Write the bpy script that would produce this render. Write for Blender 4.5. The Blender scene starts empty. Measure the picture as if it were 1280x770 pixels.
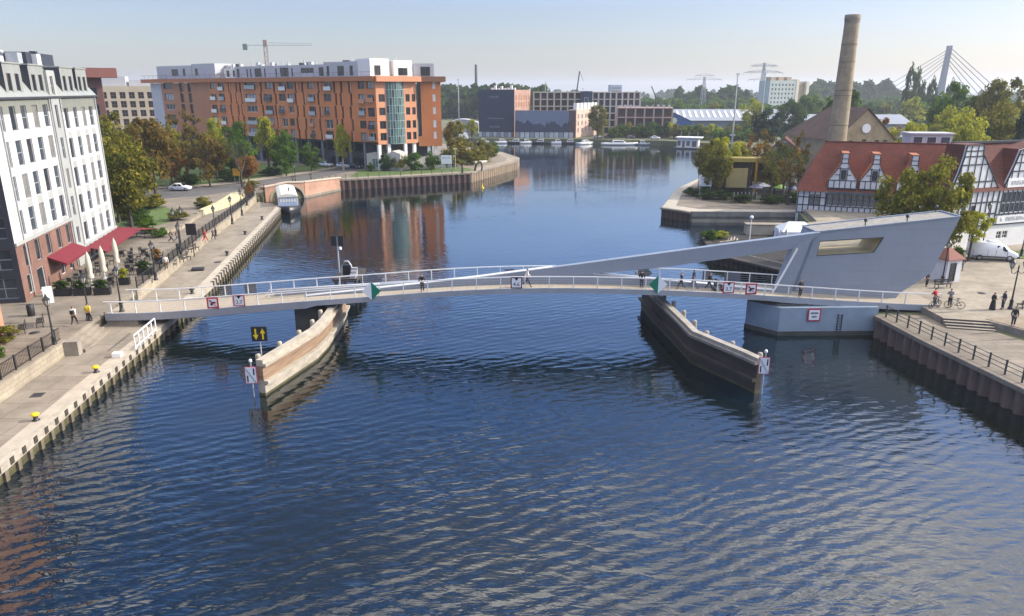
import bpy, math, random
import numpy as np
from mathutils import Vector, Matrix

# ------------------------------------------------------------------ camera, sky, sun, exposure
S = bpy.context.scene
COL = S.collection
R = math.radians
random.seed(7)
RNG = np.random.default_rng(11)
PITCH = math.atan(273 / 900.0)
cam_d = bpy.data.cameras.new('camera')
cam = bpy.data.objects.new('camera', cam_d)
COL.objects.link(cam)
cam.location = (0, 0, 22)
cam.rotation_euler = (math.pi / 2 - PITCH, 0, 0)
cam_d.sensor_width = 36
cam_d.lens = 36 * 900 / 1280.0
cam_d.clip_end = 20000
S.camera = cam
SUN_EL, SUN_AZ = R(30), R(82)          # azimuth clockwise from +Y
world = bpy.data.worlds.new('World')
S.world = world
world.use_nodes = True
wn = world.node_tree
wn.nodes.clear()
sky = wn.nodes.new('ShaderNodeTexSky')
sky.sky_type = 'NISHITA'
sky.sun_disc = False
sky.sun_elevation = SUN_EL
sky.sun_rotation = SUN_AZ
sky.altitude = 20
sky.air_density = 1.0
sky.dust_density = 1.0
sky.ozone_density = 2.2
bg = wn.nodes.new('ShaderNodeBackground')
bg.inputs['Strength'].default_value = 0.107
wo = wn.nodes.new('ShaderNodeOutputWorld')
tint = wn.nodes.new('ShaderNodeMix')               # the photograph's sky leans from cyan towards lavender blue
tint.data_type = 'RGBA'
tint.blend_type = 'MULTIPLY'
tint.inputs['Factor'].default_value = 1.0
tint.inputs['B'].default_value = (.955, .90, .965, 1)
wn.links.new(sky.outputs[0], tint.inputs['A'])
# the sky is palest at the horizon haze, boosted brighter and bluer above the view, darker overhead; unseen cirrus added sunward to light the water
wtc = wn.nodes.new('ShaderNodeTexCoord')
wsp = wn.nodes.new('ShaderNodeSeparateXYZ')
wn.links.new(wtc.outputs['Generated'], wsp.inputs[0])
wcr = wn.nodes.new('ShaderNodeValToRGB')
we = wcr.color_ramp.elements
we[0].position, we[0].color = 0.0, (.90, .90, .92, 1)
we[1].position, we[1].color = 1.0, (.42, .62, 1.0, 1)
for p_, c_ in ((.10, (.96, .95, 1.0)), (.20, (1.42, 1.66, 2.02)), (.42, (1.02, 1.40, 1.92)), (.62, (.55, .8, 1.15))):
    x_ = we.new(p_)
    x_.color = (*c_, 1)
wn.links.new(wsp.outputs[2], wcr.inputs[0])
wsm = wn.nodes.new('ShaderNodeMix')
wsm.data_type = 'RGBA'
wsm.blend_type = 'MULTIPLY'
wsm.inputs['Factor'].default_value = 1.0
wn.links.new(tint.outputs['Result'], wsm.inputs['A'])
wn.links.new(wcr.outputs[0], wsm.inputs['B'])
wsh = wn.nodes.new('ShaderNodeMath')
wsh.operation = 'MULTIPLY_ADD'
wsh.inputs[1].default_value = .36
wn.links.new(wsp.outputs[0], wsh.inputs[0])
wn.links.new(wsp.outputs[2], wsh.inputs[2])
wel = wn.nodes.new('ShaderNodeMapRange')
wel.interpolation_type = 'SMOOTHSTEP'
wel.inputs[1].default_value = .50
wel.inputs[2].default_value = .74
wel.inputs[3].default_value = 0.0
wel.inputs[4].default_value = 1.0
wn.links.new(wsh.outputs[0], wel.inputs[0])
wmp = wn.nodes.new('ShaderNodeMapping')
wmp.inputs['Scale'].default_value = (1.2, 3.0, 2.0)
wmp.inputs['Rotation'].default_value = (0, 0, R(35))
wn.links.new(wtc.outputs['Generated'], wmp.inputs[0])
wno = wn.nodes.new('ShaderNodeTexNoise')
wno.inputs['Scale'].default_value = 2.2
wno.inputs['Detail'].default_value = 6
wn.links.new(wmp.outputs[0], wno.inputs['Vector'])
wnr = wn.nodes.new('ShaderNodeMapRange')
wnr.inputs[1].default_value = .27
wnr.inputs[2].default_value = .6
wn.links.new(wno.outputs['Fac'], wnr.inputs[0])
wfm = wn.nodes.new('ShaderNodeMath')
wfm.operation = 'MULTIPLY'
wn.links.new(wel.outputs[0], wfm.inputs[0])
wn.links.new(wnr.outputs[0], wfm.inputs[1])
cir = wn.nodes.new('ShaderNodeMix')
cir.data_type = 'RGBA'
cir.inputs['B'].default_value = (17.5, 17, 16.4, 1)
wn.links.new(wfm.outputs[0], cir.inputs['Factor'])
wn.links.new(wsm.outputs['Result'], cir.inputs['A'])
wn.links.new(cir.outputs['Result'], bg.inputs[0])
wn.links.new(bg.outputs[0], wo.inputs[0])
sd = bpy.data.lights.new('sun', 'SUN')
sd.energy = 4.0
sd.angle = R(0.5)
sd.color = (1.0, 0.91, 0.77)
sun = bpy.data.objects.new('sun', sd)
COL.objects.link(sun)
_sv = Vector((math.sin(SUN_AZ) * math.cos(SUN_EL), math.cos(SUN_AZ) * math.cos(SUN_EL), math.sin(SUN_EL)))
sun.rotation_euler = _sv.to_track_quat('Z', 'Y').to_euler()
sun.location = _sv * 300
S.view_settings.view_transform = 'Standard'
S.view_settings.look = 'None'
S.view_settings.exposure = 0.62
S.view_settings.gamma = 1.0
S.view_settings.use_curve_mapping = False
S.render.engine = 'CYCLES'
S.cycles.max_bounces = 6
S.cycles.diffuse_bounces = 3
S.cycles.glossy_bounces = 3
S.cycles.transmission_bounces = 4
S.cycles.transparent_max_bounces = 6
S.cycles.volume_bounces = 0
S.cycles.caustics_reflective = False
S.cycles.caustics_refractive = False
S.cycles.sample_clamp_indirect = 4.0
S.cycles.use_denoising = True

# ------------------------------------------------------------------ materials
MATS = {}


def mat(name, col, rough=0.8, var=0.18, scale=0.6, metal=0.0, bump=0.0, bscale=8.0, stretch=None, fine=0.0, spec=0.5):
    """Principled with a noise that wears the colour unevenly (object space, metres)."""
    if name in MATS:
        return MATS[name]
    m = bpy.data.materials.new(name)
    m.use_nodes = True
    nt = m.node_tree
    p = nt.nodes['Principled BSDF']
    p.inputs['Roughness'].default_value = rough
    p.inputs['Metallic'].default_value = metal
    p.inputs['Specular IOR Level'].default_value = spec
    tc = nt.nodes.new('ShaderNodeTexCoord')
    src = tc.outputs['Object']
    if stretch:
        mp = nt.nodes.new('ShaderNodeMapping')
        mp.inputs['Scale'].default_value = stretch
        nt.links.new(src, mp.inputs[0])
        src = mp.outputs[0]
    n = nt.nodes.new('ShaderNodeTexNoise')
    n.inputs['Scale'].default_value = scale
    n.inputs['Detail'].default_value = 7
    n.inputs['Roughness'].default_value = 0.65
    nt.links.new(src, n.inputs['Vector'])
    cr = nt.nodes.new('ShaderNodeValToRGB')
    cr.color_ramp.elements[0].position = 0.3
    cr.color_ramp.elements[1].position = 0.7
    lo = [c * (1 - var) for c in col]
    hi = [min(1, c * (1 + var)) for c in col]
    cr.color_ramp.elements[0].color = (*lo, 1)
    cr.color_ramp.elements[1].color = (*hi, 1)
    nt.links.new(n.outputs['Fac'], cr.inputs[0])
    nt.links.new(cr.outputs[0], p.inputs['Base Color'])
    if bump:
        nb = nt.nodes.new('ShaderNodeTexNoise')
        nb.inputs['Scale'].default_value = bscale
        nb.inputs['Detail'].default_value = 4
        nt.links.new(src, nb.inputs['Vector'])
        b = nt.nodes.new('ShaderNodeBump')
        b.inputs['Strength'].default_value = bump
        b.inputs['Distance'].default_value = 0.1
        nt.links.new(nb.outputs['Fac'], b.inputs['Height'])
        nt.links.new(b.outputs[0], p.inputs['Normal'])
    MATS[name] = m
    return m


def brick_mat(name, c1, c2, mortar, bw=0.5, bh=0.16, ms=0.02, horiz=False, rough=0.9, bump=0.3, stain=(.66, 1.24)):
    """bricks, tiles, paving or planks; vertical walls use (x+y, z)."""
    if name in MATS:
        return MATS[name]
    m = bpy.data.materials.new(name)
    m.use_nodes = True
    nt = m.node_tree
    p = nt.nodes['Principled BSDF']
    p.inputs['Roughness'].default_value = rough
    tc = nt.nodes.new('ShaderNodeTexCoord')
    vec = tc.outputs['Object']
    if not horiz:
        sp = nt.nodes.new('ShaderNodeSeparateXYZ')
        nt.links.new(vec, sp.inputs[0])
        ad = nt.nodes.new('ShaderNodeMath')
        nt.links.new(sp.outputs[0], ad.inputs[0])
        nt.links.new(sp.outputs[1], ad.inputs[1])
        cb = nt.nodes.new('ShaderNodeCombineXYZ')
        nt.links.new(ad.outputs[0], cb.inputs[0])
        nt.links.new(sp.outputs[2], cb.inputs[1])
        bvec = cb.outputs[0]
    else:
        bvec = vec
    b = nt.nodes.new('ShaderNodeTexBrick')
    b.inputs['Scale'].default_value = 1.0
    b.inputs['Brick Width'].default_value = bw
    b.inputs['Row Height'].default_value = bh
    b.inputs['Mortar Size'].default_value = ms
    b.inputs['Color1'].default_value = (*c1, 1)
    b.inputs['Color2'].default_value = (*c2, 1)
    b.inputs['Mortar'].default_value = (*mortar, 1)
    nt.links.new(bvec, b.inputs['Vector'])
    n = nt.nodes.new('ShaderNodeTexNoise')
    n.inputs['Scale'].default_value = 0.35
    n.inputs['Detail'].default_value = 8
    n.inputs['Roughness'].default_value = 0.7
    nt.links.new(vec, n.inputs['Vector'])
    mr = nt.nodes.new('ShaderNodeMapRange')
    mr.inputs[1].default_value = 0.3
    mr.inputs[2].default_value = 0.7
    mr.inputs[3].default_value = stain[0]
    mr.inputs[4].default_value = stain[1]
    nt.links.new(n.outputs['Fac'], mr.inputs[0])
    mx = nt.nodes.new('ShaderNodeVectorMath')
    mx.operation = 'SCALE'
    nt.links.new(b.outputs['Color'], mx.inputs[0])
    nt.links.new(mr.outputs[0], mx.inputs['Scale'])
    nt.links.new(mx.outputs[0], p.inputs['Base Color'])
    if bump:
        bp = nt.nodes.new('ShaderNodeBump')
        bp.inputs['Strength'].default_value = bump
        bp.inputs['Distance'].default_value = 0.03
        bp.invert = True
        nt.links.new(b.outputs['Fac'], bp.inputs['Height'])
        nt.links.new(bp.outputs[0], p.inputs['Normal'])
    MATS[name] = m
    return m


def leaf_mat(name, cols, trans=0.45):
    """foliage: each leaf clump picks its own tone."""
    if name in MATS:
        return MATS[name]
    m = bpy.data.materials.new(name)
    m.use_nodes = True
    nt = m.node_tree
    nt.nodes.clear()
    g = nt.nodes.new('ShaderNodeNewGeometry')
    tc = nt.nodes.new('ShaderNodeTexCoord')
    n = nt.nodes.new('ShaderNodeTexNoise')
    n.inputs['Scale'].default_value = 4.0
    n.inputs['Detail'].default_value = 3
    nt.links.new(tc.outputs['Object'], n.inputs['Vector'])
    a = nt.nodes.new('ShaderNodeMath')
    a.operation = 'MULTIPLY_ADD'
    a.inputs[1].default_value = 0.55
    nt.links.new(g.outputs['Random Per Island'], a.inputs[0])
    s2 = nt.nodes.new('ShaderNodeMath')
    s2.operation = 'MULTIPLY_ADD'
    s2.inputs[1].default_value = 1.5
    s2.inputs[2].default_value = -0.52
    nt.links.new(n.outputs['Fac'], s2.inputs[0])
    nt.links.new(s2.outputs[0], a.inputs[2])
    cr = nt.nodes.new('ShaderNodeValToRGB')
    e = cr.color_ramp.elements
    e[0].color = (*cols[0], 1)
    e[1].color = (*cols[-1], 1)
    for i, c in enumerate(cols[1:-1]):
        x = e.new((i + 1) / (len(cols) - 1))
        x.color = (*c, 1)
    nt.links.new(a.outputs[0], cr.inputs[0])
    d = nt.nodes.new('ShaderNodeBsdfDiffuse')
    t = nt.nodes.new('ShaderNodeBsdfTranslucent')
    mx = nt.nodes.new('ShaderNodeMixShader')
    mx.inputs[0].default_value = trans
    nt.links.new(cr.outputs[0], d.inputs[0])
    nt.links.new(cr.outputs[0], t.inputs[0])
    nt.links.new(d.outputs[0], mx.inputs[1])
    nt.links.new(t.outputs[0], mx.inputs[2])
    o = nt.nodes.new('ShaderNodeOutputMaterial')
    nt.links.new(mx.outputs[0], o.inputs[0])
    MATS[name] = m
    return m


# ------------------------------------------------------------------ mesh helpers
class MB:
    def __init__(s):
        s.v, s.f, s.m, s.sm = [], [], [], []

    def add(s, vs, fs, mi=0, M=None, smooth=False):
        o = len(s.v)
        if M is not None:
            vs = [M @ Vector(v) for v in vs]
        s.v += [tuple(v) for v in vs]
        for f in fs:
            s.f.append(tuple(i + o for i in f))
            s.m.append(mi)
            s.sm.append(smooth)
        return s

    def box(s, x0, y0, z0, x1, y1, z1, mi=0, M=None):
        v = [(x0, y0, z0), (x1, y0, z0), (x1, y1, z0), (x0, y1, z0), (x0, y0, z1), (x1, y0, z1), (x1, y1, z1), (x0, y1, z1)]
        return s.add(v, [(0, 3, 2, 1), (4, 5, 6, 7), (0, 1, 5, 4), (1, 2, 6, 5), (2, 3, 7, 6), (3, 0, 4, 7)], mi, M)

    def cbox(s, cx, cy, cz, w, d, h, mi=0, M=None):
        return s.box(cx - w / 2, cy - d / 2, cz, cx + w / 2, cy + d / 2, cz + h, mi, M)

    def bar(s, p, q, w, h=None, mi=0, M=None):
        h = h or w
        p, q = Vector(p), Vector(q)
        t = (q - p).normalized()
        up = Vector((0, 0, 1)) if abs(t.z) < 0.98 else Vector((0, 1, 0))
        a = t.cross(up).normalized()
        b = a.cross(t)
        vs = []
        for c in (p, q):
            for i, j in ((-1, -1), (1, -1), (1, 1), (-1, 1)):
                vs.append(c + a * (i * w / 2) + b * (j * h / 2))
        return s.add(vs, [(0, 1, 2, 3), (7, 6, 5, 4), (0, 4, 5, 1), (1, 5, 6, 2), (2, 6, 7, 3), (3, 7, 4, 0)], mi, M)

    def tube(s, pts, r, n=6, mi=0, M=None, smooth=True):
        pts = [Vector(p) for p in pts]
        rs = r if isinstance(r, (list, tuple)) else [r] * len(pts)
        vs, fs = [], []
        for i, p in enumerate(pts):
            t = (pts[min(i + 1, len(pts) - 1)] - pts[max(i - 1, 0)]).normalized()
            up = Vector((0, 0, 1)) if abs(t.z) < 0.9 else Vector((1, 0, 0))
            a = t.cross(up).normalized()
            b = t.cross(a)
            for k in range(n):
                an = 2 * math.pi * k / n
                vs.append(p + (a * math.cos(an) + b * math.sin(an)) * rs[i])
        for i in range(len(pts) - 1):
            for k in range(n):
                k2 = (k + 1) % n
                fs.append((i * n + k, i * n + k2, (i + 1) * n + k2, (i + 1) * n + k))
        s.add(vs, fs, mi, M, smooth)
        L = len(pts) - 1
        s.add([vs[k] for k in range(n)], [tuple(range(n))], mi, M)
        s.add([vs[L * n + k] for k in range(n)], [tuple(reversed(range(n)))], mi, M)
        return s

    def lathe(s, prof, c=(0, 0, 0), n=12, mi=0, M=None, smooth=True):
        vs, fs = [], []
        for r, z in prof:
            for k in range(n):
                a = 2 * math.pi * (k + .5) / n
                vs.append((c[0] + r * math.cos(a), c[1] + r * math.sin(a), c[2] + z))
        for i in range(len(prof) - 1):
            for k in range(n):
                k2 = (k + 1) % n
                fs.append((i * n + k, i * n + k2, (i + 1) * n + k2, (i + 1) * n + k))
        s.add(vs, fs, mi, M, smooth)
        s.add(vs[:n], [tuple(reversed(range(n)))], mi, M)
        s.add(vs[-n:], [tuple(range(n))], mi, M)
        return s

    def prism(s, poly, z0, z1, mi=0, mt=None, M=None, bottom=True):
        n = len(poly)
        a = sum(poly[i][0] * poly[(i + 1) % n][1] - poly[(i + 1) % n][0] * poly[i][1] for i in range(n))
        if a < 0:
            poly = poly[::-1]
        vs = [(p[0], p[1], z0) for p in poly] + [(p[0], p[1], z1) for p in poly]
        s.add(vs, [(i, (i + 1) % n, n + (i + 1) % n, n + i) for i in range(n)], mi, M)
        s.add(vs, [tuple(range(n, 2 * n))], mi if mt is None else mt, M)
        if bottom:
            s.add(vs, [tuple(reversed(range(n)))], mi, M)
        return s

    def extr(s, poly, vec, mi=0, M=None):
        """planar 3-D polygon pushed along vec"""
        n = len(poly)
        vec = Vector(vec)
        P = [Vector(p) for p in poly]
        nrm = Vector((0, 0, 0))
        for i in range(n):
            nrm += P[i].cross(P[(i + 1) % n])
        if nrm.dot(vec) > 0:
            P.reverse()
        vs = P + [p + vec for p in P]
        fs = [tuple(range(n)), tuple(reversed(range(n, 2 * n)))]
        fs += [((i + 1) % n, i, n + i, n + (i + 1) % n) for i in range(n)]
        return s.add(vs, fs, mi, M)

    def build(s, name, mats, parent=None, loc=None, rz=0.0, bevel=0.0):
        me = bpy.data.meshes.new(name)
        me.from_pydata(s.v, [], s.f)
        if not isinstance(mats, (list, tuple)):
            mats = [mats]
        for m in mats:
            me.materials.append(m)
        me.polygons.foreach_set('material_index', s.m)
        me.polygons.foreach_set('use_smooth', s.sm)
        me.update()
        o = bpy.data.objects.new(name, me)
        COL.objects.link(o)
        if parent is not None:
            o.parent = parent
        if loc is not None:
            o.location = loc
        o.rotation_euler.z = rz
        if bevel:
            b = o.modifiers.new('bevel', 'BEVEL')
            b.width = bevel
            b.segments = 1
            b.limit_method = 'ANGLE'
        return o


def tag(o, label=None, cat=None, group=None, kind=None):
    if label:
        o['label'] = label
    if cat:
        o['category'] = cat
    if group:
        o['group'] = group
    if kind:
        o['kind'] = kind
    return o


def thing(name, label, cat, loc=(0, 0, 0), rz=0.0, group=None):
    o = bpy.data.objects.new(name, None)
    COL.objects.link(o)
    o.empty_display_size = 0.3
    o.location = loc
    o.rotation_euler.z = rz
    return tag(o, label, cat, group)


def struct(name, mb, mats):
    return tag(mb.build(name, mats), kind='structure')


def inst(src, parent, M=None, name=None):
    """another object sharing src's mesh"""
    o = src.copy()
    COL.objects.link(o)
    o.parent = parent
    if M is not None:
        o.matrix_local = M
    return o


KIDS = {}


def copy_tree(src, loc=None, rz=None, label=None, group=None, scale=None):
    def rec(o, par):
        c = o.copy()
        COL.objects.link(c)
        if par is not None:
            c.parent = par
        for k in list(o.children):
            rec(k, c)
        return c
    c = rec(src, None)
    if loc is not None:
        c.location = loc
    if rz is not None:
        c.rotation_euler.z = rz
    if scale is not None:
        c.scale = scale if isinstance(scale, (tuple, list)) else (scale,) * 3
    if label:
        c['label'] = label
    if group:
        c['group'] = group
    return c


def TM(x, y, z, rz=0.0):
    return Matrix.Translation((x, y, z)) @ Matrix.Rotation(rz, 4, 'Z')


def offset_poly(poly, d):
    """grow (d>0) a counter-clockwise polygon"""
    n = len(poly)
    a = sum(poly[i][0] * poly[(i + 1) % n][1] - poly[(i + 1) % n][0] * poly[i][1] for i in range(n))
    P = [Vector((p[0], p[1])) for p in (poly if a > 0 else poly[::-1])]
    out = []
    for i in range(n):
        e0 = (P[i] - P[i - 1]).normalized()
        e1 = (P[(i + 1) % n] - P[i]).normalized()
        n0, n1 = Vector((e0.y, -e0.x)), Vector((e1.y, -e1.x))
        b = (n0 + n1)
        b = b / max(0.35, b.length_squared / 2) if b.length > 1e-6 else n0
        out.append(tuple(P[i] + b * d))
    return out


def along(pts, step, start=0.0):
    """points every step metres along a polyline, with heading"""
    out = []
    acc = start
    for i in range(len(pts) - 1):
        p, q = Vector(pts[i]), Vector(pts[i + 1])
        L = (q - p).length
        while acc <= L:
            out.append((p + (q - p) * (acc / L), math.atan2((q - p).y, (q - p).x)))
            acc += step
        acc -= L
    return out


def interp(x, tab):
    if x <= tab[0][0]:
        return tab[0][1]
    for (a, za), (b, zb) in zip(tab, tab[1:]):
        if x <= b:
            return za + (zb - za) * (x - a) / (b - a)
    return tab[-1][1]


# ---- facade wall with real openings, local frame: u along +x, outside = -y
def facade(mb, W, z0, z1, rects, depth=0.22, mi=0, M=None, mr=None, u0=0.0):
    us = sorted({u0, W} | {round(r[0], 3) for r in rects} | {round(r[2], 3) for r in rects})
    zs = sorted({z0, z1} | {round(r[1], 3) for r in rects} | {round(r[3], 3) for r in rects})
    us = [u for u in us if u0 <= u <= W]
    zs = [z for z in zs if z0 <= z <= z1]
    for i in range(len(us) - 1):
        for j in range(len(zs) - 1):
            cu, cz = (us[i] + us[i + 1]) / 2, (zs[j] + zs[j + 1]) / 2
            if any(r[0] < cu < r[2] and r[1] < cz < r[3] for r in rects):
                continue
            mb.add([(us[i], 0, zs[j]), (us[i + 1], 0, zs[j]), (us[i + 1], 0, zs[j + 1]), (us[i], 0, zs[j + 1])], [(0, 1, 2, 3)], mi, M)
    for r in rects:
        a, b, c, d = r[0], max(r[1], z0), r[2], min(r[3], z1)
        if d <= b or c <= u0 or a >= W:
            continue
        q = mr if mr is not None else mi
        F = [(1, 5, 6, 2), (3, 7, 4, 0)]
        if r[1] >= z0:
            F.append((0, 4, 5, 1))
        if r[3] <= z1:
            F.append((2, 6, 7, 3))
        mb.add([(a, 0, b), (c, 0, b), (c, 0, d), (a, 0, d), (a, depth, b), (c, depth, b), (c, depth, d), (a, depth, d)],
               F, q, M)


WINS = {}


def window(w, h, frame, glass, cols=1, rows=1, fw=0.07, name='window', split=True):
    """template window (origin lower left, outside -y). returns (frame_obj, pane_obj or None) meshes cached"""
    key = (round(w, 2), round(h, 2), frame.name, glass.name, cols, rows, name, split)
    if key in WINS:
        return WINS[key]
    mb = MB()
    d0, d1 = -0.03, 0.05
    mb.box(0, d0, 0, fw, d1, h)
    mb.box(w - fw, d0, 0, w, d1, h)
    mb.box(fw, d0, 0, w - fw, d1, fw)
    mb.box(fw, d0, h - fw, w - fw, d1, h)
    for i in range(1, cols):
        mb.box(w * i / cols - fw / 2, d0 + .005, fw, w * i / cols + fw / 2, d1, h - fw)
    for j in range(1, rows):
        mb.box(fw, d0 + .008, h * j / rows - fw / 2, w - fw, d1 - .003, h * j / rows + fw / 2)
    gb = mb if not split else MB()
    gm = 1 if not split else 0
    gb.add([(fw * .5, 0.02, fw * .5), (w - fw * .5, 0.02, fw * .5), (w - fw * .5, 0.02, h - fw * .5), (fw * .5, 0.02, h - fw * .5)], [(0, 1, 2, 3)], gm)

    def me(b, nm, mats):
        m = bpy.data.meshes.new(nm)
        m.from_pydata(b.v, [], b.f)
        for x in mats:
            m.materials.append(x)
        m.polygons.foreach_set('material_index', b.m)
        m.update()
        return m
    r = (me(mb, name, [frame] if split else [frame, glass]), me(gb, 'pane', [glass]) if split else None)
    WINS[key] = r
    return r


def put_window(parent, M, rect, frame, glass, depth=0.16, cols=1, rows=1, fw=0.07, name='window', split=True):
    f, p = window(rect[2] - rect[0], rect[3] - rect[1], frame, glass, cols, rows, fw, name, split)
    o = bpy.data.objects.new(name, f)
    COL.objects.link(o)
    o.parent = parent
    o.matrix_local = M @ Matrix.Translation((rect[0], depth, rect[1]))
    if p is not None:
        q = bpy.data.objects.new('pane', p)
        COL.objects.link(q)
        q.parent = o
    return o
# ------------------------------------------------------------------ palette
PAVE = brick_mat('paving_slabs', (.225, .19, .148), (.195, .163, .127), (.13, .11, .088), 1.2, .8, .02, True)
PLAZA = brick_mat('plaza_paving', (.31, .265, .205), (.27, .232, .18), (.18, .155, .122), .9, .6, .015, True)
CONC = brick_mat('quay_concrete', (.26, .222, .175), (.235, .20, .156), (.155, .133, .105), 3.2, 2.4, .035, True, .9, .15)
CONCD = mat('weathered_concrete', (.27, .24, .20), .9, .3, .6, bump=.3)
STONE = brick_mat('pale_stone', (.38, .325, .24), (.32, .27, .20), (.23, .19, .14), .9, .35, .02)
ASPH = mat('asphalt', (.10, .095, .095), .9, .2, .8)
GRASS = mat('lawn', (.085, .13, .03), .95, .35, 1.2, bump=.5, bscale=14)
EARTH = mat('rough_ground', (.11, .115, .06), .95, .35, .05)
SHEET = mat('rusty_sheet_piling', (.085, .05, .042), .7, .4, .8, stretch=(1, 1, .35))
SHEETB = mat('brown_sheet_piling', (.15, .10, .075), .75, .35, .8, stretch=(1, 1, .35))
TIMB = mat('pale_weathered_timber', (.385, .34, .275), .85, .28, 1.2, stretch=(1, 1, 3))
TIMBD = mat('dark_wet_timber', (.045, .036, .028), .7, .4, 1.0)
ALGAE = mat('algae_band', (.075, .07, .03), .6, .4, 1.0)
BLACK = mat('black_iron', (.018, .018, .02), .5, .2, 2)
WHITE = mat('white_paint', (.78, .78, .77), .5, .06, 1.0)
STEEL = mat('brushed_steel', (.55, .56, .58), .35, .1, 2, metal=.7)
GALV = mat('galvanised_steel', (.42, .43, .44), .5, .12, 2, metal=.3)
GLASS = mat('window_glass', (.022, .027, .036), .06, .3, .15, spec=.7)
GLASSB = mat('bluish_window_glass', (.05, .065, .085), .06, .4, .1, spec=.7)
DARKG = mat('dark_grey_metal', (.045, .048, .055), .5, .15, 1)

# ------------------------------------------------------------------ water
def water_material():
    m = bpy.data.materials.new('river_water')
    m.use_nodes = True
    nt = m.node_tree
    p = nt.nodes['Principled BSDF']
    p.inputs['Base Color'].default_value = (.0012, .008, .016, 1)
    p.inputs['Roughness'].default_value = .045
    p.inputs['IOR'].default_value = 1.9
    tc = nt.nodes.new('ShaderNodeTexCoord')

    def noise(scale, stretch, rot, det, dist):
        mp = nt.nodes.new('ShaderNodeMapping')
        mp.inputs['Rotation'].default_value = (0, 0, R(rot))
        mp.inputs['Scale'].default_value = stretch
        nt.links.new(tc.outputs['Object'], mp.inputs[0])
        n = nt.nodes.new('ShaderNodeTexNoise')
        n.inputs['Scale'].default_value = scale
        n.inputs['Detail'].default_value = det
        n.inputs['Roughness'].default_value = .5
        n.inputs['Distortion'].default_value = dist
        nt.links.new(mp.outputs[0], n.inputs['Vector'])
        return n.outputs['Fac']
    a = noise(.52, (.75, 1.7, 1), 10, 3, .5)
    b = noise(1.25, (.6, 1.5, 1), -14, 3, .7)
    c = noise(.055, (1, 1, 1), 20, 2, .3)

    def mul(x, k):
        q = nt.nodes.new('ShaderNodeMath')
        q.operation = 'MULTIPLY'
        nt.links.new(x, q.inputs[0])
        if isinstance(k, float):
            q.inputs[1].default_value = k
        else:
            nt.links.new(k, q.inputs[1])
        return q.outputs[0]

    def add(x, y):
        q = nt.nodes.new('ShaderNodeMath')
        nt.links.new(x, q.inputs[0])
        nt.links.new(y, q.inputs[1])
        return q.outputs[0]
    # calmer and rougher patches
    mr = nt.nodes.new('ShaderNodeMapRange')
    mr.inputs[1].default_value = .35
    mr.inputs[2].default_value = .65
    mr.inputs[3].default_value = .35
    mr.inputs[4].default_value = 1.45
    nt.links.new(c, mr.inputs[0])
    sp = nt.nodes.new('ShaderNodeSeparateXYZ')
    nt.links.new(tc.outputs['Object'], sp.inputs[0])
    # the breeze reaches the open reach in front of the footbridge and dies out in the lee beyond it
    my = nt.nodes.new('ShaderNodeFloatCurve')
    sc_ = nt.nodes.new('ShaderNodeMath')
    sc_.operation = 'DIVIDE'
    sc_.use_clamp = True
    sc_.inputs[1].default_value = 200
    nt.links.new(sp.outputs[1], sc_.inputs[0])
    cv = my.mapping.curves[0]
    cv.points[0].location = (0, 1.0)
    cv.points[1].location = (1, .11)
    for x_, y_ in ((.19, .78), (.24, .36), (.33, .29), (.5, .17)):
        cv.points.new(x_, y_)
    my.mapping.update()
    nt.links.new(sc_.outputs[0], my.inputs['Value'])
    d = noise(3.4, (.7, 1.3, 1), 25, 2, .4)
    wm = nt.nodes.new('ShaderNodeMapping')
    wm.inputs['Rotation'].default_value = (0, 0, R(62))
    nt.links.new(tc.outputs['Object'], wm.inputs[0])
    wv = nt.nodes.new('ShaderNodeTexWave')              # a short swell running up the river
    wv.inputs['Scale'].default_value = .33
    wv.inputs['Distortion'].default_value = 7
    wv.inputs['Detail'].default_value = 3
    wv.inputs['Detail Scale'].default_value = .7
    nt.links.new(wm.outputs[0], wv.inputs['Vector'])
    wcr_ = nt.nodes.new('ShaderNodeValToRGB')           # murkier green brown water in places
    wcr_.color_ramp.elements[0].position, wcr_.color_ramp.elements[0].color = .36, (.0062, .0088, .0052, 1)
    wcr_.color_ramp.elements[1].position, wcr_.color_ramp.elements[1].color = .6, (.001, .008, .0165, 1)
    nt.links.new(c, wcr_.inputs[0])
    nt.links.new(wcr_.outputs[0], p.inputs['Base Color'])
    h = mul(mul(add(add(add(mul(a, .34), mul(b, .15)), mul(d, .035)), mul(wv.outputs['Fac'], .07)), mr.outputs[0]), my.outputs[0])
    bp = nt.nodes.new('ShaderNodeBump')
    bp.inputs['Strength'].default_value = 1.0
    bp.inputs['Distance'].default_value = .42
    nt.links.new(h, bp.inputs['Height'])
    nt.links.new(bp.outputs[0], p.inputs['Normal'])
    return m


WATER = water_material()
w = MB()
w.add([(-6000, -400, 0), (6000, -400, 0), (6000, 6000, 0), (-6000, 6000, 0)], [(0, 1, 2, 3)])
struct('river_water', w, WATER)

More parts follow.
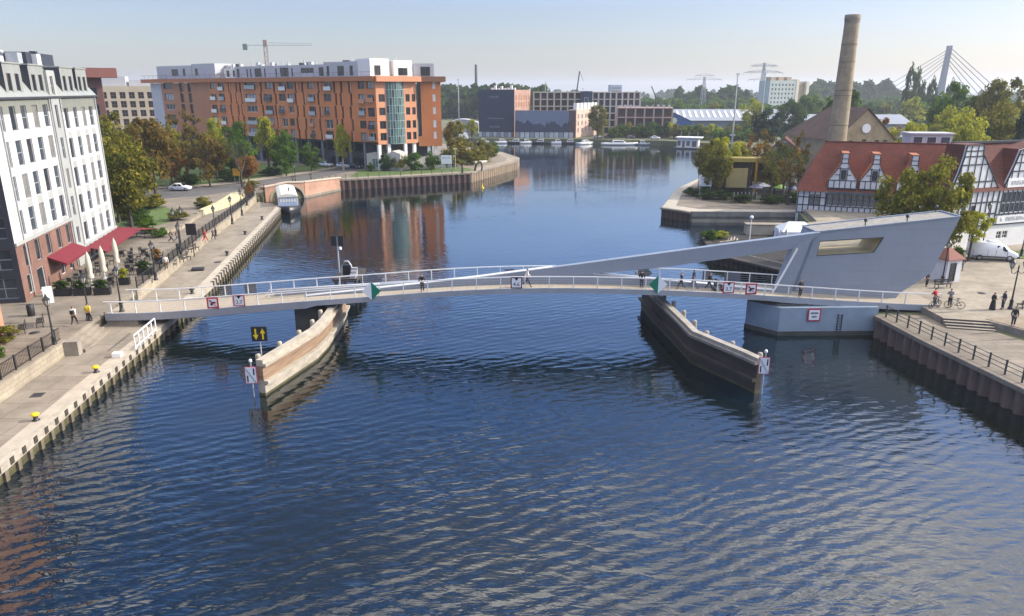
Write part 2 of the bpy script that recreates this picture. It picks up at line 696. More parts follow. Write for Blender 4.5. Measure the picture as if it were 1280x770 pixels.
# ------------------------------------------------------------------ land
LB = [(-34, -60), (-34.6, 30), (-35.5, 45.5), (-36.8, 57.6), (-37.4, 62), (-38.2, 70), (-39.2, 77.4), (-42.8, 97.5), (-46.5, 122.5), (-49.3, 139), (-51.8, 146)]
W0, W1, W2 = (-50.5, 147.5), (-44, 153), (-39.3, 165.5)
FLQ = [W0, W1, W2, (-10.3, 179.7), (1.1, 209.5), (1.8, 220), (-3.5, 240), (-14, 258), (-30, 285)]
FAR = [(-24, 318), (34, 311), (62, 302), (74, 289), (90, 283)]
RB = [(66, 228), (60, 180), (58, 128), (48.8, 122.3), (46, 110), (39, 107), (37.5, 80), (34.6, 74), (33.9, 63.5), (34.5, 57), (36.1, 46.3), (38.2, 30), (41, -60)]
ring = [(-6000, -60)] + LB[:1] + LB[1:] + FLQ + FAR + RB + [(6000, -60), (6000, 5990), (-6000, 5990)]
g = MB()
g.prism(ring, -1.5, 2.0, 0)
struct('ground', g, EARTH)

lb = MB()                                   # raised left bank: promenade, street and the quay beyond the canal
lb.prism([(-300, -60)] + LB + FLQ + [(-60, 330), (-300, 330)], 1.2, 2.4)
struct('promenade', lb, PAVE)

QE = [(-28.4, -60), (-29.0, 20), (-29.9, 37.7), (-30.9, 47.5), (-32.1, 60.9), (-33.8, 77.4), (-36.6, 95), (-39.6, 114), (-42.1, 129.4), (-43.2, 134)]
q = MB()
q.prism(QE + [(-49.0, 139)] + LB[8:0:-1] + [(-33.9, -60)], -1.5, 1.3)
struct('lower_quay', q, CONC)
# stone line along the quay edge
e = MB()
ins = offset_poly(QE + [(-60, 134), (-60, -60)], -.9)
QEi = [(x - .85, y) for x, y in QE]
e.prism(QE + QEi[::-1], 1.304, 1.312)
struct('quay_edge_stones', e, mat('edge_stone', (.40, .35, .28), .9, .18, .8))

# lawns, street, planted slope of the left bank
def sheet(name, poly, z, m, kind='structure'):
    b = MB()
    n = len(poly)
    b.prism(poly, z - .05, z)
    o = b.build(name, m)
    return tag(o, kind=kind)


sheet('street', [(-300, 128), (-72, 131), (-60, 139), (-53.5, 149.5), (-48, 158), (-41, 181), (-36, 187), (-45, 190), (-52, 172), (-58, 160), (-66, 151), (-80, 147), (-300, 146)], 2.408, ASPH)
sheet('pavement', [(-300, 146), (-80, 147), (-66, 151), (-58, 160), (-52, 172), (-45, 190), (-47.5, 191), (-55, 173), (-61, 162), (-68, 153.6), (-81, 150), (-300, 149)], 2.55, PLAZA)
sheet('lawn', [(-300, 149), (-81, 150), (-68, 153.6), (-61, 162), (-55, 173), (-47.5, 191), (-60, 200), (-75, 205), (-120, 200), (-300, 200)], 2.47, GRASS)
sheet('lawn', [(-54.5, 103), (-53, 110), (-56.5, 121), (-65, 130), (-84, 127), (-84, 103)], 2.43, GRASS)
sheet('lawn', [(-38, 169.5), (-10.9, 182.8), (-9, 186.5), (-16, 196), (-30, 190.5), (-39, 186)], 2.43, GRASS)
sheet('lawn', [(-16, 205), (-9, 200), (-6.5, 215), (-10, 236), (-18, 240)], 2.43, GRASS)
sheet('quay_path', [W2, (-10.3, 179.7), (1.1, 209.5), (1.8, 220), (-3.5, 240), (-5.8, 238.5), (-1.5, 218), (-2.2, 208), (-12.5, 183.4), (-38.6, 169.4)], 2.412, PLAZA)

# right bank: plaza, lower quay, peninsula, jetty
pz = MB()
pz.prism([(34.5, 66.2), (38.3, 66.2), (38.3, 61.2), (41.6, 60.4), (45, 54), (48, 40), (300, 40), (300, 160), (62, 160), (58.5, 128), (49.5, 121.8), (47, 110), (40.5, 106), (38.5, 80), (35, 74)], 1.2, 2.6)
struct('plaza', pz, PLAZA)
lq = MB()
lq.prism([(33.9, 63.5), (34.5, 57), (36.1, 46.3), (38.2, 30), (46, 30), (45.5, 42), (43.5, 54), (41.2, 59.5), (38.2, 61), (38.2, 63.5)], 1.99, 2.06)
struct('lower_quay_paving', lq, PAVE)
pen = MB()
PEN = [(26.9, 129), (31.0, 124.2), (50, 123.4), (58.5, 128), (62, 180), (67, 229), (60, 226), (45.5, 175), (35, 154)]
pen.prism(PEN, -1.5, 1.8)
struct('peninsula', pen, PAVE)
sheet('peninsula_quay_edge', [(27.0, 129), (31.05, 124.25), (49.8, 123.45), (49.8, 126.2), (33, 126.6), (29.8, 130.6), (36, 152), (46.5, 175), (61, 226), (60, 226), (45.5, 175), (35, 154)], 1.81, mat('worn_edge_concrete', (.38, .34, .28), .9, .2, .7))
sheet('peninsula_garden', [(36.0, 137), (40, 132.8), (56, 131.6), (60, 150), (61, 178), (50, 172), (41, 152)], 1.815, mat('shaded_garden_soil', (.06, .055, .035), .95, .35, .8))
jt = MB()
jt.prism([(28.2, 103.6), (26.9, 92.5), (32.3, 84.2), (33.8, 74), (38.6, 76), (40.6, 107), (36, 108.6)], -1.5, 1.25)
struct('old_wharf', jt, mat('wharf_planking', (.017, .014, .012), .85, .4, 1.0))
sheet('plaza_lawn', [(46.5, 57), (50, 52), (70, 52), (70, 58), (50, 60)], 2.66, GRASS)
sheet('plaza_lawn', [(57.5, 84.6), (59.5, 87.2), (80, 94.6), (80, 90), (62, 84)], 2.66, GRASS)
sheet('plaza_lawn', [(45.2, 77), (46, 79.5), (50.5, 80.2), (50.5, 78.2), (47, 76.8)], 2.66, mat('dry_lawn', (.16, .14, .06), .95, .3, 1.5))
sheet('paved_mound', [(41.8, 60.6), (45.5, 61.5), (47.5, 59.6), (45.8, 54.2), (43.9, 56.5)], 2.64, mat('cobbles', (.25, .20, .14), .95, .25, 2.5, bump=.5))


def sheet_pile(name, pts, z0, z1, m, per=.95, dep=.28, cap=None, label=None, capm=None, out=1):
    """corrugated steel sheet piling along a polyline; out = side of the water"""
    b = MB()
    prof = []
    for p, h in along(pts, per / 4):
        prof.append((p, h))
    vs = []
    for i, (p, h) in enumerate(prof):
        o = dep * (1 if i % 4 in (1, 2) else 0) + .06
        n = Vector((math.sin(h), -math.cos(h))) * out
        vs.append((p.x + n.x * o, p.y + n.y * o))
    k = len(vs)
    V = [(x, y, z0) for x, y in vs] + [(x, y, z1) for x, y in vs]
    b.add(V, [(i, i + 1, k + i + 1, k + i) for i in range(k - 1)])
    o = thing(name, label, 'quay wall', (0, 0, 0)) if label else None
    b.build('piling', m, o)
    if cap:
        c = MB()
        for p, q_ in zip(pts, pts[1:]):
            c.bar((*p, z1 + cap / 2 - .02), (*q_, z1 + cap / 2 - .02), .95, cap)
        c.build('coping', capm or CONC, o)
    return o


sheet_pile('sheet_pile_wall', [W2, (-10.3, 179.7)], -.6, 2.1, SHEET, 1.5, .45, .36, 'dark red sheet pile quay wall between the brick canal bridge and the corner', out=1)
sheet_pile('sheet_pile_wall', [(-10.3, 179.7), (1.1, 209.5), (1.8, 220), (-3.5, 240), (-14, 258), (-30, 285)], -.6, 2.1, mat('sunlit_tan_piling', (.33, .25, .17), .8, .3, .8, stretch=(1, 1, .35)), 1.5, .4, .36,
           'sunlit tan ribbed quay wall curving away beyond the dark red piling', out=1)  # paler copy of the dark red piling, sunlight put into the colour
sheet_pile('sheet_pile_wall', [(33.9, 63.5), (34.5, 57), (36.1, 46.3), (38.2, 30)][::-1], -.6, 1.72, SHEETB, 1.1, .35, .34, 'brown ribbed sheet pile wall under the plaza railing at right', out=-1)
sheet_pile('sheet_pile_wall', [(26.9, 129), (31.0, 124.2)], -.6, 1.5, SHEET, 1.0, .3, .3, 'rusty sheet pile wall at the tip of the wooded peninsula', out=1)
sheet_pile('sheet_pile_wall', [(28.2, 103.6), (26.9, 92.5), (32.3, 84.2), (33.8, 74)], -.6, 1.1, mat('blackened_piling', (.03, .024, .022), .8, .4, 1), .8, .25, .28,
           'blackened timber piling of the old wharf behind the bridge arm', capm=TIMBD, out=1)
pw = MB()
pw.box(0, 0, -.6, 18.9, .35, 1.0)
pwt = thing('quay_wall', 'grey stepped concrete quay wall below the peninsula path', 'quay wall', (31.1, 123.9, 0), math.atan2(-.8, 18.9))
pw.build('wall', mat('sooty_concrete', (.12, .115, .11), .9, .3, .6), pwt)
b = MB()
b.box(0, -.35, -.6, 18.9, 0, .45)
b.build('ledge', CONCD, pwt)
b = MB()
b.box(0, -.1, 1.0, 18.9, .5, 1.84)
b.build('coping', mat('sooty_coping', (.2, .19, .17), .9, .3, .6), pwt)

# fender along the left quay
fd = thing('quay_fender', 'pale timber fender with dark slots along the left quay edge', 'fender')
b = MB()
for p, q_ in zip(QE[1:], QE[2:]):
    b.bar((p[0] + .16, p[1], .99), (q_[0] + .16, q_[1], .99), .3, .64)
b.build('cap_beam', TIMB, fd)
b = MB()
for p, q_ in zip(QE[1:], QE[2:]):
    b.bar((p[0] + .08, p[1], .5), (q_[0] + .08, q_[1], .5), .12, .34)
b.build('lower_beam', mat('shaded_beam_timber', (.10, .08, .05), .85, .4, 1), fd)  # lower beam and posts coloured dark for the shadow below the cap beam
b = MB()
for p, q_ in zip(QE[1:], QE[2:]):
    b.bar((p[0] + .05, p[1], .05), (q_[0] + .05, q_[1], .05), .16, .56)
b.build('waterline_band', ALGAE, fd)
pm = MB()
pm.box(-.14, -.17, -.5, .30, .17, .665)
pm0 = None
for p, h in along(QE[1:], 1.32, .4):
    if pm0 is None:
        pm0 = pm.build('post', mat('post_timber', (.16, .13, .085), .85, .4, 1), fd, (p.x + .02, p.y, 0), h - math.pi / 2)
    else:
        o = inst(pm0, fd)
        o.location = (p.x + .02, p.y, 0)
        o.rotation_euler.z = h - math.pi / 2
sm = MB()
sm.box(-.02, -.2, .76, .325, .2, 1.2)
so = None
for p, h in along(QE[1:5], 1.32, 1.06):
    if so is None:
        so = sm.build('slot', TIMBD, fd, (p.x + .02, p.y, 0), h - math.pi / 2)
    else:
        o = inst(so, fd)
        o.location = (p.x + .02, p.y, 0)
        o.rotation_euler.z = h - math.pi / 2
sm2 = MB()
sm2.box(0, -.3, .74, .34, .3, 1.318)
so = None
for p, h in along(QE[5:], 1.32, 1.06):
    if so is None:
        so = sm2.build('slot', TIMBD, fd, (p.x + .02, p.y, 0), h - math.pi / 2)
    else:
        o = inst(so, fd)
        o.location = (p.x + .02, p.y, 0)
        o.rotation_euler.z = h - math.pi / 2

# retaining wall between promenade and lower quay, with its coping
def stone_wall(name, label, pts, z0, z1, th=.4, cop=.14, copm=CONC, wm=STONE):
    t = thing(name, label, 'wall')
    b, c = MB(), MB()
    P = [Vector(p) for p in pts]
    for p, q_ in zip(P, P[1:]):
        d = (q_ - p).normalized() * .02
        b.bar((p.x, p.y, (z0 + z1) / 2), (q_.x, q_.y, (z0 + z1) / 2), th, z1 - z0)
        c.bar((p.x - d.x, p.y - d.y, z1 + cop / 2), (q_.x + d.x, q_.y + d.y, z1 + cop / 2), th + .14, cop)
    b.build('wall', wm, t)
    c.build('coping', copm, t)
    return t


stone_wall('stone_wall', 'pale stone retaining wall under the railing left of the bridge steps', [(-34.55, 20), (-34.65, 30), (-35.55, 45.5), (-36.5, 55.2)], 1.2, 2.46)
stone_wall('stone_wall', 'pale stone retaining wall under the railing beyond the bridge landing', [(-38.3, 70.5), (-39.25, 77.4), (-42.85, 97.5), (-46.55, 122.5), (-49.3, 138.5)], 1.2, 2.46)
# steps down to the lower quay
st = MB()
for i in range(4):
    st.box(0 + i * .42, 0, 1.25, 0.42 + i * .42, 5.2, 2.38 - i * .27)
stp = thing('quay_steps', 'broad stone steps from the promenade to the lower left quay', 'steps', (-36.75, 55.4, 0), R(8))
st.build('steps', CONC, stp)
b = MB()
b.box(-.1, -.75, 1.25, 1.5, -.02, 2.5)
b.build('end_block', CONCD, stp)


def steps_right():
    t = thing('plaza_steps', 'four broad dark edged steps below the cyclists on the right bank', 'steps', (38.35, 61.3, 0), R(-14))
    tr, ri = MB(), MB()
    for i in range(4):
        tr.box(0, -1.7 + i * .42, 1.95, 3.9, -1.7 + (i + 1) * .42 - .03, 2.16 + i * .145)
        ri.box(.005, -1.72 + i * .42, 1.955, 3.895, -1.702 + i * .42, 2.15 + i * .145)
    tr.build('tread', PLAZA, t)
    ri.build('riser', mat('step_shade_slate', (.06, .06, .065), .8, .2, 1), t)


steps_right()


# railings
def railing(name, label, pts, z, h=1.1, m=BLACK, per=1.9, bars=.18, rails=(1.05, .12), w=.05, cat='railing', group=None):
    t = thing(name, label, cat, group=group)
    P = [Vector(p) for p in pts]
    r = MB()
    for p, q_ in zip(P, P[1:]):
        for k in rails:
            r.bar((p.x, p.y, z + k), (q_.x, q_.y, z + k), w, w)
    r.build('rail', m, t)
    if bars:
        r = MB()
        for p, hd in along(pts, bars):
            r.bar((p.x, p.y, z + .12), (p.x, p.y, z + 1.02), .022)
        tag(r.build('bars', m, t), kind='stuff')
    pb = MB()
    pb.box(-.05, -.05, 0, .05, .05, h + .06)
    first = None
    for p, hd in along(pts, per):
        if first is None:
            first = pb.build('post', m, t, (p.x, p.y, z))
        else:
            o = inst(first, t)
            o.location = (p.x, p.y, z)
    return t


railing('iron_railing', 'black iron railing on the promenade wall left of the bridge', [(-34.5, 22), (-34.65, 30), (-35.55, 45.5), (-36.5, 55)], 2.6)
railing('iron_railing', 'long black iron railing along the promenade beyond the bridge', [(-38.3, 71), (-39.25, 77.4), (-42.85, 97.5), (-46.55, 122.5), (-49.2, 138)], 2.6)
railing('quay_railing', 'thin dark railing along the sheet pile wall below the orange apartments', [(-50.6, 147.4), (-44.2, 153.2), (-39.5, 165.4), (-10.5, 179.6)], 2.42, per=2.6, bars=0, rails=(1.05, .7, .35), w=.035)
railing('quay_railing', 'dark post and rail railing along the right plaza quay', [(34.2, 62.8), (34.9, 56.8), (36.4, 46.3), (38.5, 30)], 2.06, per=1.55, bars=0, rails=(1.05, .72, .38), w=.045, m=DARKG)
railing('white_railing', 'short white railing at the quay edge by the left bridge landing', [(-31.25, 56.2), (-31.75, 60.9)], 1.31, m=WHITE, per=.94, bars=0, rails=(1.25, .25), w=.09)
# ------------------------------------------------------------------ footbridge
BRW = mat('bridge_white_paint', (.42, .44, .47), .42, .07, .35)
BRB = brick_mat('bridge_bluegrey_paint', (.235, .267, .325), (.224, .255, .312), (.175, .20, .25), 2.6, 1.35, .012, False, .42, .1, (.93, 1.05))
BRG = mat('bridge_grey_steel', (.28, .30, .34), .5, .12, .5)
DECK = mat('pale_deck_planks', (.36, .305, .235), .85, .14, 1.2, stretch=(6, .5, 1))
RAILM = mat('railing_white', (.74, .74, .73), .4, .05, 1)
BASEM = mat('painted_concrete_blue', (.24, .30, .37), .7, .14, .5, bump=.1)
BASED = mat('stained_concrete_dark', (.055, .06, .055), .75, .4, .8)
BRX = thing('footbridge', 'long pale bascule footbridge with a slanted blue grey counterweight house', 'footbridge', (0, 65.7, 0), math.atan(.024))
DZ = [(-37.2, 2.40), (-33, 2.42), (-28.4, 2.72), (-22.5, 3.17), (-18, 3.5), (-13.1, 3.82), (-7.3, 4.24), (-3, 4.45), (1.2, 4.55), (5, 4.53), (9, 4.45), (15.4, 4.2), (19, 4.0), (23, 3.72), (26.6, 3.46), (31, 3.12), (35, 2.86), (38.2, 2.68), (40, 2.63)]


def dz(x):
    # smooth the table
    return sum(interp(x + k, DZ) for k in (-2, -1, 0, 1, 2)) / 5


XS = [-37.2 + i * (77.2 / 72) for i in range(73)]


def swept(ya, yb, lo, hi, mi=0, b=None, xs=XS):
    """strip following the deck curve; lo/hi are offsets from deck level (numbers or functions)"""
    b = b or MB()
    f = lambda k, x: k(x) if callable(k) else k
    vs = []
    for x in xs:
        z = dz(x)
        vs += [(x, ya, z + f(lo, x)), (x, yb, z + f(lo, x)), (x, yb, z + f(hi, x)), (x, ya, z + f(hi, x))]
    fs = []
    for i in range(len(xs) - 1):
        o = i * 4
        for k in range(4):
            k2 = (k + 1) % 4
            fs.append((o + k, o + k2, o + 4 + k2, o + 4 + k))
    n = (len(xs) - 1) * 4
    fs += [(3, 2, 1, 0), (n, n + 1, n + 2, n + 3)]
    b.add(vs, fs, mi)
    return b


swept(-2.0, 2.05, -.13, 0).build('deck', DECK, BRX)
b = swept(-2.18, -2.0, lambda x: -.62 if x < -18.5 else (-.42 if x < 24 else -.5), .06)
swept(2.05, 2.22, -.45, .06, b=b)
b.build('edge_beam', BRG, BRX)
swept(-1.6, 1.6, lambda x: -.8 if x < -18.5 else -.45, -.14).build('underside', DARKG, BRX)
for nm, y in (('handrail', -2.08), ('handrail', 2.12)):
    swept(y - .045, y + .045, 1.08, 1.17).build(nm, RAILM, BRX)
wb = MB()
for y in (-2.08, 2.12):
    for k in (.25, .45, .65, .85):
        swept(y - .006, y + .006, k, k + .012, b=wb)
wb.build('railing_wires', STEEL, BRX)
pb = MB()
pb.box(-.04, -.05, 0, .04, .05, 1.1)
po = None
for y in (-2.08, 2.12):
    x = -36.6
    while x < 38.3:
        if po is None:
            po = pb.build('railing_post', RAILM, BRX, (x, y, dz(x)))
        else:
            o = inst(po, BRX)
            o.location = (x, y, dz(x))
        x += 2.22
# lifting girder with its triangular opening
gp = [(-19.4, dz(-19.4) + .04), (-11.3, 4.28), (-3, 5.2), (3.8, 6.08), (12, 7.15), (19.4, 8.14), (28.7, 9.3), (27.3, 7.95), (26.0, 7.72),
      (19.6, 6.8), (13.6, 5.98), (7.6, 5.46), (12.3, 4.98), (19.8, 4.22), (25.6, 3.62), (25.6, 3.3)]
gp += [(x, dz(x) - .1) for x in (22, 18, 14, 10, 6, 2, -2, -6, -10, -14, -17)]
b = MB()
b.extr([(x, -.32, z) for x, z in gp], (0, .64, 0))
b.build('girder', BRB, BRX)
b = MB()                                                  # top flanges painted paler for the sun they catch
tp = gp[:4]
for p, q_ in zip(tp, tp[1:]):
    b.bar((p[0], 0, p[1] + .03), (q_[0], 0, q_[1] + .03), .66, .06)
b.build('girder_flange', mat('sunlit_flange_paint', (.56, .57, .58), .5, .08, .6), BRX)
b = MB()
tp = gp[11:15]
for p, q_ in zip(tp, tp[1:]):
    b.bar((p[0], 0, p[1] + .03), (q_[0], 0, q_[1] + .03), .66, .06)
b.build('girder_flange', mat('sunlit_flange_paint', (.56, .57, .58), .5, .08, .6), BRX)
b = MB()                                                  # rounded end barrier of the fixed span
b.tube([(-23.0, .3, dz(-23) + .05), (-23.15, .3, dz(-23) + .5), (-22.9, .3, dz(-23) + .78), (-17, .3, dz(-17) + .72), (-12.5, .3, dz(-12.5) + .62)], .05, 6)
b.tube([(-23.0, .3, dz(-23) + .35), (-17, .3, dz(-17) + .35), (-12.5, .3, dz(-12.5) + .32)], .035, 6)
b.build('end_barrier', RAILM, BRX)
b = MB()
b.extr([(-22.7, .8, dz(-22.7) - .05), (-22.4, .8, dz(-22) + .55), (-13, .8, dz(-13) + .5), (-9, .8, dz(-9) + .45), (-9, .8, dz(-9) - .05), (-16, .8, dz(-16) - .05)], (0, .5, 0))
b.build('back_girder', BRG, BRX)
# legs of the lifting frame
b = MB()
b.extr([(26.2, -.5, 7.8), (27.9, -.5, 9.05), (26.35, -.5, dz(26) - .3), (24.9, -.5, dz(25) - .3)], (0, .9, 0))
b.build('main_leg', BRB, BRX)
b = MB()
b.bar((26.5, -.75, 7.9), (24.6, -.75, dz(24.6)), .16, .14)
b.build('strut', RAILM, BRX)
# counterweight house, a leaning box with a window cut through it
O = [(28.5, 9.22), (41.9, 10.62), (40.05, 5.25), (37.3, 3.25), (37.0, 2.75), (26.9, 2.75)]
Wn = [(28.9, 8.36), (34.95, 8.72), (34.2, 7.26), (28.75, 6.98)]
b = MB()
y0, y1 = .1, 3.3


def ring_face(y, flip):
    V = [(x, y, z) for x, z in O] + [(x, y, z) for x, z in Wn]
    F = [(0, 1, 7, 6), (1, 2, 8, 7), (2, 3, 4, 9, 8), (4, 5, 9), (5, 0, 6, 9)]
    b.add(V, [f if flip else tuple(reversed(f)) for f in F])


ring_face(y0, False)
ring_face(y1, True)
V = [(x, y0, z) for x, z in O] + [(x, y1, z) for x, z in O]
b.add(V, [(i, (i + 1) % 6, 6 + (i + 1) % 6, 6 + i) for i in range(6)])
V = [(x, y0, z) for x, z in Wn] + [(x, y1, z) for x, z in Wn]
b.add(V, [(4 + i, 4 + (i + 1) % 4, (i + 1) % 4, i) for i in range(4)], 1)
house = b.build('counterweight_house', [BRB, mat('sunlit_view_beige', (.62, .50, .28), .7, .1, .6)], BRX)  # reveals coloured beige in place of the sunlit paving seen through the window
CLEAR = bpy.data.materials.new('clear_window_glass')
CLEAR.use_nodes = True
_n = CLEAR.node_tree
_n.nodes.clear()
_t = _n.nodes.new('ShaderNodeBsdfTransparent')
_t.inputs[0].default_value = (.82, .84, .8, 1)
_g = _n.nodes.new('ShaderNodeBsdfGlossy')
_g.inputs['Roughness'].default_value = .03
_m = _n.nodes.new('ShaderNodeMixShader')
_f = _n.nodes.new('ShaderNodeFresnel')
_f.inputs[0].default_value = 1.5
_o = _n.nodes.new('ShaderNodeOutputMaterial')
_n.links.new(_f.outputs[0], _m.inputs[0])
_n.links.new(_t.outputs[0], _m.inputs[1])
_n.links.new(_g.outputs[0], _m.inputs[2])
_n.links.new(_m.outputs[0], _o.inputs[0])
p = MB()
p.add([(x, y0 + .12, z) for x, z in Wn], [(0, 1, 2, 3)])
p.build('window_glass', CLEAR, house)
p = MB()
for a, c in zip(Wn, Wn[1:] + Wn[:1]):
    p.bar((a[0], y0 + .05, a[1]), (c[0], y0 + .05, c[1]), .1, .09)
p.build('window_frame', DARKG, house)
# flat roof with upstand, hatch and lamps
rf = MB()
rx, rz_ = (41.9 - 28.5), (10.62 - 9.22)
rf.add([(28.75, y0 + .25, 9.27), (41.55, y0 + .25, 10.61), (41.55, y1 - .2, 10.61), (28.75, y1 - .2, 9.27)], [(0, 1, 2, 3)])
rf.build('roof_gravel', mat('roof_gravel', (.26, .245, .22), .95, .25, 2, bump=.4), house)
rf = MB()
for a, c in (((28.5, y0, 9.22), (41.9, y0, 10.62)), ((28.5, y1, 9.22), (41.9, y1, 10.62)), ((28.5, y0, 9.22), (28.5, y1, 9.22)), ((41.9, y0, 10.62), (41.9, y1, 10.62))):
    rf.bar((a[0], a[1], a[2] + .05), (c[0], c[1], c[2] + .05), .16, .12)
rf.build('roof_edge', BRB, house)
for xx, yy in ((33.2, .5), (37.0, .3), (41.2, 2.9)):
    rl = MB()
    zz = 9.22 + (xx - 28.5) / rx * rz_ + .08
    rl.lathe([(.05, 0), (.05, .35), (.16, .38), (.16, .6), (.04, .7)], (xx, yy, zz), 8)
    rl.build('roof_lamp', DARKG, house)
# concrete pier under the house
NP = [(22.4, -.2), (24.7, -2.75), (34.0, -2.75), (34.0, 3.6), (25.4, 3.6)]
b = MB()
b.prism(NP, -1.5, .42, 0)
pier = b.build('pier_foot', BASED, BRX)
b = MB()
b.prism(offset_poly(NP, -.06), .42, 2.72)
pier = b.build('pier', BASEM, BRX)
b = MB()
b.prism([(23.2, -.3), (24.6, -2.2), (27.5, -2.2), (27.5, 3), (25, 3)], 2.72, 2.95)
b.build('bearing_shelf', BASED, BRX)
b = MB()
b.bar((30.2, -2.76, .5), (30.2, -2.76, 2.1), .06, .06)
b.bar((30.6, -2.76, .5), (30.6, -2.76, 2.1), .06, .06)
for k in range(6):
    b.bar((30.2, -2.76, .6 + k * .27), (30.6, -2.76, .6 + k * .27), .04, .04)
b.build('ladder', DARKG, pier)
b = MB()                                                  # support on the left guide
b.box(-20.2, -1.5, .2, -18.0, 1.5, dz(-19) - .8)
b.build('support', BASED, BRX)
b = MB()
b.box(-37.2, -2.0, 1.0, -34.4, 2.05, 1.85)
b.build('abutment', CONCD, BRX)


# ---- timber guides that flank the passage: tall thin fender walls on piles
def guide(name, label, line, hi, mats, side):
    """line: the outer face; side: +1 when the walkway lies on the +x side of it"""
    t = thing(name, label, 'pier guide')

    def band(nm, o0, o1, z0, z1, m):
        P = [Vector(p) for p in line]
        n = len(P)
        nr = []
        for i in range(n):
            d = (P[min(i + 1, n - 1)] - P[max(i - 1, 0)]).normalized()
            v = Vector((d.y, -d.x))
            nr.append(v if v.x * side > 0 else -v)
        ring_ = [tuple(P[i] + nr[i] * o0) for i in range(n)] + [tuple(P[i] + nr[i] * o1) for i in reversed(range(n))]
        b = MB()
        b.prism(ring_, z0, z1)
        return b.build(nm, m, t)
    band('waterline_band', -.02, .5, -1.5, .22, ALGAE)
    band('lower_skirt', -.06, .52, .22, .98, mats[0])
    band('lower_wale', -.36, .5, .98, 1.22, mats[0])
    band('planking', 0, .5, 1.22, hi - .5, mats[1])
    band('upper_wale', -.3, .5, hi - .5, hi - .28, mats[2])
    band('cap', -.06, .5, hi - .28, hi, mats[3])
    pm_ = MB()
    pm_.lathe([(.2, -1.5), (.2, hi - .1), (.18, hi + .05), (.02, hi + .09)], n=8)
    f = None
    P = [Vector(p) for p in line]
    for p, h in along(line, 2.9, 1.2):
        x = p.x + side * 1.0
        if f is None:
            f = pm_.build('pile', mats[3], t, (x, p.y, 0))
        else:
            o = inst(f, t)
            o.location = (x, p.y, 0)
    return t


PLK = mat('brown_guide_planks', (.25, .165, .105), .8, .38, 1.0, stretch=(.4, .4, 6))
PLKD = mat('shaded_guide_planks', (.05, .038, .032), .8, .3, 1.0, stretch=(.4, .4, 6))
GRW = mat('grey_wale', (.21, .19, .17), .8, .3, 1)
guide('bridge_guide', 'sunlit timber guide with brown planks under the left part of the bridge', [(-18.5, 49.8), (-18.0, 51.6), (-16.5, 57.2), (-16.3, 60), (-16.45, 66), (-16.7, 69.5)], 2.85,
      (TIMB, PLK, TIMB, TIMB), -1)
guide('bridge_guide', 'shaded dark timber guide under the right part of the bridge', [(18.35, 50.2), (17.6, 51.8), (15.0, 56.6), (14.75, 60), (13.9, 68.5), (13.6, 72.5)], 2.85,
      (TIMBD, PLKD, GRW, mat('silvered_timber', (.30, .27, .23), .85, .25, 1)), 1)  # darker copies of the left guide's timbers, shade put into the colour

# ---- signs
RED = mat('sign_red', (.42, .02, .035), .5, .1, 3)
SWHITE = mat('sign_white', (.72, .74, .78), .5, .05, 3)
SBLACK = mat('sign_black', (.015, .015, .02), .5, .1, 3)
SGREEN = mat('sign_green', (.0, .17, .10), .5, .1, 3)
YEL = mat('sign_yellow', (.80, .56, .01), .5, .08, 3)
SBACK = mat('sign_back_grey', (.10, .12, .16), .6, .1, 3)


def text(parent, s, size, loc, m, rot=(math.pi / 2, 0, 0), name='lettering'):
    c = bpy.data.curves.new(name, 'FONT')
    c.body = s
    c.size = size
    c.align_x = 'CENTER'
    c.align_y = 'CENTER'
    c.extrude = .006
    c.materials.append(m)
    tmp = bpy.data.objects.new('tmp_text', c)
    COL.objects.link(tmp)
    me = bpy.data.meshes.new_from_object(tmp.evaluated_get(bpy.context.evaluated_depsgraph_get()))
    bpy.data.objects.remove(tmp)
    o = bpy.data.objects.new(name, me)
    COL.objects.link(o)
    o.parent = parent
    o.location = loc
    o.rotation_euler = rot
    return o


def plate(t, w, h, face, border=None, bw=.1, back=SBACK):
    b = MB()
    b.box(-w / 2, 0, -h / 2, w / 2, .03, h / 2)
    b.build('backing', border or back, t)
    b = MB()
    k = bw if border else 0.0
    b.box(-w / 2 + k, -.015, -h / 2 + k, w / 2 - k, 0.0, h / 2 - k)
    return b.build('face', face, t)


BRZ = math.atan(.024)


def bloc(x, y, z):
    """bridge-local point in the world"""
    c, s = math.cos(BRZ), math.sin(BRZ)
    return (x * c - y * s, 65.7 + x * s + y * c, z)


def prohibit(x, label):
    t = thing('warning_sign', label, 'sign', bloc(x, -2.22, dz(x) + .62), BRZ, 'signs on the bridge railing')
    plate(t, 1.05, 1.05, SWHITE, RED, .14)
    b = MB()
    b.extr([(-.24, -.03, -.16), (-.08, -.03, -.26), (.06, -.03, -.06), (.3, -.03, -.02), (.26, -.03, .12), (-.02, -.03, .1), (-.22, -.03, .3), (-.3, -.03, .2), (-.12, -.03, .02)], (0, .012, 0))
    b.build('symbol', SBLACK, t)
    b = MB()
    b.bar((-.42, -.036, .42), (.42, -.036, -.42), .1, .012)
    b.build('red_bar', RED, t)


def clearance(x, num, label, border=RED):
    t = thing('clearance_sign', label, 'sign', bloc(x, -2.22, dz(x) + .62), BRZ, 'signs on the bridge railing')
    plate(t, 1.05, 1.05, SWHITE, border, .1)
    b = MB()
    b.extr([(-.24, -.03, .52), (.24, -.03, .52), (0, -.03, .18)], (0, .012, 0))
    b.build('notch', SBLACK, t)
    text(t, num, .5, (0, -.022, -.14), SBLACK)


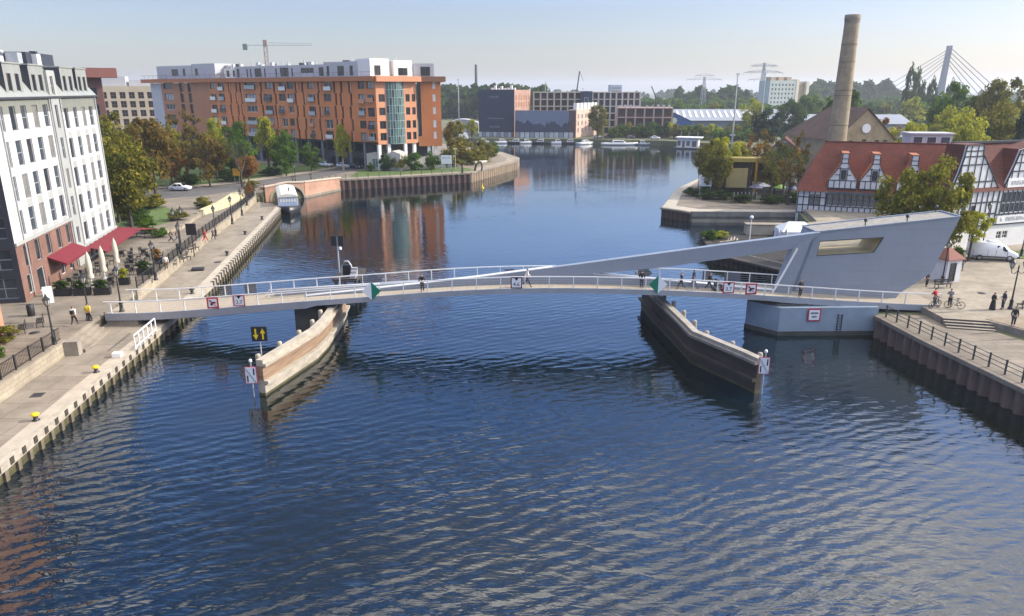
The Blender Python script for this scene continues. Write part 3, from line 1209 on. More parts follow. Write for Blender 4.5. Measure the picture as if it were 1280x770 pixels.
prohibit(-27.3, 'leftmost red framed white sign with a black symbol on the bridge railing')
clearance(-24.9, '2.7', 'red framed clearance sign next to the leftmost sign on the bridge')
clearance(.35, '4.6', 'dark framed clearance sign at the middle of the bridge railing', mat('sign_darkred', (.10, .02, .03), .5, .1, 3))
clearance(19.9, '3.7', 'red framed clearance sign beside the stroller on the bridge')
prohibit(22.0, 'red framed white sign with black symbol nearest the counterweight house')


def diamond(x, lf, label):
    t = thing('diamond_sign', label, 'sign', bloc(x, -2.26, dz(x) + .62), BRZ, 'diamond signs on the bridge railing')
    s = .86
    for nm, m, k in (('half', SGREEN if lf else SWHITE, -1), ('half', SWHITE if lf else SGREEN, 1)):
        b = MB()
        b.extr([(0, -.02, s), (k * s, -.02, 0), (0, -.02, -s)], (0, .04, 0))
        b.build(nm, m, t)


diamond(-12.85, False, 'diamond sign half white half green on the left part of the bridge')
diamond(13.35, True, 'diamond sign half green half white on the right part of the bridge')


def back_sign(x, dia, label, w=1.15, h=1.1):
    b = MB()
    if dia:
        b.extr([(0, 0, .86), (.86, 0, 0), (0, 0, -.86), (-.86, 0, 0)], (0, .04, 0))
    else:
        b.box(-w / 2, 0, -h / 2, w / 2, .04, h / 2)
    t = tag(b.build('sign_panel', SBACK), label, 'sign', 'signs on the far railing of the bridge')
    t.location = bloc(x, 2.24, dz(x) + .55)
    t.rotation_euler.z = BRZ


back_sign(-27.6, False, 'dark back of a square sign on the far railing, first from the left', 1.0)
back_sign(-25.3, False, 'dark back of a square sign on the far railing, second from the left')
back_sign(-13.4, True, 'dark diamond sign back on the far railing behind the white and green diamond')
back_sign(-.2, False, 'dark back of a low wide sign on the far railing at mid bridge', .95, .55)
back_sign(12.9, True, 'dark diamond sign back on the far railing beside the standing person')
back_sign(19.2, False, 'dark back of a square sign on the far railing behind the stroller walker', .95)
back_sign(21.7, False, 'dark back of a wide sign on the far railing left of the strut', 1.6)


def pier_sign():
    t = thing('pier_sign', 'red framed white sign with two dark text lines on the bridge pier', 'sign', bloc(27.9, -2.83, 2.05), BRZ)
    plate(t, 1.2, 1.2, SWHITE, RED, .12)
    b = MB()
    for j, n in ((.18, 6), (-.16, 4)):
        for i in range(n):
            x = (i - (n - 1) / 2) * .12
            b.box(x - .03, -.03, j - .09, x + .03, -.016, j + .09)
            b.box(x - .05, -.028, j - .02, x + .05, -.017, j + .02)
    b.build('lettering', SBLACK, t)


pier_sign()


def n_sign(x, y, z, w, h, rz, label, pole=1.4, face=None):
    t = thing('guide_sign', label, 'sign', (x, y, z), rz)
    plate(t, w, h, face or SWHITE, RED, .05)
    b = MB()
    b.bar((-w * .4, -.03, h * .42), (w * .4, -.03, -h * .42), .09, .012)
    b.build('diagonal', SBLACK, t)
    for x_, z_ in ((-w * .28, -h * .4), (w * .28, .02)):
        b = MB()
        b.box(x_ - w * .06, -.03, z_, x_ + w * .06, -.016, z_ + h * .38)
        b.build('arrow', SBLACK, t)
    if pole:
        b = MB()
        b.tube([(0.05, .09, -pole - h / 2), (.05, .09, h / 2 + .3)], .05, 8)
        b.build('post', GALV, t)
        b = MB()
        b.lathe([(.05, 0), (.12, .05), (.12, .2), (.03, .28)], (.05, .09, h / 2 + .3), 8)
        b.build('lamp', WHITE, t)


n_sign(-19.35, 49.6, 1.75, .85, 1.35, R(6), 'tall white sign with a dark diagonal on the tip of the left guide', 2.2)
n_sign(18.75, 50.0, 2.35, .8, 1.35, R(-8), 'tall white sign with a dark diagonal on the tip of the right guide', 2.4)
n_sign(36.6, 44.9, 2.7, .8, 1.1, R(-28), 'blue and white arrow sign on the right quay railing', 0, mat('sign_blue', (.05, .12, .40), .5, .1, 3))


def arrow_board():
    t = thing('arrow_board', 'black board with two yellow arrows on a post at the left guide', 'sign', (-19.0, 51.2, 2.3), R(3))
    b = MB()
    b.tube([(0, .05, 0), (0, .05, 1.9)], .05, 8)
    b.build('post', GALV, t)
    b = MB()
    b.box(-.58, 0, 1.55, .58, .09, 2.7)
    b.build('board', SBLACK, t)
    for s, nm in ((-1, 'arrow'), (1, 'arrow')):
        b = MB()
        cx = s * .26
        k = -s
        P = [(-.06, -.42 * -k), (.06, -.42 * -k), (.06, .05 * -k), (.2, .05 * -k), (0, .45 * -k), (-.2, .05 * -k), (-.06, .05 * -k)]
        b.extr([(cx + x, -.012, 2.12 + z) for x, z in P], (0, .012, 0))
        b.build(nm, YEL, t)


arrow_board()


def signal_post():
    t = thing('signal_post', 'signal post with two black panels behind the left end of the bridge', 'signal', (-19.5, 79.0, 2.2))
    b = MB()
    b.tube([(0, 0, 0), (0, 0, 4.1)], .09, 8)
    b.build('post', GALV, t)
    for x in (-.38, .42):
        b = MB()
        b.box(x - .3, -.12, 3.1, x + .3, .1, 4.25)
        b.build('panel', SBLACK, t)
    b = MB()
    b.lathe([(.16, 0), (.16, .25), (.1, .32)], (.3, -.1, 2.7), 10)
    b.build('lamp', WHITE, t)


signal_post()


def machine():
    t = thing('winch_cabinet', 'black arched mooring frame with grey boxes behind the left railing', 'machinery', (-18.3, 77.6, 2.25))
    b = MB()
    b.tube([(-.55, 0, 0), (-.5, 0, 1.1), (-.2, 0, 1.6), (.2, 0, 1.6), (.5, 0, 1.1), (.55, 0, 0)], .1, 8)
    b.build('frame', GALV, t)
    b = MB()
    b.box(-.45, -.1, 0, .4, .5, 1.15)
    b.build('cabinet', SBLACK, t)
    b = MB()
    b.box(-1.3, -1.6, -.35, 1.4, 3.4, 0)
    for x_ in (-1, 1.1):
        for y_ in (-1.2, 1, 3):
            b.box(x_ - .15, y_ - .15, -3.6, x_ + .15, y_ + .15, -.34)
    b.build('platform', TIMBD, t)
    b = MB()
    for k in range(3):
        b.box(.6, -.4 - k * .5, 0, 1.2, -.05 - k * .5, .95 - k * .25)
    b.build('box', GALV, t)


machine()
# ------------------------------------------------------------------ white apartment house on the left
WPL = mat('white_render', (.51, .505, .49), .85, .1, .3)
GPL = mat('grey_render_panels', (.34, .345, .33), .8, .1, .4)
OLIVE = mat('olive_ribbed_cladding', (.19, .195, .165), .7, .1, .4, stretch=(4, 4, .2))
ZINC = mat('zinc_roof', (.27, .28, .26), .5, .1, .4, stretch=(3, 3, .2))
NAVYC = mat('dark_blue_cladding', (.035, .04, .055), .5, .15, .6)
BRICK = brick_mat('red_brick', (.235, .105, .075), (.19, .085, .062), (.2, .15, .12), .5, .15, .02)
AWN = mat('crimson_awning', (.155, .011, .021), .8, .12, 1.2)
FRAME = mat('grey_window_frame', (.30, .31, .33), .5, .1, 2)
PENTX = mat('pale_roof_unit', (.55, .56, .58), .6, .1, .5)
FRW = mat('white_window_frame', (.62, .62, .60), .5, .06, 2)
PLANT = leaf_mat('shrub_leaves', [(.012, .025, .006), (.03, .06, .012), (.07, .11, .02)])

K0, K1 = Vector((-46.74, 66.47)), Vector((-52.85, 93.86))
ang = math.atan2((K1 - K0).y, (K1 - K0).x)
WB = thing('white_apartment_house', 'white five storey house with mansard dormers and crimson awnings on the left promenade', 'building', (K0.x, K0.y, 2.4), ang)
I4 = Matrix.Identity(4)


def up(rows):      # absolute heights to local
    return [(a - 2.4, b - 2.4) for a, b in rows]


LEN = 30.2
rowsA = up([(8.5, 10.9), (11.7, 14.1), (14.9, 17.3), (18.2, 20.5)])
colsA = [(2.0, 3.0), (4.4, 5.75), (7.0, 8.35), (9.8, 11.15), (12.6, 13.95)]
rowsC = up([(4.75, 6.95), (8.0, 10.2), (11.1, 13.35), (14.4, 16.65), (17.7, 20.0)])
colsC = [(18.5, 19.8), (21.5, 22.7), (24.4, 25.6), (27.0, 28.4)]
rA = [(c[0], r[0], c[1], r[1]) for r in rowsA for c in colsA]
rC = [(c[0], r[0], c[1], r[1]) for r in rowsC for c in colsC]
rS = [(15.65, r[0], 16.45, r[1]) for r in up([(5.0, 6.9), (8.2, 10.4), (11.3, 13.5), (14.6, 16.9), (17.9, 20.4), (21.4, 23.4)])]
b = MB()
facade(b, 14.85, 5.75, 17.35, rA, .2)
b.build('wall', WPL, WB)
b = MB()
facade(b, LEN, 2.1, 17.15, rC, .2, u0=17.25)
b.add([(LEN, 0, 2.1), (LEN, 12, 2.1), (LEN, 12, 17.15), (LEN, 0, 17.15)], [(0, 1, 2, 3)])
b.build('wall', WPL, WB)
b = MB()                                                  # olive attic band round the top windows
facade(b, 14.85, 17.35, 18.9, rA, .2)
b.build('attic_band', OLIVE, WB)
b = MB()
facade(b, LEN, 17.15, 18.9, rC, .2, u0=17.25)
b.build('attic_band', OLIVE, WB)
b = MB()
facade(b, 17.15, 0.05, 21.4, rS, .15, u0=14.95, M=Matrix.Translation((0, -.12, 0)))
b.box(14.9, -.12, .05, 14.95, .3, 21.4)
b.box(17.15, -.12, .05, 17.2, .3, 21.4)
b.box(14.95, -.115, 21.4, 17.15, 1.5, 21.6)
b.build('stair_tower', GPL, WB)
# spandrel panels under the windows
def spandrel(*a):
    b = MB()
    b.box(*a)
    b.build('spandrel', GPL, WB)


for c in colsC:
    for r in rowsC[:-1]:
        spandrel(c[0] + .02, -.015, r[1] + .02, c[1] - .02, .01, r[1] + .75)
for c in colsA[1:]:
    spandrel(c[0] + .02, -.015, rowsA[0][0] - .42, c[1] - .02, .01, rowsA[0][0] - .02)
    spandrel(c[0] + .02, -.015, rowsA[1][0] - .75, c[1] - .02, .01, rowsA[1][0] - .02)
rB = [(u, 3.1, u + 1.15, 5.25) for u in (1.6, 4.3, 7.2, 10.1, 12.9)] + [(9.7, .3, 10.9, 2.5), (12.2, .3, 13.3, 2.5), (3.6, .1, 5.4, 2.4), (1.2, .5, 2.2, 2.4)]
b = MB()
facade(b, 14.9, .02, 5.45, rB, .22)
b.build('brick_base', BRICK, WB)
b = MB()
b.box(0, -.16, 5.45, 14.9, .1, 5.75)
b.build('string_course', GPL, WB)
b = MB()
b.box(17.2, -.16, 1.85, LEN, .1, 2.1)
b.build('string_course', GPL, WB)
rG = [(u, .15, u + 1.1, 1.8) for u in (17.6, 19.2, 20.9, 22.6, 24.4, 26.2, 28)]
b = MB()
facade(b, LEN, .02, 1.85, rG, .2, u0=17.2)
b.build('shop_front', mat('cream_shop_front', (.45, .42, .36), .7, .15, 1), WB)
CURT = mat('curtained_glass', (.20, .195, .18), .12, .35, .6, spec=.7)
for i, r in enumerate(rA + rC + rS):
    put_window(WB, I4 if r not in rS else Matrix.Translation((0, -.12, 0)), r, FRAME, (GLASS, GLASSB, GLASS, CURT, GLASS, GLASSB, CURT)[(i * 5 + i // 4) % 7], .14, 1, 2 if i % 2 else 1, .07)
for p_ in (2.0, 14.4, 17.6, 29.6):                       # downpipes
    b = MB()
    b.tube([(p_, -.1, .3), (p_, -.1, 18.7)], .07, 6)
    b.build('downpipe', GALV, WB)
for r in rB[:5]:
    put_window(WB, I4, r, FRAME, GLASS, .12, 1, 1, .07)
for r in rB[5:] + rG:
    put_window(WB, I4, r, FRW, GLASS, .12, 1, 1, .08, name='door')
# mansard roof with dormers
b = MB()
b.add([(-.1, -.15, 18.9), (LEN + .2, -.15, 18.9), (LEN - 1.8, 1.9, 22.1), (-.1, 1.9, 22.1), (LEN + .2, 13.2, 18.9), (LEN - 1.8, 11, 22.1), (-.1, 13.2, 18.9), (-.1, 11, 22.1)],
      [(0, 1, 2, 3), (1, 4, 5, 2), (3, 2, 5, 7), (4, 6, 7, 5), (0, 3, 7, 6)])
b.build('mansard_roof', ZINC, WB)
b = MB()
b.box(-.15, -.28, 18.72, LEN + .25, -.12, 18.92)
b.build('gutter', DARKG, WB)
for u0, u1 in ((-.1, 3.2), (5.0, 9.0), (10.9, 14.8), (19.6, 23.7), (24.7, 28.4)):
    n = 2
    ww = .95
    cs = [u0 + (u1 - u0) * k - ww / 2 for k in (.27, .73)]
    rr = [(c, 19.15, c + ww, 21.1) for c in cs]
    b = MB()
    M = Matrix.Translation((0, .12, 0))
    facade(b, u1, 18.85, 22.0, rr, .15, u0=u0, M=M)
    d = b.build('dormer', ZINC, WB)
    b = MB()
    b.box(u0 + .001, .13, 18.95, u0 + .16, 2.3, 21.99)
    b.build('cheek', NAVYC, d)
    b = MB()
    b.box(u1 - .16, .13, 18.95, u1 - .001, 2.3, 21.99)
    b.build('cheek', NAVYC, d)
    b = MB()
    b.box(u0 - .08, .02, 22.0, u1 + .08, 3, 22.14)
    b.build('dormer_roof', ZINC, d)
    for r in rr:
        put_window(WB, M, r, DARKG, GLASS, .1)
# end wall towards the camera, dark cladding with large panes
b = MB()
Me = TM(0, 13, 0, -math.pi / 2)
re = [(x, z, x + 2.3, z + 2.0) for z in (.4, 3.2, 6.2, 9.2, 12.2, 15.3) for x in (10.2, 6.8, 3.0)]
facade(b, 13, .02, 18.8, re, .3, M=Me)
b.build('end_wall', NAVYC, WB)
for r in re:
    put_window(WB, Me, r, FRAME, GLASSB, .2, 2, 2, .08)
b = MB()
b.box(.0, 13, .02, LEN, 13.2, 19)
b.build('rear_wall', WPL, WB)
for (u0, u1, dp) in ((6.6, 14.2, 1.7),):
    b = MB()
    b.add([(u0, .0, 3.0), (u1, 0, 3.0), (u1, -dp, 2.25), (u0, -dp, 2.25), (u0, -dp, 1.98), (u1, -dp, 1.98), (u0, 0, 2.9), (u1, 0, 2.9)], [(0, 1, 2, 3), (3, 2, 5, 4), (0, 3, 4, 6), (2, 1, 7, 5), (6, 4, 5, 7)])
    b.build('awning', AWN, WB)
b = MB()
b.add([(17.4, -.2, 1.8), (30.1, -.2, 1.8), (30.6, -2.6, 1.35), (17.2, -2.4, 1.2), (17.2, -2.4, 1.0), (30.6, -2.6, 1.15)], [(0, 1, 2, 3), (3, 2, 5, 4)])
b.add([(29.2, .4, 1.85), (31.0, .6, 1.82), (33.6, -1.4, 1.05), (33.0, -4.5, 1.0), (30.1, -2.65, 1.37)], [(0, 1, 2, 3, 4)])
b.build('awning', AWN, WB)
b = MB()
for x, y in ((32.9, -4.4), (33.4, -1.5), (31, -3.2)):
    b.bar((x, y, 0), (x, y, 1.0), .07)
b.build('awning_post', BLACK, WB)
rr = random.Random(3)                                     # plant on the roof
for i in range(26):
    b = MB()
    b.cbox(rr.uniform(0, 24), rr.uniform(2.5, 7), 22.1, rr.uniform(.5, 1.6), rr.uniform(.5, 1.2), rr.uniform(.4, 1.7))
    b.build('roof_unit', rr.choice((GALV, GALV, PENTX, NAVYC)), WB)
for i in range(10):
    b = MB()
    b.lathe([(.14, 0), (.14, 1.2), (.26, 1.22), (.26, 1.5), (.05, 1.6)], (rr.uniform(0, 26), rr.uniform(2.5, 5), 22.1), 8, 0)
    b.build('roof_vent', GALV, WB)
for x, h_ in ((12, 24.9), (3, 24.6)):
    b = MB()
    b.bar((x, 3, 22.1), (x, 3, h_), .05)
    b.build('aerial', GALV, WB)
b = MB()
b.box(19, 3, 22.12, 27, 7, 23.6)
b.build('roof_housing', NAVYC, WB)
b = MB()
b.box(6, 4.5, 22.12, 17, 8, 23.3)
b.build('roof_housing', mat('grey_blue_housing', (.16, .18, .22), .6), WB)

# tall brick house whose corner cuts into the lower left of the view
BH = thing('brick_house', 'sunlit orange brick house corner at the lower left edge', 'building', (-42.6, 57.4, 2.4), math.atan2(-4.8, 1.9))
ORB = brick_mat('orange_brick', (.50, .24, .13), (.43, .19, .10), (.42, .30, .22), .5, .15, .02)
b = MB()
rw = [(x, z, x + 1.3, z + 1.9) for z in (.9, 4, 7, 10) for x in (3.4, 7.4, 11.4, 15.4)]
Mb = TM(16, 0, 0, math.pi)
# u runs towards the far corner when seen from the river
facade(b, 16, .02, 13.5, [(16 - r[2] + .0, r[1], 16 - r[0], r[3]) for r in rw], .22, M=Mb)
b.box(0, -9, .02, .02, -.01, 13.5)
b.box(16, -9, .02, 16.02, -.01, 13.5)
b.build('wall', ORB, BH)
for r in rw:
    put_window(BH, Mb, (16 - r[2], r[1], 16 - r[0], r[3]), FRW, GLASS, .14, 2, 1)
b = MB()
b.extr([(-.3, .35, 13.5), (-.3, -4.5, 17), (-.3, -9.3, 13.5)], (16.6, 0, 0))
b.build('roof', mat('brown_tiles', (.16, .07, .05), .85, .2, .8), BH)


# ------------------------------------------------------------------ orange apartment block
ORA = mat('orange_brown_cladding', (.62, .205, .062), .6, .14, .12)
ORL = mat('lightened_orange_cladding', (.60, .265, .135), .6, .08, .2)  # orange lightened for the sun on the corner facets; also balconies and fins
BRN = mat('brown_cladding', (.27, .125, .06), .6, .1, .2)
PENT = mat('grey_white_penthouse', (.45, .455, .48), .7, .08, .2)
PENTW = mat('white_penthouse', (.80, .78, .74), .7, .05, .2)
GREENG = mat('green_glass', (.10, .17, .16), .12, .2, .4, spec=.7)
A2, B2 = Vector((-113, 238)), Vector((-33.4, 184.2))
LM = (B2 - A2).length
OB = thing('apartment_block', 'long orange brown apartment block with grey penthouses and a green glass corner bay', 'building', (A2.x, A2.y, 2.4), math.atan2((B2 - A2).y, (B2 - A2).x))
# heights above the base
rows = [(r0 - 2.4, r1 - 2.4) for r0, r1 in ((9.75, 11.6), (12.6, 14.5), (15.9, 17.7), (19.1, 20.9), (22.2, 24.0))]
rr = random.Random(5)
loggias = [(5.0, 9.8), (28.9, 31.6), (33.0, 35.6), (45.3, 50.0), (53.8, 57.0), (59.7, 62.5), (63.3, 65.8), (71.5, 74.1), (77.4, 80.2), (90.0, 92.3), (93.0, 95.4)]
slims = [(13.4, 15.4), (17.8, 19.5)]
zig = [38.0, 41.0, 43.1, 52.0, 57.9, 66.4, 69.4, 75.3, 81.5, 83.7, 87.0]
wins, strips = [], []
for k, r in enumerate(rows):
    for i, u in enumerate(loggias):
        j = rr.choice((0, 0, .4, -.3)) if 50 < u[0] < 82 else 0
        e_ = rr.choice((0, .5, .9)) if 55 < u[0] < 82 else 0
        wins.append((u[0] + j, r[0] - (.35 if (i + k) % 3 == 0 else 0), u[1] + j - e_, r[1]))
    for u in slims:
        strips.append((u[0], r[0] - .9, u[1], r[1] + .1))
    for i, u in enumerate(zig):
        j = (.42 if (k + i) % 2 else 0)
        strips.append((u + j - .38, r[0] - .98, u + j + .38, r[1] + .25))
holes = wins + strips
b = MB()
facade(b, 28.6, 6.9, 21.5, [h for h in holes if h[2] < 28], .5, u0=-2.0)
b.build('wall', mat('dull_brown_cladding', (.40, .165, .07), .6, .12, .15), OB)
b = MB()
facade(b, LM, 6.9, 21.5, [h for h in holes if h[0] > 28], .5, u0=28.6)
b.build('wall', ORA, OB)
b = MB()
b.box(-1.9, -.12, 6.9, 3.9, .02, 21.45)
b.build('pale_panel', PENT, OB)
b = MB()
b.box(-5.5, -1.1, 21.6, LM + .3, 1.5, 22.7)
b.build('cornice_slab', mat('cornice_brown', (.42, .15, .055), .65, .1, .2), OB)
b = MB()
for i in range(40):
    u = -3 + i * 2.45
    b.bar((u, -1.15, 22.8), (u, -1.15, 23.75), .05)
b.bar((-5, -1.15, 23.75), (LM, -1.15, 23.75), .06)
b.build('roof_railing', DARKG, OB)
WPANE = mat('pale_curtained_glass', (.34, .35, .37), .15, .3, .5, spec=.7)
for i, r in enumerate(wins):
    put_window(OB, I4, (r[0], r[1], round(r[0] + (r[2] - r[0]), 2), r[3]), (DARKG, FRW, DARKG)[i % 3], GLASSB if i % 3 else WPANE, .32, 3 if r[2] - r[0] > 3.5 else 2, 1, .12, split=False)
for i, r in enumerate(strips):
    o = put_window(OB, I4, r, DARKG, GLASS if i % 5 else GLASSB, .34, 1, 2, .09, name='glazing_strip', split=False)
def balcony(r, k):
    b = MB()
    b.box(r[0] + .1, -.42, r[1] - .05, r[2] - .1, -.34, r[1] + .95, 0)
    b.box(r[0] + .05, -.43, r[1] - .2, r[2] - .05, .02, r[1] - .05, 1)
    b.build('balcony', [(GALV, ORL, GLASSB, PENTW)[k], BRN], OB)
for r in wins:
    if rr.random() < .62:
        balcony(r, rr.choice((0, 1, 2, 3)))
def fin(u, z0_, z1_):
    b = MB()
    b.box(u, -.16, z0_, u + .62, -.01, z1_)
    b.build('fin_panel', ORL, OB)
for r in strips:
    if r[0] > 30 and rr.random() < .3:
        fin(r[2] + .02, r[1] + .4, r[3])
# dark recessed ground floors with parking bays
b = MB()
gb = [(4 + i * 7.3, .3, 9 + i * 7.3, 2.6) for i in range(12)] + [(30 + i * 5.1, 4.2, 34.2 + i * 5.1, 6.2) for i in range(12)]
facade(b, LM, 0, 6.9, gb, 1.2, M=Matrix.Translation((0, 1.6, 0)), u0=-2)
b.add([(-2, 0, 6.9), (LM, 0, 6.9), (LM, 1.6, 6.9), (-2, 1.6, 6.9)], [(0, 3, 2, 1)])
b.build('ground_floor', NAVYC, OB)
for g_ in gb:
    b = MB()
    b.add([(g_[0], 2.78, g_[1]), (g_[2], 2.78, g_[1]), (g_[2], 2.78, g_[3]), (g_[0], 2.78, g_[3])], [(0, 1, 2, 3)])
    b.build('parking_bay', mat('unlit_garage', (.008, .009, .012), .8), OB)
for u, z in ((36, 3.9), (52, 4.0), (61.5, 4.1), (73.5, 3.9), (84, 4.0), (55, .5), (66.5, .6), (70, .5)):
    b = MB()
    b.box(u, 1.45, z, u + .9, 1.58, z + 2.2)
    b.build('pale_panel', PENT, OB)
b = MB()
cm = MB()
cm.box(0, .35, 0, .5, .85, 6.9)
c0 = cm.build('column', mat('grey_column', (.20, .21, .24), .7), OB, (2, 0, 0))
for i in range(1, 18):
    inst(c0, OB).location = (2 + i * 5.2, 0, 0)
# penthouses
def pent(u0, u1, v0, v1, z0, z1, m, wn):
    b = MB()
    M = Matrix.Translation((0, v0, 0))
    facade(b, u1, z0, z1, wn, .2, M=M, u0=u0)
    b.add([(u0, v0, z1), (u1, v0, z1), (u1, v1, z1), (u0, v1, z1), (u0, v0, z0), (u0, v1, z0), (u1, v0, z0), (u1, v1, z0)], [(0, 1, 2, 3), (4, 0, 3, 5), (1, 6, 7, 2)])
    b.build('penthouse', m, OB)
    for r in wn:
        put_window(OB, M, r, DARKG, GLASS, .12, 2 if r[2] - r[0] > 1.8 else 1, 1, .08, split=False)


pent(0, 18, 1.5, 12, 22.8, 26.6, PENT, [(8, 23.6, 11.5, 25.6), (14, 23.6, 15.3, 25.7)])
pent(18.02, 29.5, 2, 12, 22.8, 27.0, PENT, [(19.5, 23.6, 21, 25.7)])
pent(31, 38, 4, 12, 22.8, 25.5, PENTW, [(32, 23.2, 33.4, 25), (35, 23.2, 37, 25)])
pent(38.02, 76, 2.5, 12, 22.8, 25.9, PENT, [(39, 23, 40.2, 25.3), (43.4, 23, 44, 25.2), (45, 23, 45.6, 25.2), (47, 23, 50, 25.3), (51.2, 23, 51.8, 25.2), (56, 23, 56.6, 25.2), (58, 23, 61.5, 25.3), (62.6, 23, 63.2, 25.2), (66.5, 23.9, 71.5, 25.1), (73.5, 23, 75.3, 25.2)])
pent(76.02, 92, 2, 12, 22.8, 26.4, PENT, [(77, 23, 78, 25.4), (81, 23, 83.4, 25.4), (85.4, 23, 86.6, 25.4), (88.6, 23, 91.2, 25.4)])
for i in range(46):
    b = MB()
    u, v = rr.uniform(20, 95), rr.uniform(4, 10)
    if rr.random() < .4:
        b.tube([(u, v, 25.5), (u, v, 26.8 + rr.random())], .14, 6)
        b.build('roof_vent', GALV, OB)
    else:
        b.cbox(u, v, 25.5, rr.uniform(.6, 2.2), .8, rr.uniform(.7, 1.6))
        b.build('roof_unit', rr.choice((GALV, DARKG)), OB)
# end and rear walls
b = MB()
b.box(-2, .01, 6.9, -1.98, 14, 21.5)
b.build('end_wall', mat('white_end_wall', (.5, .52, .56), .7), OB)
b = MB()
b.box(-2, 13.9, 0, LM, 14, 22.7)
b.add([(-2, 0, 22.75), (LM, 0, 22.75), (LM, 14, 22.75), (-2, 14, 22.75)], [(0, 1, 2, 3)])
b.build('rear_wall', BRN, OB)
# corner: sunlit facet with the green glass bay, then the brown end
OBinv = (Matrix.Translation((A2.x, A2.y, 2.4)) @ Matrix.Rotation(OB.rotation_euler.z, 4, 'Z')).inverted()


def seg(P, Q):
    P, Q = Vector(P), Vector(Q)
    d = Q - P
    return OBinv @ (Matrix.Translation((P.x, P.y, 2.4)) @ Matrix.Rotation(math.atan2(d.y, d.x), 4, 'Z')), d.length


Mf, Lf = seg((-33.4, 184.2), (-24.4, 191))
Mg, Lg = seg((-24.2, 191.6), (-18.3, 192.6))
rf_ = [(u, r[0], u + 1.7, r[1]) for r in rows[:-1] for u in (.7,)] + [(u, r[0], u + w_, r[1]) for r in rows[:-1] for u, w_ in ((8.2, 1.2), (10.0, 1.0))]
b = MB()
facade(b, 2.75, 6.4, 21.5, [r for r in rf_ if r[2] < 2.7], .3, M=Mf)
facade(b, Lf, 6.4, 21.5, [r for r in rf_ if r[0] > 7.6], .3, M=Mf, u0=7.7)
b.add([(0, 0, 6.4), (Lf, 0, 6.4), (Lf, 8, 6.4), (0, 8, 6.4)], [(0, 3, 2, 1)], 0, Mf)
b.build('corner_wall', ORL, OB)
for r in rf_:
    put_window(OB, Mf, r, DARKG, GLASS, .2, 2, 1, .1, split=False)
b = MB()
NB = 8
pts = []
for i in range(NB + 1):
    a = -1 + 2 * i / NB
    pts.append((5.2 + a * 2.5, -.95 * (1 - a * a)))
for i in range(NB):
    (x0, yy0), (x1, yy1) = pts[i], pts[i + 1]
    for j in range(8):
        z0_, z1_ = 6.5 + j * 1.87, 6.5 + (j + 1) * 1.87
        b.add([(x0, yy0, z0_), (x1, yy1, z0_), (x1, yy1, z1_), (x0, yy0, z1_)], [(0, 1, 2, 3)], (0 if (i + j * 3) % 4 else 1), Mf)
b.add([(x, y, 6.5) for x, y in pts], [tuple(range(NB + 1))], 0, Mf)
bay = b.build('glass_bay', [GREENG, GLASSB], OB)
b = MB()
for i in range(NB + 1):
    b.bar((pts[i][0], pts[i][1] - .03, 6.5), (pts[i][0], pts[i][1] - .03, 21.46), .09, .09, 0, Mf)
for j in range(9):
    for i in range(NB):
        b.bar((*pts[i], 6.5 + j * 1.87), (*pts[i + 1], 6.5 + j * 1.87), .1, .12, 0, Mf)
b.build('glazing_bars', mat('sage_metal', (.26, .36, .34), .5), bay)
b = MB()
b.box(-.3, -1.35, 21.5, Lf + .9, 9, 22.8, 0, Mf)
b.build('cornice_slab', ORL, OB)
re = [(3.9, r[0], 4.7, r[1]) for r in rows]
b = MB()
facade(b, Lg, 5.5, 21.5, re + [(.0, 8.0, .9, 21.4)], .3, M=Mg)
b.box(Lg, 0, 5.5, Lg + .03, 24, 21.5, 0, Mg)
b.build('wall', ORA, OB)
for r in re:
    put_window(OB, Mg, r, FRW, PENTW, .12, 1, 1, .08, split=False)
put_window(OB, Mg, (.0, 8.0, .9, 21.4), DARKG, GLASS, .2, 1, 8, .08, split=False)
b = MB()
b.box(-.8, -1.0, 21.5, Lg + 1.3, 24, 22.8, 0, Mg)
b.build('cornice_slab', BRN, OB)
b = MB()
for x0, x1, d0, z1_, m in ((-.6, 4.6, 1.2, 26.9, 0), (5.8, 11.0, 1.0, 26.6, 0), (4.6, 5.8, 2.2, 26.4, 1)):
    b.box(x0, d0, 22.8, x1, 9, z1_, m, Mf)
b.box(-.5, 2.5, 22.8, 4.6, 16, 26, 1, Mg)
b.build('penthouse', [PENTW, PENT], OB)
for M, r in ((Mf @ Matrix.Translation((0, 1.2, 0)), (.6, 23, 2.2, 25.3)), (Mf @ Matrix.Translation((0, 1.0, 0)), (7, 23, 9.6, 24.8)), (Mg @ Matrix.Translation((0, 2.5, 0)), (1.2, 23, 3.6, 25.2))):
    put_window(OB, M, r, DARKG, GLASS, -.06, 2, 1, .08, split=False)
b = MB()
for x, y in ((.4, .5), (3.0, .3), (7.8, .5), (10.6, .8)):
    b.cbox(x, y, 0, .8, .8, 6.4, 0, Mf)
b.cbox(2.6, .8, 0, .8, .8, 5.5, 0, Mg)
b.cbox(4.4, .8, 0, .8, .8, 5.5, 0, Mg)
b.build('column', PENTW, OB)
b = MB()
b.box(.5, 3, 0, Lf + 6, 3.3, 6.4, 0, Mf)
b.build('ground_floor', NAVYC, OB)

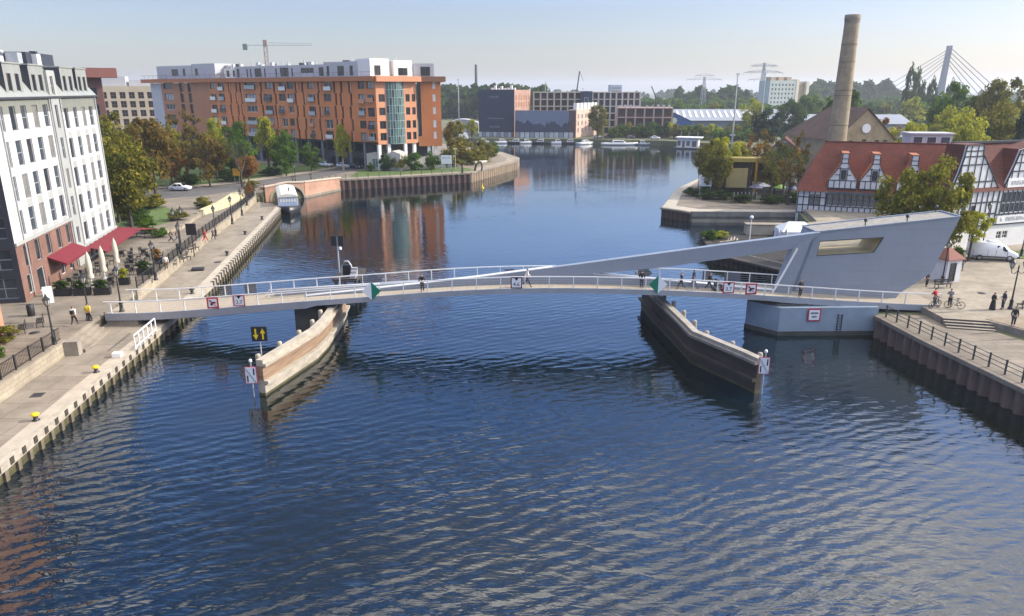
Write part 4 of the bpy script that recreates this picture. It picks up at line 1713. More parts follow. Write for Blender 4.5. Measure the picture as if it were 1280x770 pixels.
# low pale block with pointed gables and the terrace wall below the corner
PC = mat('cream_concrete', (.48, .46, .41), .8, .12, .4)
LB_ = thing('low_pavilion', 'low cream pavilion with shallow gables in front of the green glass bay', 'building', (-37.0, 186.4, 2.4), math.atan2(-2.2, 6.8))
b = MB()
b.extr([(0, 0, 0), (9.5, 0, 0), (9.5, 0, 4.2), (7.3, 0, 4.9), (4.8, 0, 3.4), (2.6, 0, 4.5), (0, 0, 4.1)], (0, 4, 0))
b.build('wall', PC, LB_)
for u in (1.6, 5.6):
    put_window(LB_, I4, (u, .6, u + 1.9, 2.9), FRW, GREENG, -.06, 2, 1, split=False)
stone_wall('terrace_wall', 'long cream terrace wall behind the shrubs under the orange block', [(-27.2, 187.4), (-20.5, 190.5), (-15.5, 194.5)], 2.4, 5.2, .4, .15, PC, PC)

# ------------------------------------------------------------------ more houses far left
bt = thing('beige_apartment_tower', 'beige block with grid of brown balconies seen past the white house', 'building', (-142.5, 258, 2), math.atan2(6, 18))
b = MB()
rg = [(1.0 + i * 2.9, 2 + j * 3.0, 2.9 + i * 2.9, 4.2 + j * 3.0) for i in range(6) for j in range(6)]
facade(b, 18.5, 0, 21.2, rg, .6)
b.box(18.5, 0, 0, 18.55, 12, 21.2)
b.box(0, 0, 0, .05, 12, 21.2)
b.add([(0, 0, 21.2), (18.5, 0, 21.2), (18.5, 12, 21.2), (0, 12, 21.2)], [(0, 1, 2, 3)])
b.build('wall', mat('beige_render', (.50, .42, .30), .8, .08, .3), bt)
for r in rg:
    put_window(bt, I4, r, mat('brown_frame', (.14, .09, .06), .6), GLASS, .35, 2, 2, .14, split=False)
b = MB()
b.box(1, 2, 21.2, 9, 9, 24.4)
b.box(10, 3, 21.2, 18, 9, 23.2)
b.build('roof_housing', PENT, bt)
db = thing('brown_building', 'dark red brown building with an overhanging flat roof behind the white house', 'building', (-86.5, 148, 2.4), R(27))
b = MB()
b.box(0, 0, 0, 5.2, 4, 21.9)
b.build('wall', mat('maroon_cladding', (.13, .06, .05), .7, .15, .3), db)
b = MB()
b.box(-6, -1.6, 21.9, 8.2, 5, 23.7)
b.build('roof_slab', mat('rust_fascia', (.24, .095, .075), .7, .1, .3), db)
for j in range(6):
    put_window(db, I4, (2.6, 2 + j * 3.2, 4.2, 4 + j * 3.2), DARKG, GLASS, -.06, 1, 1, split=False)
# ------------------------------------------------------------------ half-timbered houses on the right bank
TILE = brick_mat('red_roof_tiles', (.225, .06, .034), (.18, .048, .029), (.10, .032, .02), .35, .3, .03)
TILED = brick_mat('maroon_roof_tiles', (.14, .037, .026), (.11, .03, .022), (.06, .02, .015), .35, .3, .03)
TILEO = brick_mat('sunlit_dormer_tiles', (.42, .15, .06), (.35, .12, .05), (.2, .07, .035), .35, .3, .03)  # main roof's red tiles turned orange for the sun on the dormers
INFIL = mat('white_infill', (.60, .61, .63), .85, .16, .7)
BEAM = mat('black_timber_beam', (.022, .026, .038), .7, .25, 1)
TEALF = mat('dark_teal_frame', (.03, .05, .065), .6, .2, 1)


def beams(b, u0, u1, z0, z1, nu, nz, w=.16, y=-.045, M=None, mi=0, ends=True):
    for i in range(0 if ends else 1, nu + (1 if ends else 0)):
        u = u0 + (u1 - u0) * i / nu
        b.box(u - w / 2, y, z0, u + w / 2, .0, z1, mi, M)
    for j in range(nz + 1):
        z = z0 + (z1 - z0) * j / nz
        b.box(u0 - w / 2, y - .008, z - w / 2, u1 + w / 2, .0, z + w / 2, mi, M)


HW = thing('half_timbered_wing', 'long half timbered house with red tiled roof and paired narrow dormers behind the bridge house', 'building', (48.3, 122, 0), math.atan2(-4.7, 12))
WL, EV, RG, DP = 27.0, 6.1, 13.5, 11.5
wn = [(4.6 + i * .92, 3.55, 5.3 + i * .92, 5.45) for i in range(9)] + [(1.9, 3.3, 2.6, 5.2), (2.8, 3.3, 3.5, 5.2), (16, 3.4, 16.9, 5.2), (19, 3.4, 19.9, 5.2), (22, 3.4, 22.9, 5.2), (25, 3.4, 25.9, 5.2)]
b = MB()
facade(b, WL, -.5, EV, wn, .2)
b.box(0, 0, -.5, .02, DP, EV)
b.box(WL - .02, 0, -.5, WL, DP, EV)
b.extr([(WL - .02, 0, EV), (WL - .02, DP, EV), (WL - .02, DP / 2, RG - .1)], (.02, 0, 0))
b.build('wall', INFIL, HW)
b = MB()
beams(b, .08, 4.4, 2.1, 6.0, 5, 3)
beams(b, 4.4, 13.1, 2.1, 3.35, 10, 1)
beams(b, 13.1, WL - .1, 2.1, 6.0, 14, 3)
for i in range(10):
    b.box(4.44 + i * .92, -.05, 3.4, 4.58 + i * .92, 0, 5.6)
b.build('timber_frame', BEAM, HW)
for r in wn:
    put_window(HW, I4, r, TEALF, mat('pale_window_glass', (.16, .19, .21), .1, .4, .3, spec=.7), .12, 1, 2, .08)
b = MB()
b.add([(4.2, -.05, 6.0), (13.3, -.05, 6.0), (13.3, -1.1, 5.6), (4.2, -1.1, 5.6), (4.2, -1.1, 5.48), (13.3, -1.1, 5.48), (4.2, -.05, 5.8), (13.3, -.05, 5.8)],
      [(0, 1, 2, 3), (3, 2, 5, 4), (4, 5, 7, 6), (0, 3, 4, 6), (1, 7, 5, 2)])
b.build('canopy', TEALF, HW)
b = MB()
hp = 3.4
b.add([(-.3, -.5, EV - .35), (WL + .2, -.5, EV - .35), (WL + .2, DP / 2, RG), (hp, DP / 2, RG), (-.3, DP + .5, EV - .35), (WL + .2, DP + .5, EV - .35)],
      [(0, 1, 2, 3), (5, 4, 3, 2), (4, 0, 3)])
b.build('roof', TILE, HW)
b = MB()
b.tube([(hp, DP / 2, RG + .03), (WL + .2, DP / 2, RG + .03)], .14, 6)
b.build('ridge_tiles', TILED, HW)
for k, (u0, u1) in enumerate(((4.5, 8.75), (9.2, 13.3), (14.6, 18.8), (19.4, 23.6))):
    c = (u0 + u1) / 2
    prof = [(u0, 6.35), (u1, 6.35), (u1, 7.75), (c + 1.05, 9.3), (c + .5, 10.4), (c + .46, 12.0), (c - .46, 12.0), (c - .5, 10.4), (c - 1.05, 9.3), (u0, 7.75)]
    b = MB()
    b.extr([(u, -.25, z) for u, z in prof], (0, .35, 0))
    d = b.build('dormer', INFIL, HW)
    b = MB()
    big = [(u0 - .12, 6.3), (u1 + .12, 6.3), (u1 + .12, 7.75), (c + 1.17, 9.35), (c + .6, 10.45), (c + .56, 12.12), (c - .56, 12.12), (c - .6, 10.45), (c - 1.17, 9.35), (u0 - .12, 7.75)]
    b.extr([(u, -.1, z) for u, z in big], (0, 5.2, 0))
    b.build('dormer_roof', TILEO, d)
    b = MB()
    Mz = Matrix.Translation((0, -.25, 0))
    for (p, q_) in zip(prof, prof[1:] + prof[:1]):
        b.bar((p[0], -.27, p[1]), (q_[0], -.27, q_[1]), .12, .06)
    beams(b, u0, u1, 6.42, 7.7, 5, 1, .13, -.05, Mz)
    b.box(c - .62, -.3, 7.7, c - .5, -.25, 9.9)
    b.box(c + .5, -.3, 7.7, c + .62, -.25, 9.9)
    for z in (8.6, 9.6, 10.5, 11.2):
        wd = 1.2 if z < 9 else (.95 if z < 10 else .5)
        b.box(c - wd, -.305, z - .06, c + wd, -.25, z + .06)
    b.build('timber_frame', BEAM, d)
    put_window(d, Mz, (c - .4, 7.85, c + .4, 9.4), TEALF, GLASS, -.06, 2, 2, .06)

HF = thing('half_timbered_house', 'half timbered house with steep dark valley roof and white ground floor by the van', 'building', (55, 88.5, 2.6), math.atan2(3.7, 10))
u0_, u1_ = -2.0, 24.0
wn = [(-.5, .95, .4, 1.9), (.6, .95, 1.5, 1.9), (2.7, 1.0, 3.6, 1.95), (3.9, 1.0, 4.8, 1.95), (7.6, 1.05, 8.5, 2.0), (8.7, 1.05, 9.6, 2.0), (13, 1, 14, 2)]
b = MB()
facade(b, u1_, -.3, 2.85, wn, .2, u0=u0_)
b.build('ground_floor', mat('white_plaster', (.74, .73, .70), .85, .08, .6), HF)
for r in wn:
    put_window(HF, I4, r, FRW, GLASS, .1, 2, 2, .06)
wn2 = [(u, z, u + .62, z + 1.15) for z in (4.45, 5.85) for u in (7.35, 8.2, 9.05, 9.9, 10.75, 11.6)] + [(.4, 4.3, 1.2, 5.6), (2.0, 4.3, 2.8, 5.6)]
b = MB()
M1 = Matrix.Translation((0, -.1, 0))
facade(b, u1_, 2.85, 7.5, wn2, .2, M=M1, u0=u0_)
b.add([(u0_, -.1, 2.85), (u1_, -.1, 2.85), (u1_, 0, 2.85), (u0_, 0, 2.85)], [(0, 1, 2, 3)])
b.box(u0_, -.1, -.3, u0_ + .02, 5, 7.5)
g1 = [(-1.9, 7.5), (6.25, 7.5), (5.3, 8.6), (3.4, 10.9), (2.5, 11.8), (2.4, 12.95), (-.45, 12.95), (-.6, 11.6), (-1.1, 9.6)]
g2 = [(7.05, 7.5), (21.2, 7.5), (19, 10), (15.6, 13.0), (12.4, 13.0), (8.9, 12.2), (8.3, 10.4), (7.5, 8.4)]
for gp_ in (g1, g2):
    b.extr([(u, -.1, z) for u, z in gp_], (0, .3, 0))
b.build('wall', INFIL, HF)
for r in wn2:
    put_window(HF, M1, r, BEAM, mat('pale_window_glass', (.16, .19, .21)), .1, 2, 2, .05)
b = MB()
beams(b, u0_ + .1, 6.5, 2.95, 7.4, 9, 3, .17, -.05, M1)
beams(b, 6.5, u1_, 2.95, 4.2, 14, 1, .15, -.05, M1)
for u in (6.6, 7.2, 8.08, 8.93, 9.78, 10.63, 11.48, 12.4, 14, 16, 18):
    b.box(u - .08, -.05, 4.2, u + .08, 0, 7.4, 0, M1)
beams(b, 6.5, u1_, 4.25, 7.4, 1, 2, .15, -.053, M1)
for gp_ in (g1, g2):
    for p, q_ in zip(gp_, gp_[1:] + gp_[:1]):
        b.bar((p[0], -.13, p[1]), (q_[0], -.13, q_[1]), .2, .07)


def clip_row(poly, z):
    xs = []
    for p, q_ in zip(poly, poly[1:] + poly[:1]):
        if (p[1] - z) * (q_[1] - z) < 0:
            xs.append(p[0] + (q_[0] - p[0]) * (z - p[1]) / (q_[1] - p[1]))
    return sorted(xs)


def clip_col(poly, u):
    zs = []
    for p, q_ in zip(poly, poly[1:] + poly[:1]):
        if (p[0] - u) * (q_[0] - u) < 0:
            zs.append(p[1] + (q_[1] - p[1]) * (u - p[0]) / (q_[0] - p[0]))
    return sorted(zs)


for gp_ in (g1, g2):
    for z in (8.55, 9.6, 10.65, 11.65, 12.3):
        xs = clip_row(gp_, z)
        if len(xs) >= 2:
            b.box(xs[0], -.158, z - .07, xs[-1], -.1, z + .07)
    u = gp_[0][0] + 1.15
    while u < gp_[1][0] - .5:
        zs = clip_col(gp_, u)
        if len(zs) >= 2:
            b.box(u - .07, -.15, zs[0], u + .07, -.1, zs[-1])
        u += 1.12
b.build('timber_frame', BEAM, HF)
b = MB()
ul = .4
b.add([(ul, -.35, 7.3), (u1_, -.35, 7.3), (u1_, 2.6, 13.0), (ul, 2.6, 13.0), (ul, 5.2, 7.3), (u1_, 5.2, 7.3)], [(0, 1, 2, 3), (5, 4, 3, 2)])
b.add([(ul + .01, -.3, 7.3), (ul + .01, 2.6, 12.95), (ul + .01, 5.2, 7.3)], [(0, 1, 2)])
for gp_ in (g1, g2):
    P = offset_poly(gp_, .13)
    b.extr([(u, .18, z) for u, z in P], (0, 2.4, 0))
b.build('roof', TILED, HF)
b = MB()
b.box(ul, 2.35, 12.95, u1_, 2.9, 13.2)
b.build('ridge', BEAM, HF)


def scribble(parent, u0, z0, w, h, n, m, seed, y=-.02):
    """a run of letter-like strokes too blurred to read"""
    r = random.Random(seed)
    b = MB()
    cw = w / n
    for i in range(n):
        x = u0 + i * cw
        if r.random() < .12:
            continue
        s = cw * .16
        b.box(x + cw * .12, y, z0, x + cw * .12 + s, y + .012, z0 + h)
        if r.random() < .7:
            b.box(x + cw * .6, y, z0, x + cw * .6 + s, y + .012, z0 + h * r.choice((1, 1, .55)))
        zz = z0 + h * r.choice((0, .42, .84))
        b.box(x + cw * .12 + s, y + .001, zz, x + cw * .6, y + .012, zz + h * .16)
    return b.build('lettering', m, parent)


for z, u in ((7.62, 7.6), (3.05, 6.9)):
    b = MB()
    b.box(u, -.24, z, u + 6.2, -.16, z + (1.15 if z > 5 else 1.0))
    sb = b.build('sign_board', WHITE, HF)
    scribble(sb, u + .5, z + .3, 5.2, .5, 11, mat('sign_grey', (.25, .25, .27), .6), 4 + int(z), -.26)

# ------------------------------------------------------------------ chimney and old hall
CHB = brick_mat('yellow_brick', (.36, .29, .19), (.30, .24, .155), (.24, .20, .14), .5, .22, .03)
ch = thing('factory_chimney', 'tall tapering yellow brick factory chimney', 'chimney', (65.2, 148, 2))
ch.scale = (.9, .9, .945)
prof = [(2.15, 0), (1.95, 10), (1.82, 18), (1.68, 25), (1.55, 31), (1.5, 34)]
b = MB()
b.lathe(prof, n=24)
b.build('shaft', CHB, ch)
for z in (7.5, 14, 20, 21, 26.6, 30):
    b = MB()
    r_ = interp(z, [(z_, r2) for r2, z_ in prof])
    b.lathe([(r_ + .05, z - .06), (r_ + .055, z), (r_ + .045, z + .06)], n=24)
    b.build('iron_band', mat('rusty_iron_band', (.13, .10, .08), .8, .2, 1), ch)
b = MB()
b.lathe([(1.5, 34), (1.52, 34.3), (1.6, 34.8), (1.6, 35.65), (1.45, 35.66), (1.2, 35.4), (1.2, 34.2)], n=24)
b.build('sooty_crown', mat('sooty_brick', (.22, .185, .14), .9, .3, .8), ch)

hl = thing('brick_hall', 'old yellow brick hall with a dark brown roof at the chimney foot', 'building', (74.0, 155, 2), R(6))
HB = brick_mat('old_yellow_brick', (.42, .33, .20), (.36, .28, .17), (.28, .22, .14), .5, .2, .03)
gw = [(-5.2, 7, -4.2, 9.8), (-3.4, 7, -2.4, 9.8), (-.5, 6.5, .5, 10), (2.4, 7, 3.4, 9.8), (4.2, 7, 5.2, 9.8)]
b = MB()
facade(b, 6.6, 0, 10.2, gw, .3, u0=-6.6)
b.extr([(-6.6, 0, 10.2), (6.6, 0, 10.2), (0, 0, 16)], (0, .3, 0))
b.box(-6.6, .01, 0, -6.3, 22, 10.1)
b.box(6.3, .01, 0, 6.6, 22, 10.1)
b.box(-6.6, 21.9, 0, 6.6, 22, 10.1)
b.build('wall', HB, hl)
for r in gw:
    put_window(hl, I4, r, DARKG, GLASS, .2, 2, 3, .08)
b = MB()
b.add([(-7.1, -.3, 9.75), (0, -.3, 16.4), (7.1, -.3, 9.75), (-7.1, 22.6, 9.75), (0, 15, 16.4), (7.1, 22.6, 9.75)], [(0, 1, 4, 3), (1, 2, 5, 4), (3, 4, 5)])
b.add([(-7.1, -.3, 9.5), (0, -.3, 16.15), (7.1, -.3, 9.5), (7.1, -.3, 9.75), (0, -.3, 16.4), (-7.1, -.3, 9.75)], [(0, 1, 4, 5), (1, 2, 3, 4)])
b.build('roof', mat('dark_brown_roof', (.10, .062, .045), .9, .25, .4, bump=.3, bscale=3), hl)
b = MB()
b.lathe([(.9, 0), (1, .1), (.9, .2)], n=16, M=Matrix.Translation((0, -.1, 12.2)) @ Matrix.Rotation(math.pi / 2, 4, 'X'))
b.build('round_window', WHITE, hl)

wb_ = thing('pale_gable_house', 'narrow pale plastered house between the bare trees and the red roof', 'building', (52.6, 150, 2), math.atan2(-2, 5))
b = MB()
b.extr([(0, 0, 0), (5.5, 0, 0), (5.5, 0, 8.2), (2.7, 0, 10.4), (0, 0, 8.2)], (0, 8, 0))
b.build('wall', mat('greenish_plaster', (.34, .36, .31), .85, .2, .5), wb_)
b = MB()
b.add([(-.3, -.3, 8.1), (2.7, -.3, 10.65), (5.8, -.3, 8.1), (-.3, 8.3, 8.1), (2.7, 8.3, 10.65), (5.8, 8.3, 8.1)], [(0, 1, 4, 3), (1, 2, 5, 4)])
b.build('roof', TILED, wb_)
for r in ((.8, 4, 1.8, 6), (3.4, 4, 4.4, 6), (2.2, 6.6, 3.1, 8.2)):
    put_window(wb_, I4, r, FRW, GLASS, -.06, 2, 2, .06)

# pavilions with roofs seen over the front roofs
for nm, lab, x, y, z0, w_, d_, h_, m in (
        ('market_hall', 'white flat roofed hall seen behind the chimney above the roofs', 92, 205, 2, 26, 16, 7.5, WHITE),
        ('market_hall', 'white hall roof right of the blue pitched roof', 116, 210, 2, 20, 16, 6.6, WHITE),
        ('roof_lantern', 'white box with window bands rising behind the red roof ridge', 68.4, 126.5, 2, 6.6, 4, 12.7, PENT)):
    t = thing(nm, lab, 'building', (x, y, z0), R(-8))
    b = MB()
    b.box(0, 0, 0, w_, d_, h_)
    b.build('wall', PENT, t)
    b = MB()
    b.box(-.3, -.3, h_, w_ + .3, d_ + .3, h_ + .22)
    b.build('roof', m, t)
    n = max(3, int(w_ / 3))
    for i in range(n):
        u = w_ * (i + .15) / n
        put_window(t, I4, (u, h_ - 1.5, u + w_ / n * .7, h_ - .4), FRW, GLASSB, -.06, 1, 1, .06, split=False)
t = thing('blue_roof_shed', 'low shed with blue pitched roof between the white halls', 'building', (106, 207, 2), R(-8))
b = MB()
b.box(0, 0, 0, 11, 10, 6)
b.build('wall', PENT, t)
b = MB()
b.extr([(-.5, -.5, 6), (11.5, -.5, 6), (5.5, -.5, 9.2)], (0, 11, 0))
b.build('roof', mat('blue_metal_roof', (.05, .13, .30), .5, .1, .5), t)

# kiosk, tent and yellow cabins
kk = thing('kiosk', 'small white kiosk with a pointed red roof beside the counterweight house', 'kiosk', (45.9, 74.2, 2.6), R(20))
b = MB()
b.box(-1.0, -1.0, 0, 1.0, 1.0, 2.5)
b.build('wall', mat('grey_white_wall', (.62, .62, .64), .7, .1, .7), kk)
b = MB()
b.lathe([(1.75, 2.4), (1.7, 2.5), (.12, 3.6), (.05, 3.9)], n=4, smooth=False)
b.build('roof', mat('brown_red_roof', (.20, .07, .05), .8, .2, 1), kk)
put_window(kk, I4, (-.6, .1, .2, 2.1), DARKG, GLASS, -1.06, 1, 1, .08, name='door')
tn = thing('marquee_tent', 'white marquee tent on the old wharf left of the bridge house', 'tent', (37.2, 97.8, 1.25), R(-6))
tn.scale = (.84, .84, .84)
b = MB()
b.add([(0, 0, 2.4), (5.6, 0, 2.4), (5.6, 5.2, 2.4), (0, 5.2, 2.4), (1.5, 2.6, 3.7), (4.1, 2.6, 3.7)], [(0, 1, 5, 4), (1, 2, 5), (2, 3, 4, 5), (3, 0, 4)])
b.build('canopy', WHITE, tn)
b = MB()
b.add([(0, 0, .4), (5.6, 0, .4), (5.6, 0, 2.4), (0, 0, 2.4)], [(0, 1, 2, 3)])
b.add([(0, 0, .4), (0, 5.2, .4), (0, 5.2, 2.4), (0, 0, 2.4)], [(0, 1, 2, 3)])
b.build('side_panel', mat('white_canvas', (.66, .68, .74), .8, .06, 1), tn)
b = MB()
for x in (0.03, 2.8, 5.57):
    b.bar((x, -.02, 0), (x, -.02, 2.4), .07)
b.build('pole', GALV, tn)
YC = mat('ochre_cabin_panel', (.36, .27, .055), .75, .15, .6)
cb = thing('yellow_cabin', 'ochre cabin with a flat mustard roof and a blank square panel among the peninsula trees', 'kiosk', (42.2, 143, 1.8), R(-6))
b = MB()
b.box(0, 0, 1.7, 4.0, .25, 5.5)
b.build('panel', mat('ochre_blank_panel', (.40, .32, .14), .8, .1, .6), cb)
b = MB()
b.box(-.5, -.3, 6.7, 5.4, 3.4, 7.45)
b.build('roof', YC, cb)
b = MB()
for x in (.1, 3.9):
    b.box(x - .12, .3, 0, x + .12, .54, 6.7)
b.box(.0, 1.4, 0, 4.9, 3.2, 6.7)
b.build('frame', TIMBD, cb)
cb2 = thing('yellow_cabin', 'dim mustard open shelter with orange posts right of the blank panel', 'kiosk', (48.4, 145, 1.8), R(-6))
b = MB()
b.box(0, 0, 6.3, 7.2, 4, 7.2)
b.build('roof', mat('dull_mustard', (.22, .15, .03), .8, .2, .5), cb2)
b = MB()
b.box(0, 3, 2.2, 7.2, 3.2, 6.3)
b.build('back_panel', mat('dull_mustard', (.22, .15, .03)), cb2)
b = MB()
for x in (.2, 6.9):
    b.box(x - .2, 0, 0, x + .2, .4, 6.3)
b.build('post', mat('orange_post', (.42, .24, .03), .7), cb2)
wsh = thing('wharf_shed', 'low beige concrete shed behind the white lamp on the old wharf', 'shed', (35.0, 106.2, 1.2), R(-4))
b = MB()
b.box(0, 0, 0, 5.6, 1.6, 1.5)
b.build('wall', mat('beige_concrete', (.38, .34, .27), .9, .15, .8), wsh)
b = MB()
b.box(-.1, -.1, 1.5, 5.7, 1.7, 1.62)
b.build('roof', CONC, wsh)

# ------------------------------------------------------------------ arched canal bridge on the left
BRP = brick_mat('pink_brick', (.52, .27, .18), (.46, .23, .15), (.42, .32, .25), .5, .16, .02)
cbw = thing('canal_bridge', 'pink brick canal bridge with a low stone arch above the houseboat', 'bridge', (0, 0, 0))
P0, P1, P2 = Vector((*W0, 0)), Vector((*W1, 0)), Vector((*W2, 0))


def arch_part(P, Q, arch):
    d = Q - P
    L = d.length
    M = Matrix.Translation((P.x, P.y, 0)) @ Matrix.Rotation(math.atan2(d.y, d.x), 4, 'Z')
    M = M @ Matrix.Translation((0, -.25, 0))
    b = MB()
    if not arch:
        b.extr([(0, 0, -.6), (L, 0, -.6), (L, 0, 2.75), (0, 0, 3.3)], (0, .5, 0), 0, M)
        b.build('wall', BRP, cbw)
        b = MB()
        b.box(0, -.12, -.6, L, 0, .45, 0, M)
        b.build('plinth', CONC, cbw)
    else:
        cx, rx_, zc, rz2 = L * .56, 3.5, .1, 2.75
        pts = [(cx - rx_ * math.cos(a), zc + rz2 * math.sin(a)) for a in [math.pi * k / 16 for k in range(17)]]
        poly = [(0, -.6), (cx - rx_, -.6)] + pts + [(cx + rx_, -.6), (L, -.6), (L, 3.3), (cx, 3.5), (0, 2.9)]
        b.extr([(x, 0, z) for x, z in poly], (0, 2.4, 0), 0, M)
        b.build('wall', BRP, cbw)
        b = MB()
        out = [(cx - (rx_ + .45) * math.cos(a), zc + (rz2 + .42) * math.sin(a)) for a in [math.pi * k / 16 for k in range(17)]]
        for i in range(16):
            b.extr([(pts[i][0], -.08, pts[i][1]), (pts[i + 1][0], -.08, pts[i + 1][1]), (out[i + 1][0], -.08, out[i + 1][1]), (out[i][0], -.08, out[i][1])], (0, .12, 0), 0, M)
        b.build('arch_stones', STONE, cbw)
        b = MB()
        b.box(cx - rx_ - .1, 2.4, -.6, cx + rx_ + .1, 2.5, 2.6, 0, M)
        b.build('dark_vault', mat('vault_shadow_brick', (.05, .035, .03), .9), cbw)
    b = MB()
    cpts = [(-.05, 3.02), (L * .56, 3.62), (L + .02, 3.42)] if arch else [(-.02, 3.42), (L + .05, 2.87)]
    for p_, q_ in zip(cpts, cpts[1:]):
        b.bar(M @ Vector((p_[0], .2, p_[1])), M @ Vector((q_[0], .2, q_[1])), .8, .26)
    b.build('coping', mat('cream_coping', (.52, .44, .34), .85, .12, .8), cbw)


arch_part(P0, P1, True)
arch_part(P1, P2, False)
b = MB()
b.extr([(-52.6, 146.4, 1.0), (-51.0, 147.1, 0), (-51.0, 147.1, 1.0), (-52.6, 146.4, 3.2)], (.25, -.3, 0))
b.build('slanted_cheek', TIMBD, cbw)
# ------------------------------------------------------------------ foliage
LGREEN = leaf_mat('leaves_green', [(0.024, 0.051, 0.010), (0.070, 0.140, 0.021), (0.170, 0.239, 0.036)])
LOLIVE = leaf_mat('leaves_olive', [(0.043, 0.051, 0.013), (0.149, 0.149, 0.026), (0.340, 0.279, 0.043)])
LBROWN = leaf_mat('leaves_brown', [(.05, .042, .014), (.155, .112, .028), (.30, .20, .045)])
LYELL = leaf_mat('leaves_yellow_green', [(0.100, 0.130, 0.016), (0.319, 0.340, 0.036), (0.559, 0.499, 0.059)])
LDARK = leaf_mat('leaves_dark_green', [(.016, .034, .010), (.045, .085, .022), (.095, .14, .035)])
LCONI = leaf_mat('leaves_conifer', [(0.009, 0.021, 0.014), (0.021, 0.045, 0.025), (0.044, 0.079, 0.035)], .15)
LRUST = leaf_mat('leaves_rust', [(.08, .045, .014), (.24, .115, .03), (.42, .22, .055)])
LMIX = leaf_mat('leaves_light_olive', [(.05, .062, .012), (.175, .18, .026), (.36, .32, .048)])
BARK = mat('bark', (.065, .05, .038), .95, .3, 2, stretch=(2, 2, .4))
BARKP = mat('pale_bark', (.30, .27, .22), .9, .3, 2)


def leaf_cloud(name, m, n, size, shape, clumps, cr, seed, flat=1.0, surface=.55):
    """n leaf quads spread through clumps filling an uneven crown; unit crown: radius .5 about the axis, z 0..1"""
    g_ = np.random.default_rng(seed)
    cc = []
    while len(cc) < clumps:
        p = g_.uniform(-1, 1, 3)
        r = np.linalg.norm(p)
        if r > 1 or r < surface * g_.random():
            continue
        z = (p[2] + 1) / 2
        k = shape(z) * (.82 + .3 * g_.random())
        cc.append((p[0] * .5 * k * .86, p[1] * .5 * k * .86, .04 + z * .92, cr * (.6 + .8 * g_.random())))
    cc = np.array(cc)
    idx = g_.integers(0, clumps, n)
    d = g_.normal(size=(n, 3))
    d /= np.linalg.norm(d, axis=1)[:, None]
    rad = cc[idx, 3] * (g_.random(n) ** .45)
    c = cc[idx, :3] + d * rad[:, None] * np.array([1, 1, .75 * flat])
    nr = d + g_.normal(size=(n, 3)) * .55 + np.array([0, 0, .35])
    nr /= np.linalg.norm(nr, axis=1)[:, None]
    t = np.cross(nr, g_.normal(size=(n, 3)))
    t /= np.linalg.norm(t, axis=1)[:, None] + 1e-9
    bt = np.cross(nr, t)
    s = size * (.55 + .9 * g_.random(n))[:, None]
    fl = np.array([1, 1, flat])
    q0 = c + (-t * s - bt * s * .45) * fl
    q1 = c + (t * s * .2 - bt * s * .75) * fl
    q2 = c + (t * s * 1.0 + bt * s * .3) * fl
    q3 = c + (-t * s * .15 + bt * s * .8) * fl
    V = np.stack([q0, q1, q2, q3], 1).reshape(-1, 3)
    me = bpy.data.meshes.new(name)
    me.vertices.add(len(V))
    me.vertices.foreach_set('co', V.ravel())
    me.loops.add(n * 4)
    me.loops.foreach_set('vertex_index', np.arange(n * 4, dtype=np.int32))
    me.polygons.add(n)
    me.polygons.foreach_set('loop_start', np.arange(0, n * 4, 4, dtype=np.int32))
    me.materials.append(m)
    me.update(calc_edges=True)
    return me, cc


rnd = lambda z: (max(0.02, 1 - (2 * z - .9) ** 2)) ** .5
SH_ROUND = lambda z: (max(.05, 1 - (2 * z - 1) ** 2)) ** .0 * (1.0 if z < .75 else 1 - (z - .75) * 1.0)
SH_POP = lambda z: .95 if z < .45 else max(.25, .95 - (z - .45) * 1.25)
SH_CONE = lambda z: max(.12, 1.05 - z)
SH_BUSH = lambda z: 1.0
CROWNS = {}
for k, (n, s, sh, cl, cr, sd_) in dict(broad_a=(6500, .021, SH_ROUND, 46, .13, 1), broad_b=(6500, .021, SH_ROUND, 38, .14, 2), broad_c=(5200, .022, SH_ROUND, 30, .15, 3),
                                      airy=(2300, .020, SH_ROUND, 34, .11, 4), poplar=(4200, .022, SH_POP, 40, .13, 5), conifer=(3600, .024, SH_CONE, 46, .11, 6),
                                      bush_a=(2400, .036, SH_BUSH, 22, .18, 7), bush_b=(2400, .036, SH_BUSH, 18, .2, 8), far_a=(1300, .045, SH_ROUND, 26, .16, 9), far_b=(1300, .045, SH_ROUND, 20, .18, 10),
                                      farpop=(800, .05, SH_POP, 22, .14, 12)).items():
    CROWNS[k] = leaf_cloud('crown_' + k, LGREEN, n, s, sh, cl, cr, sd_)


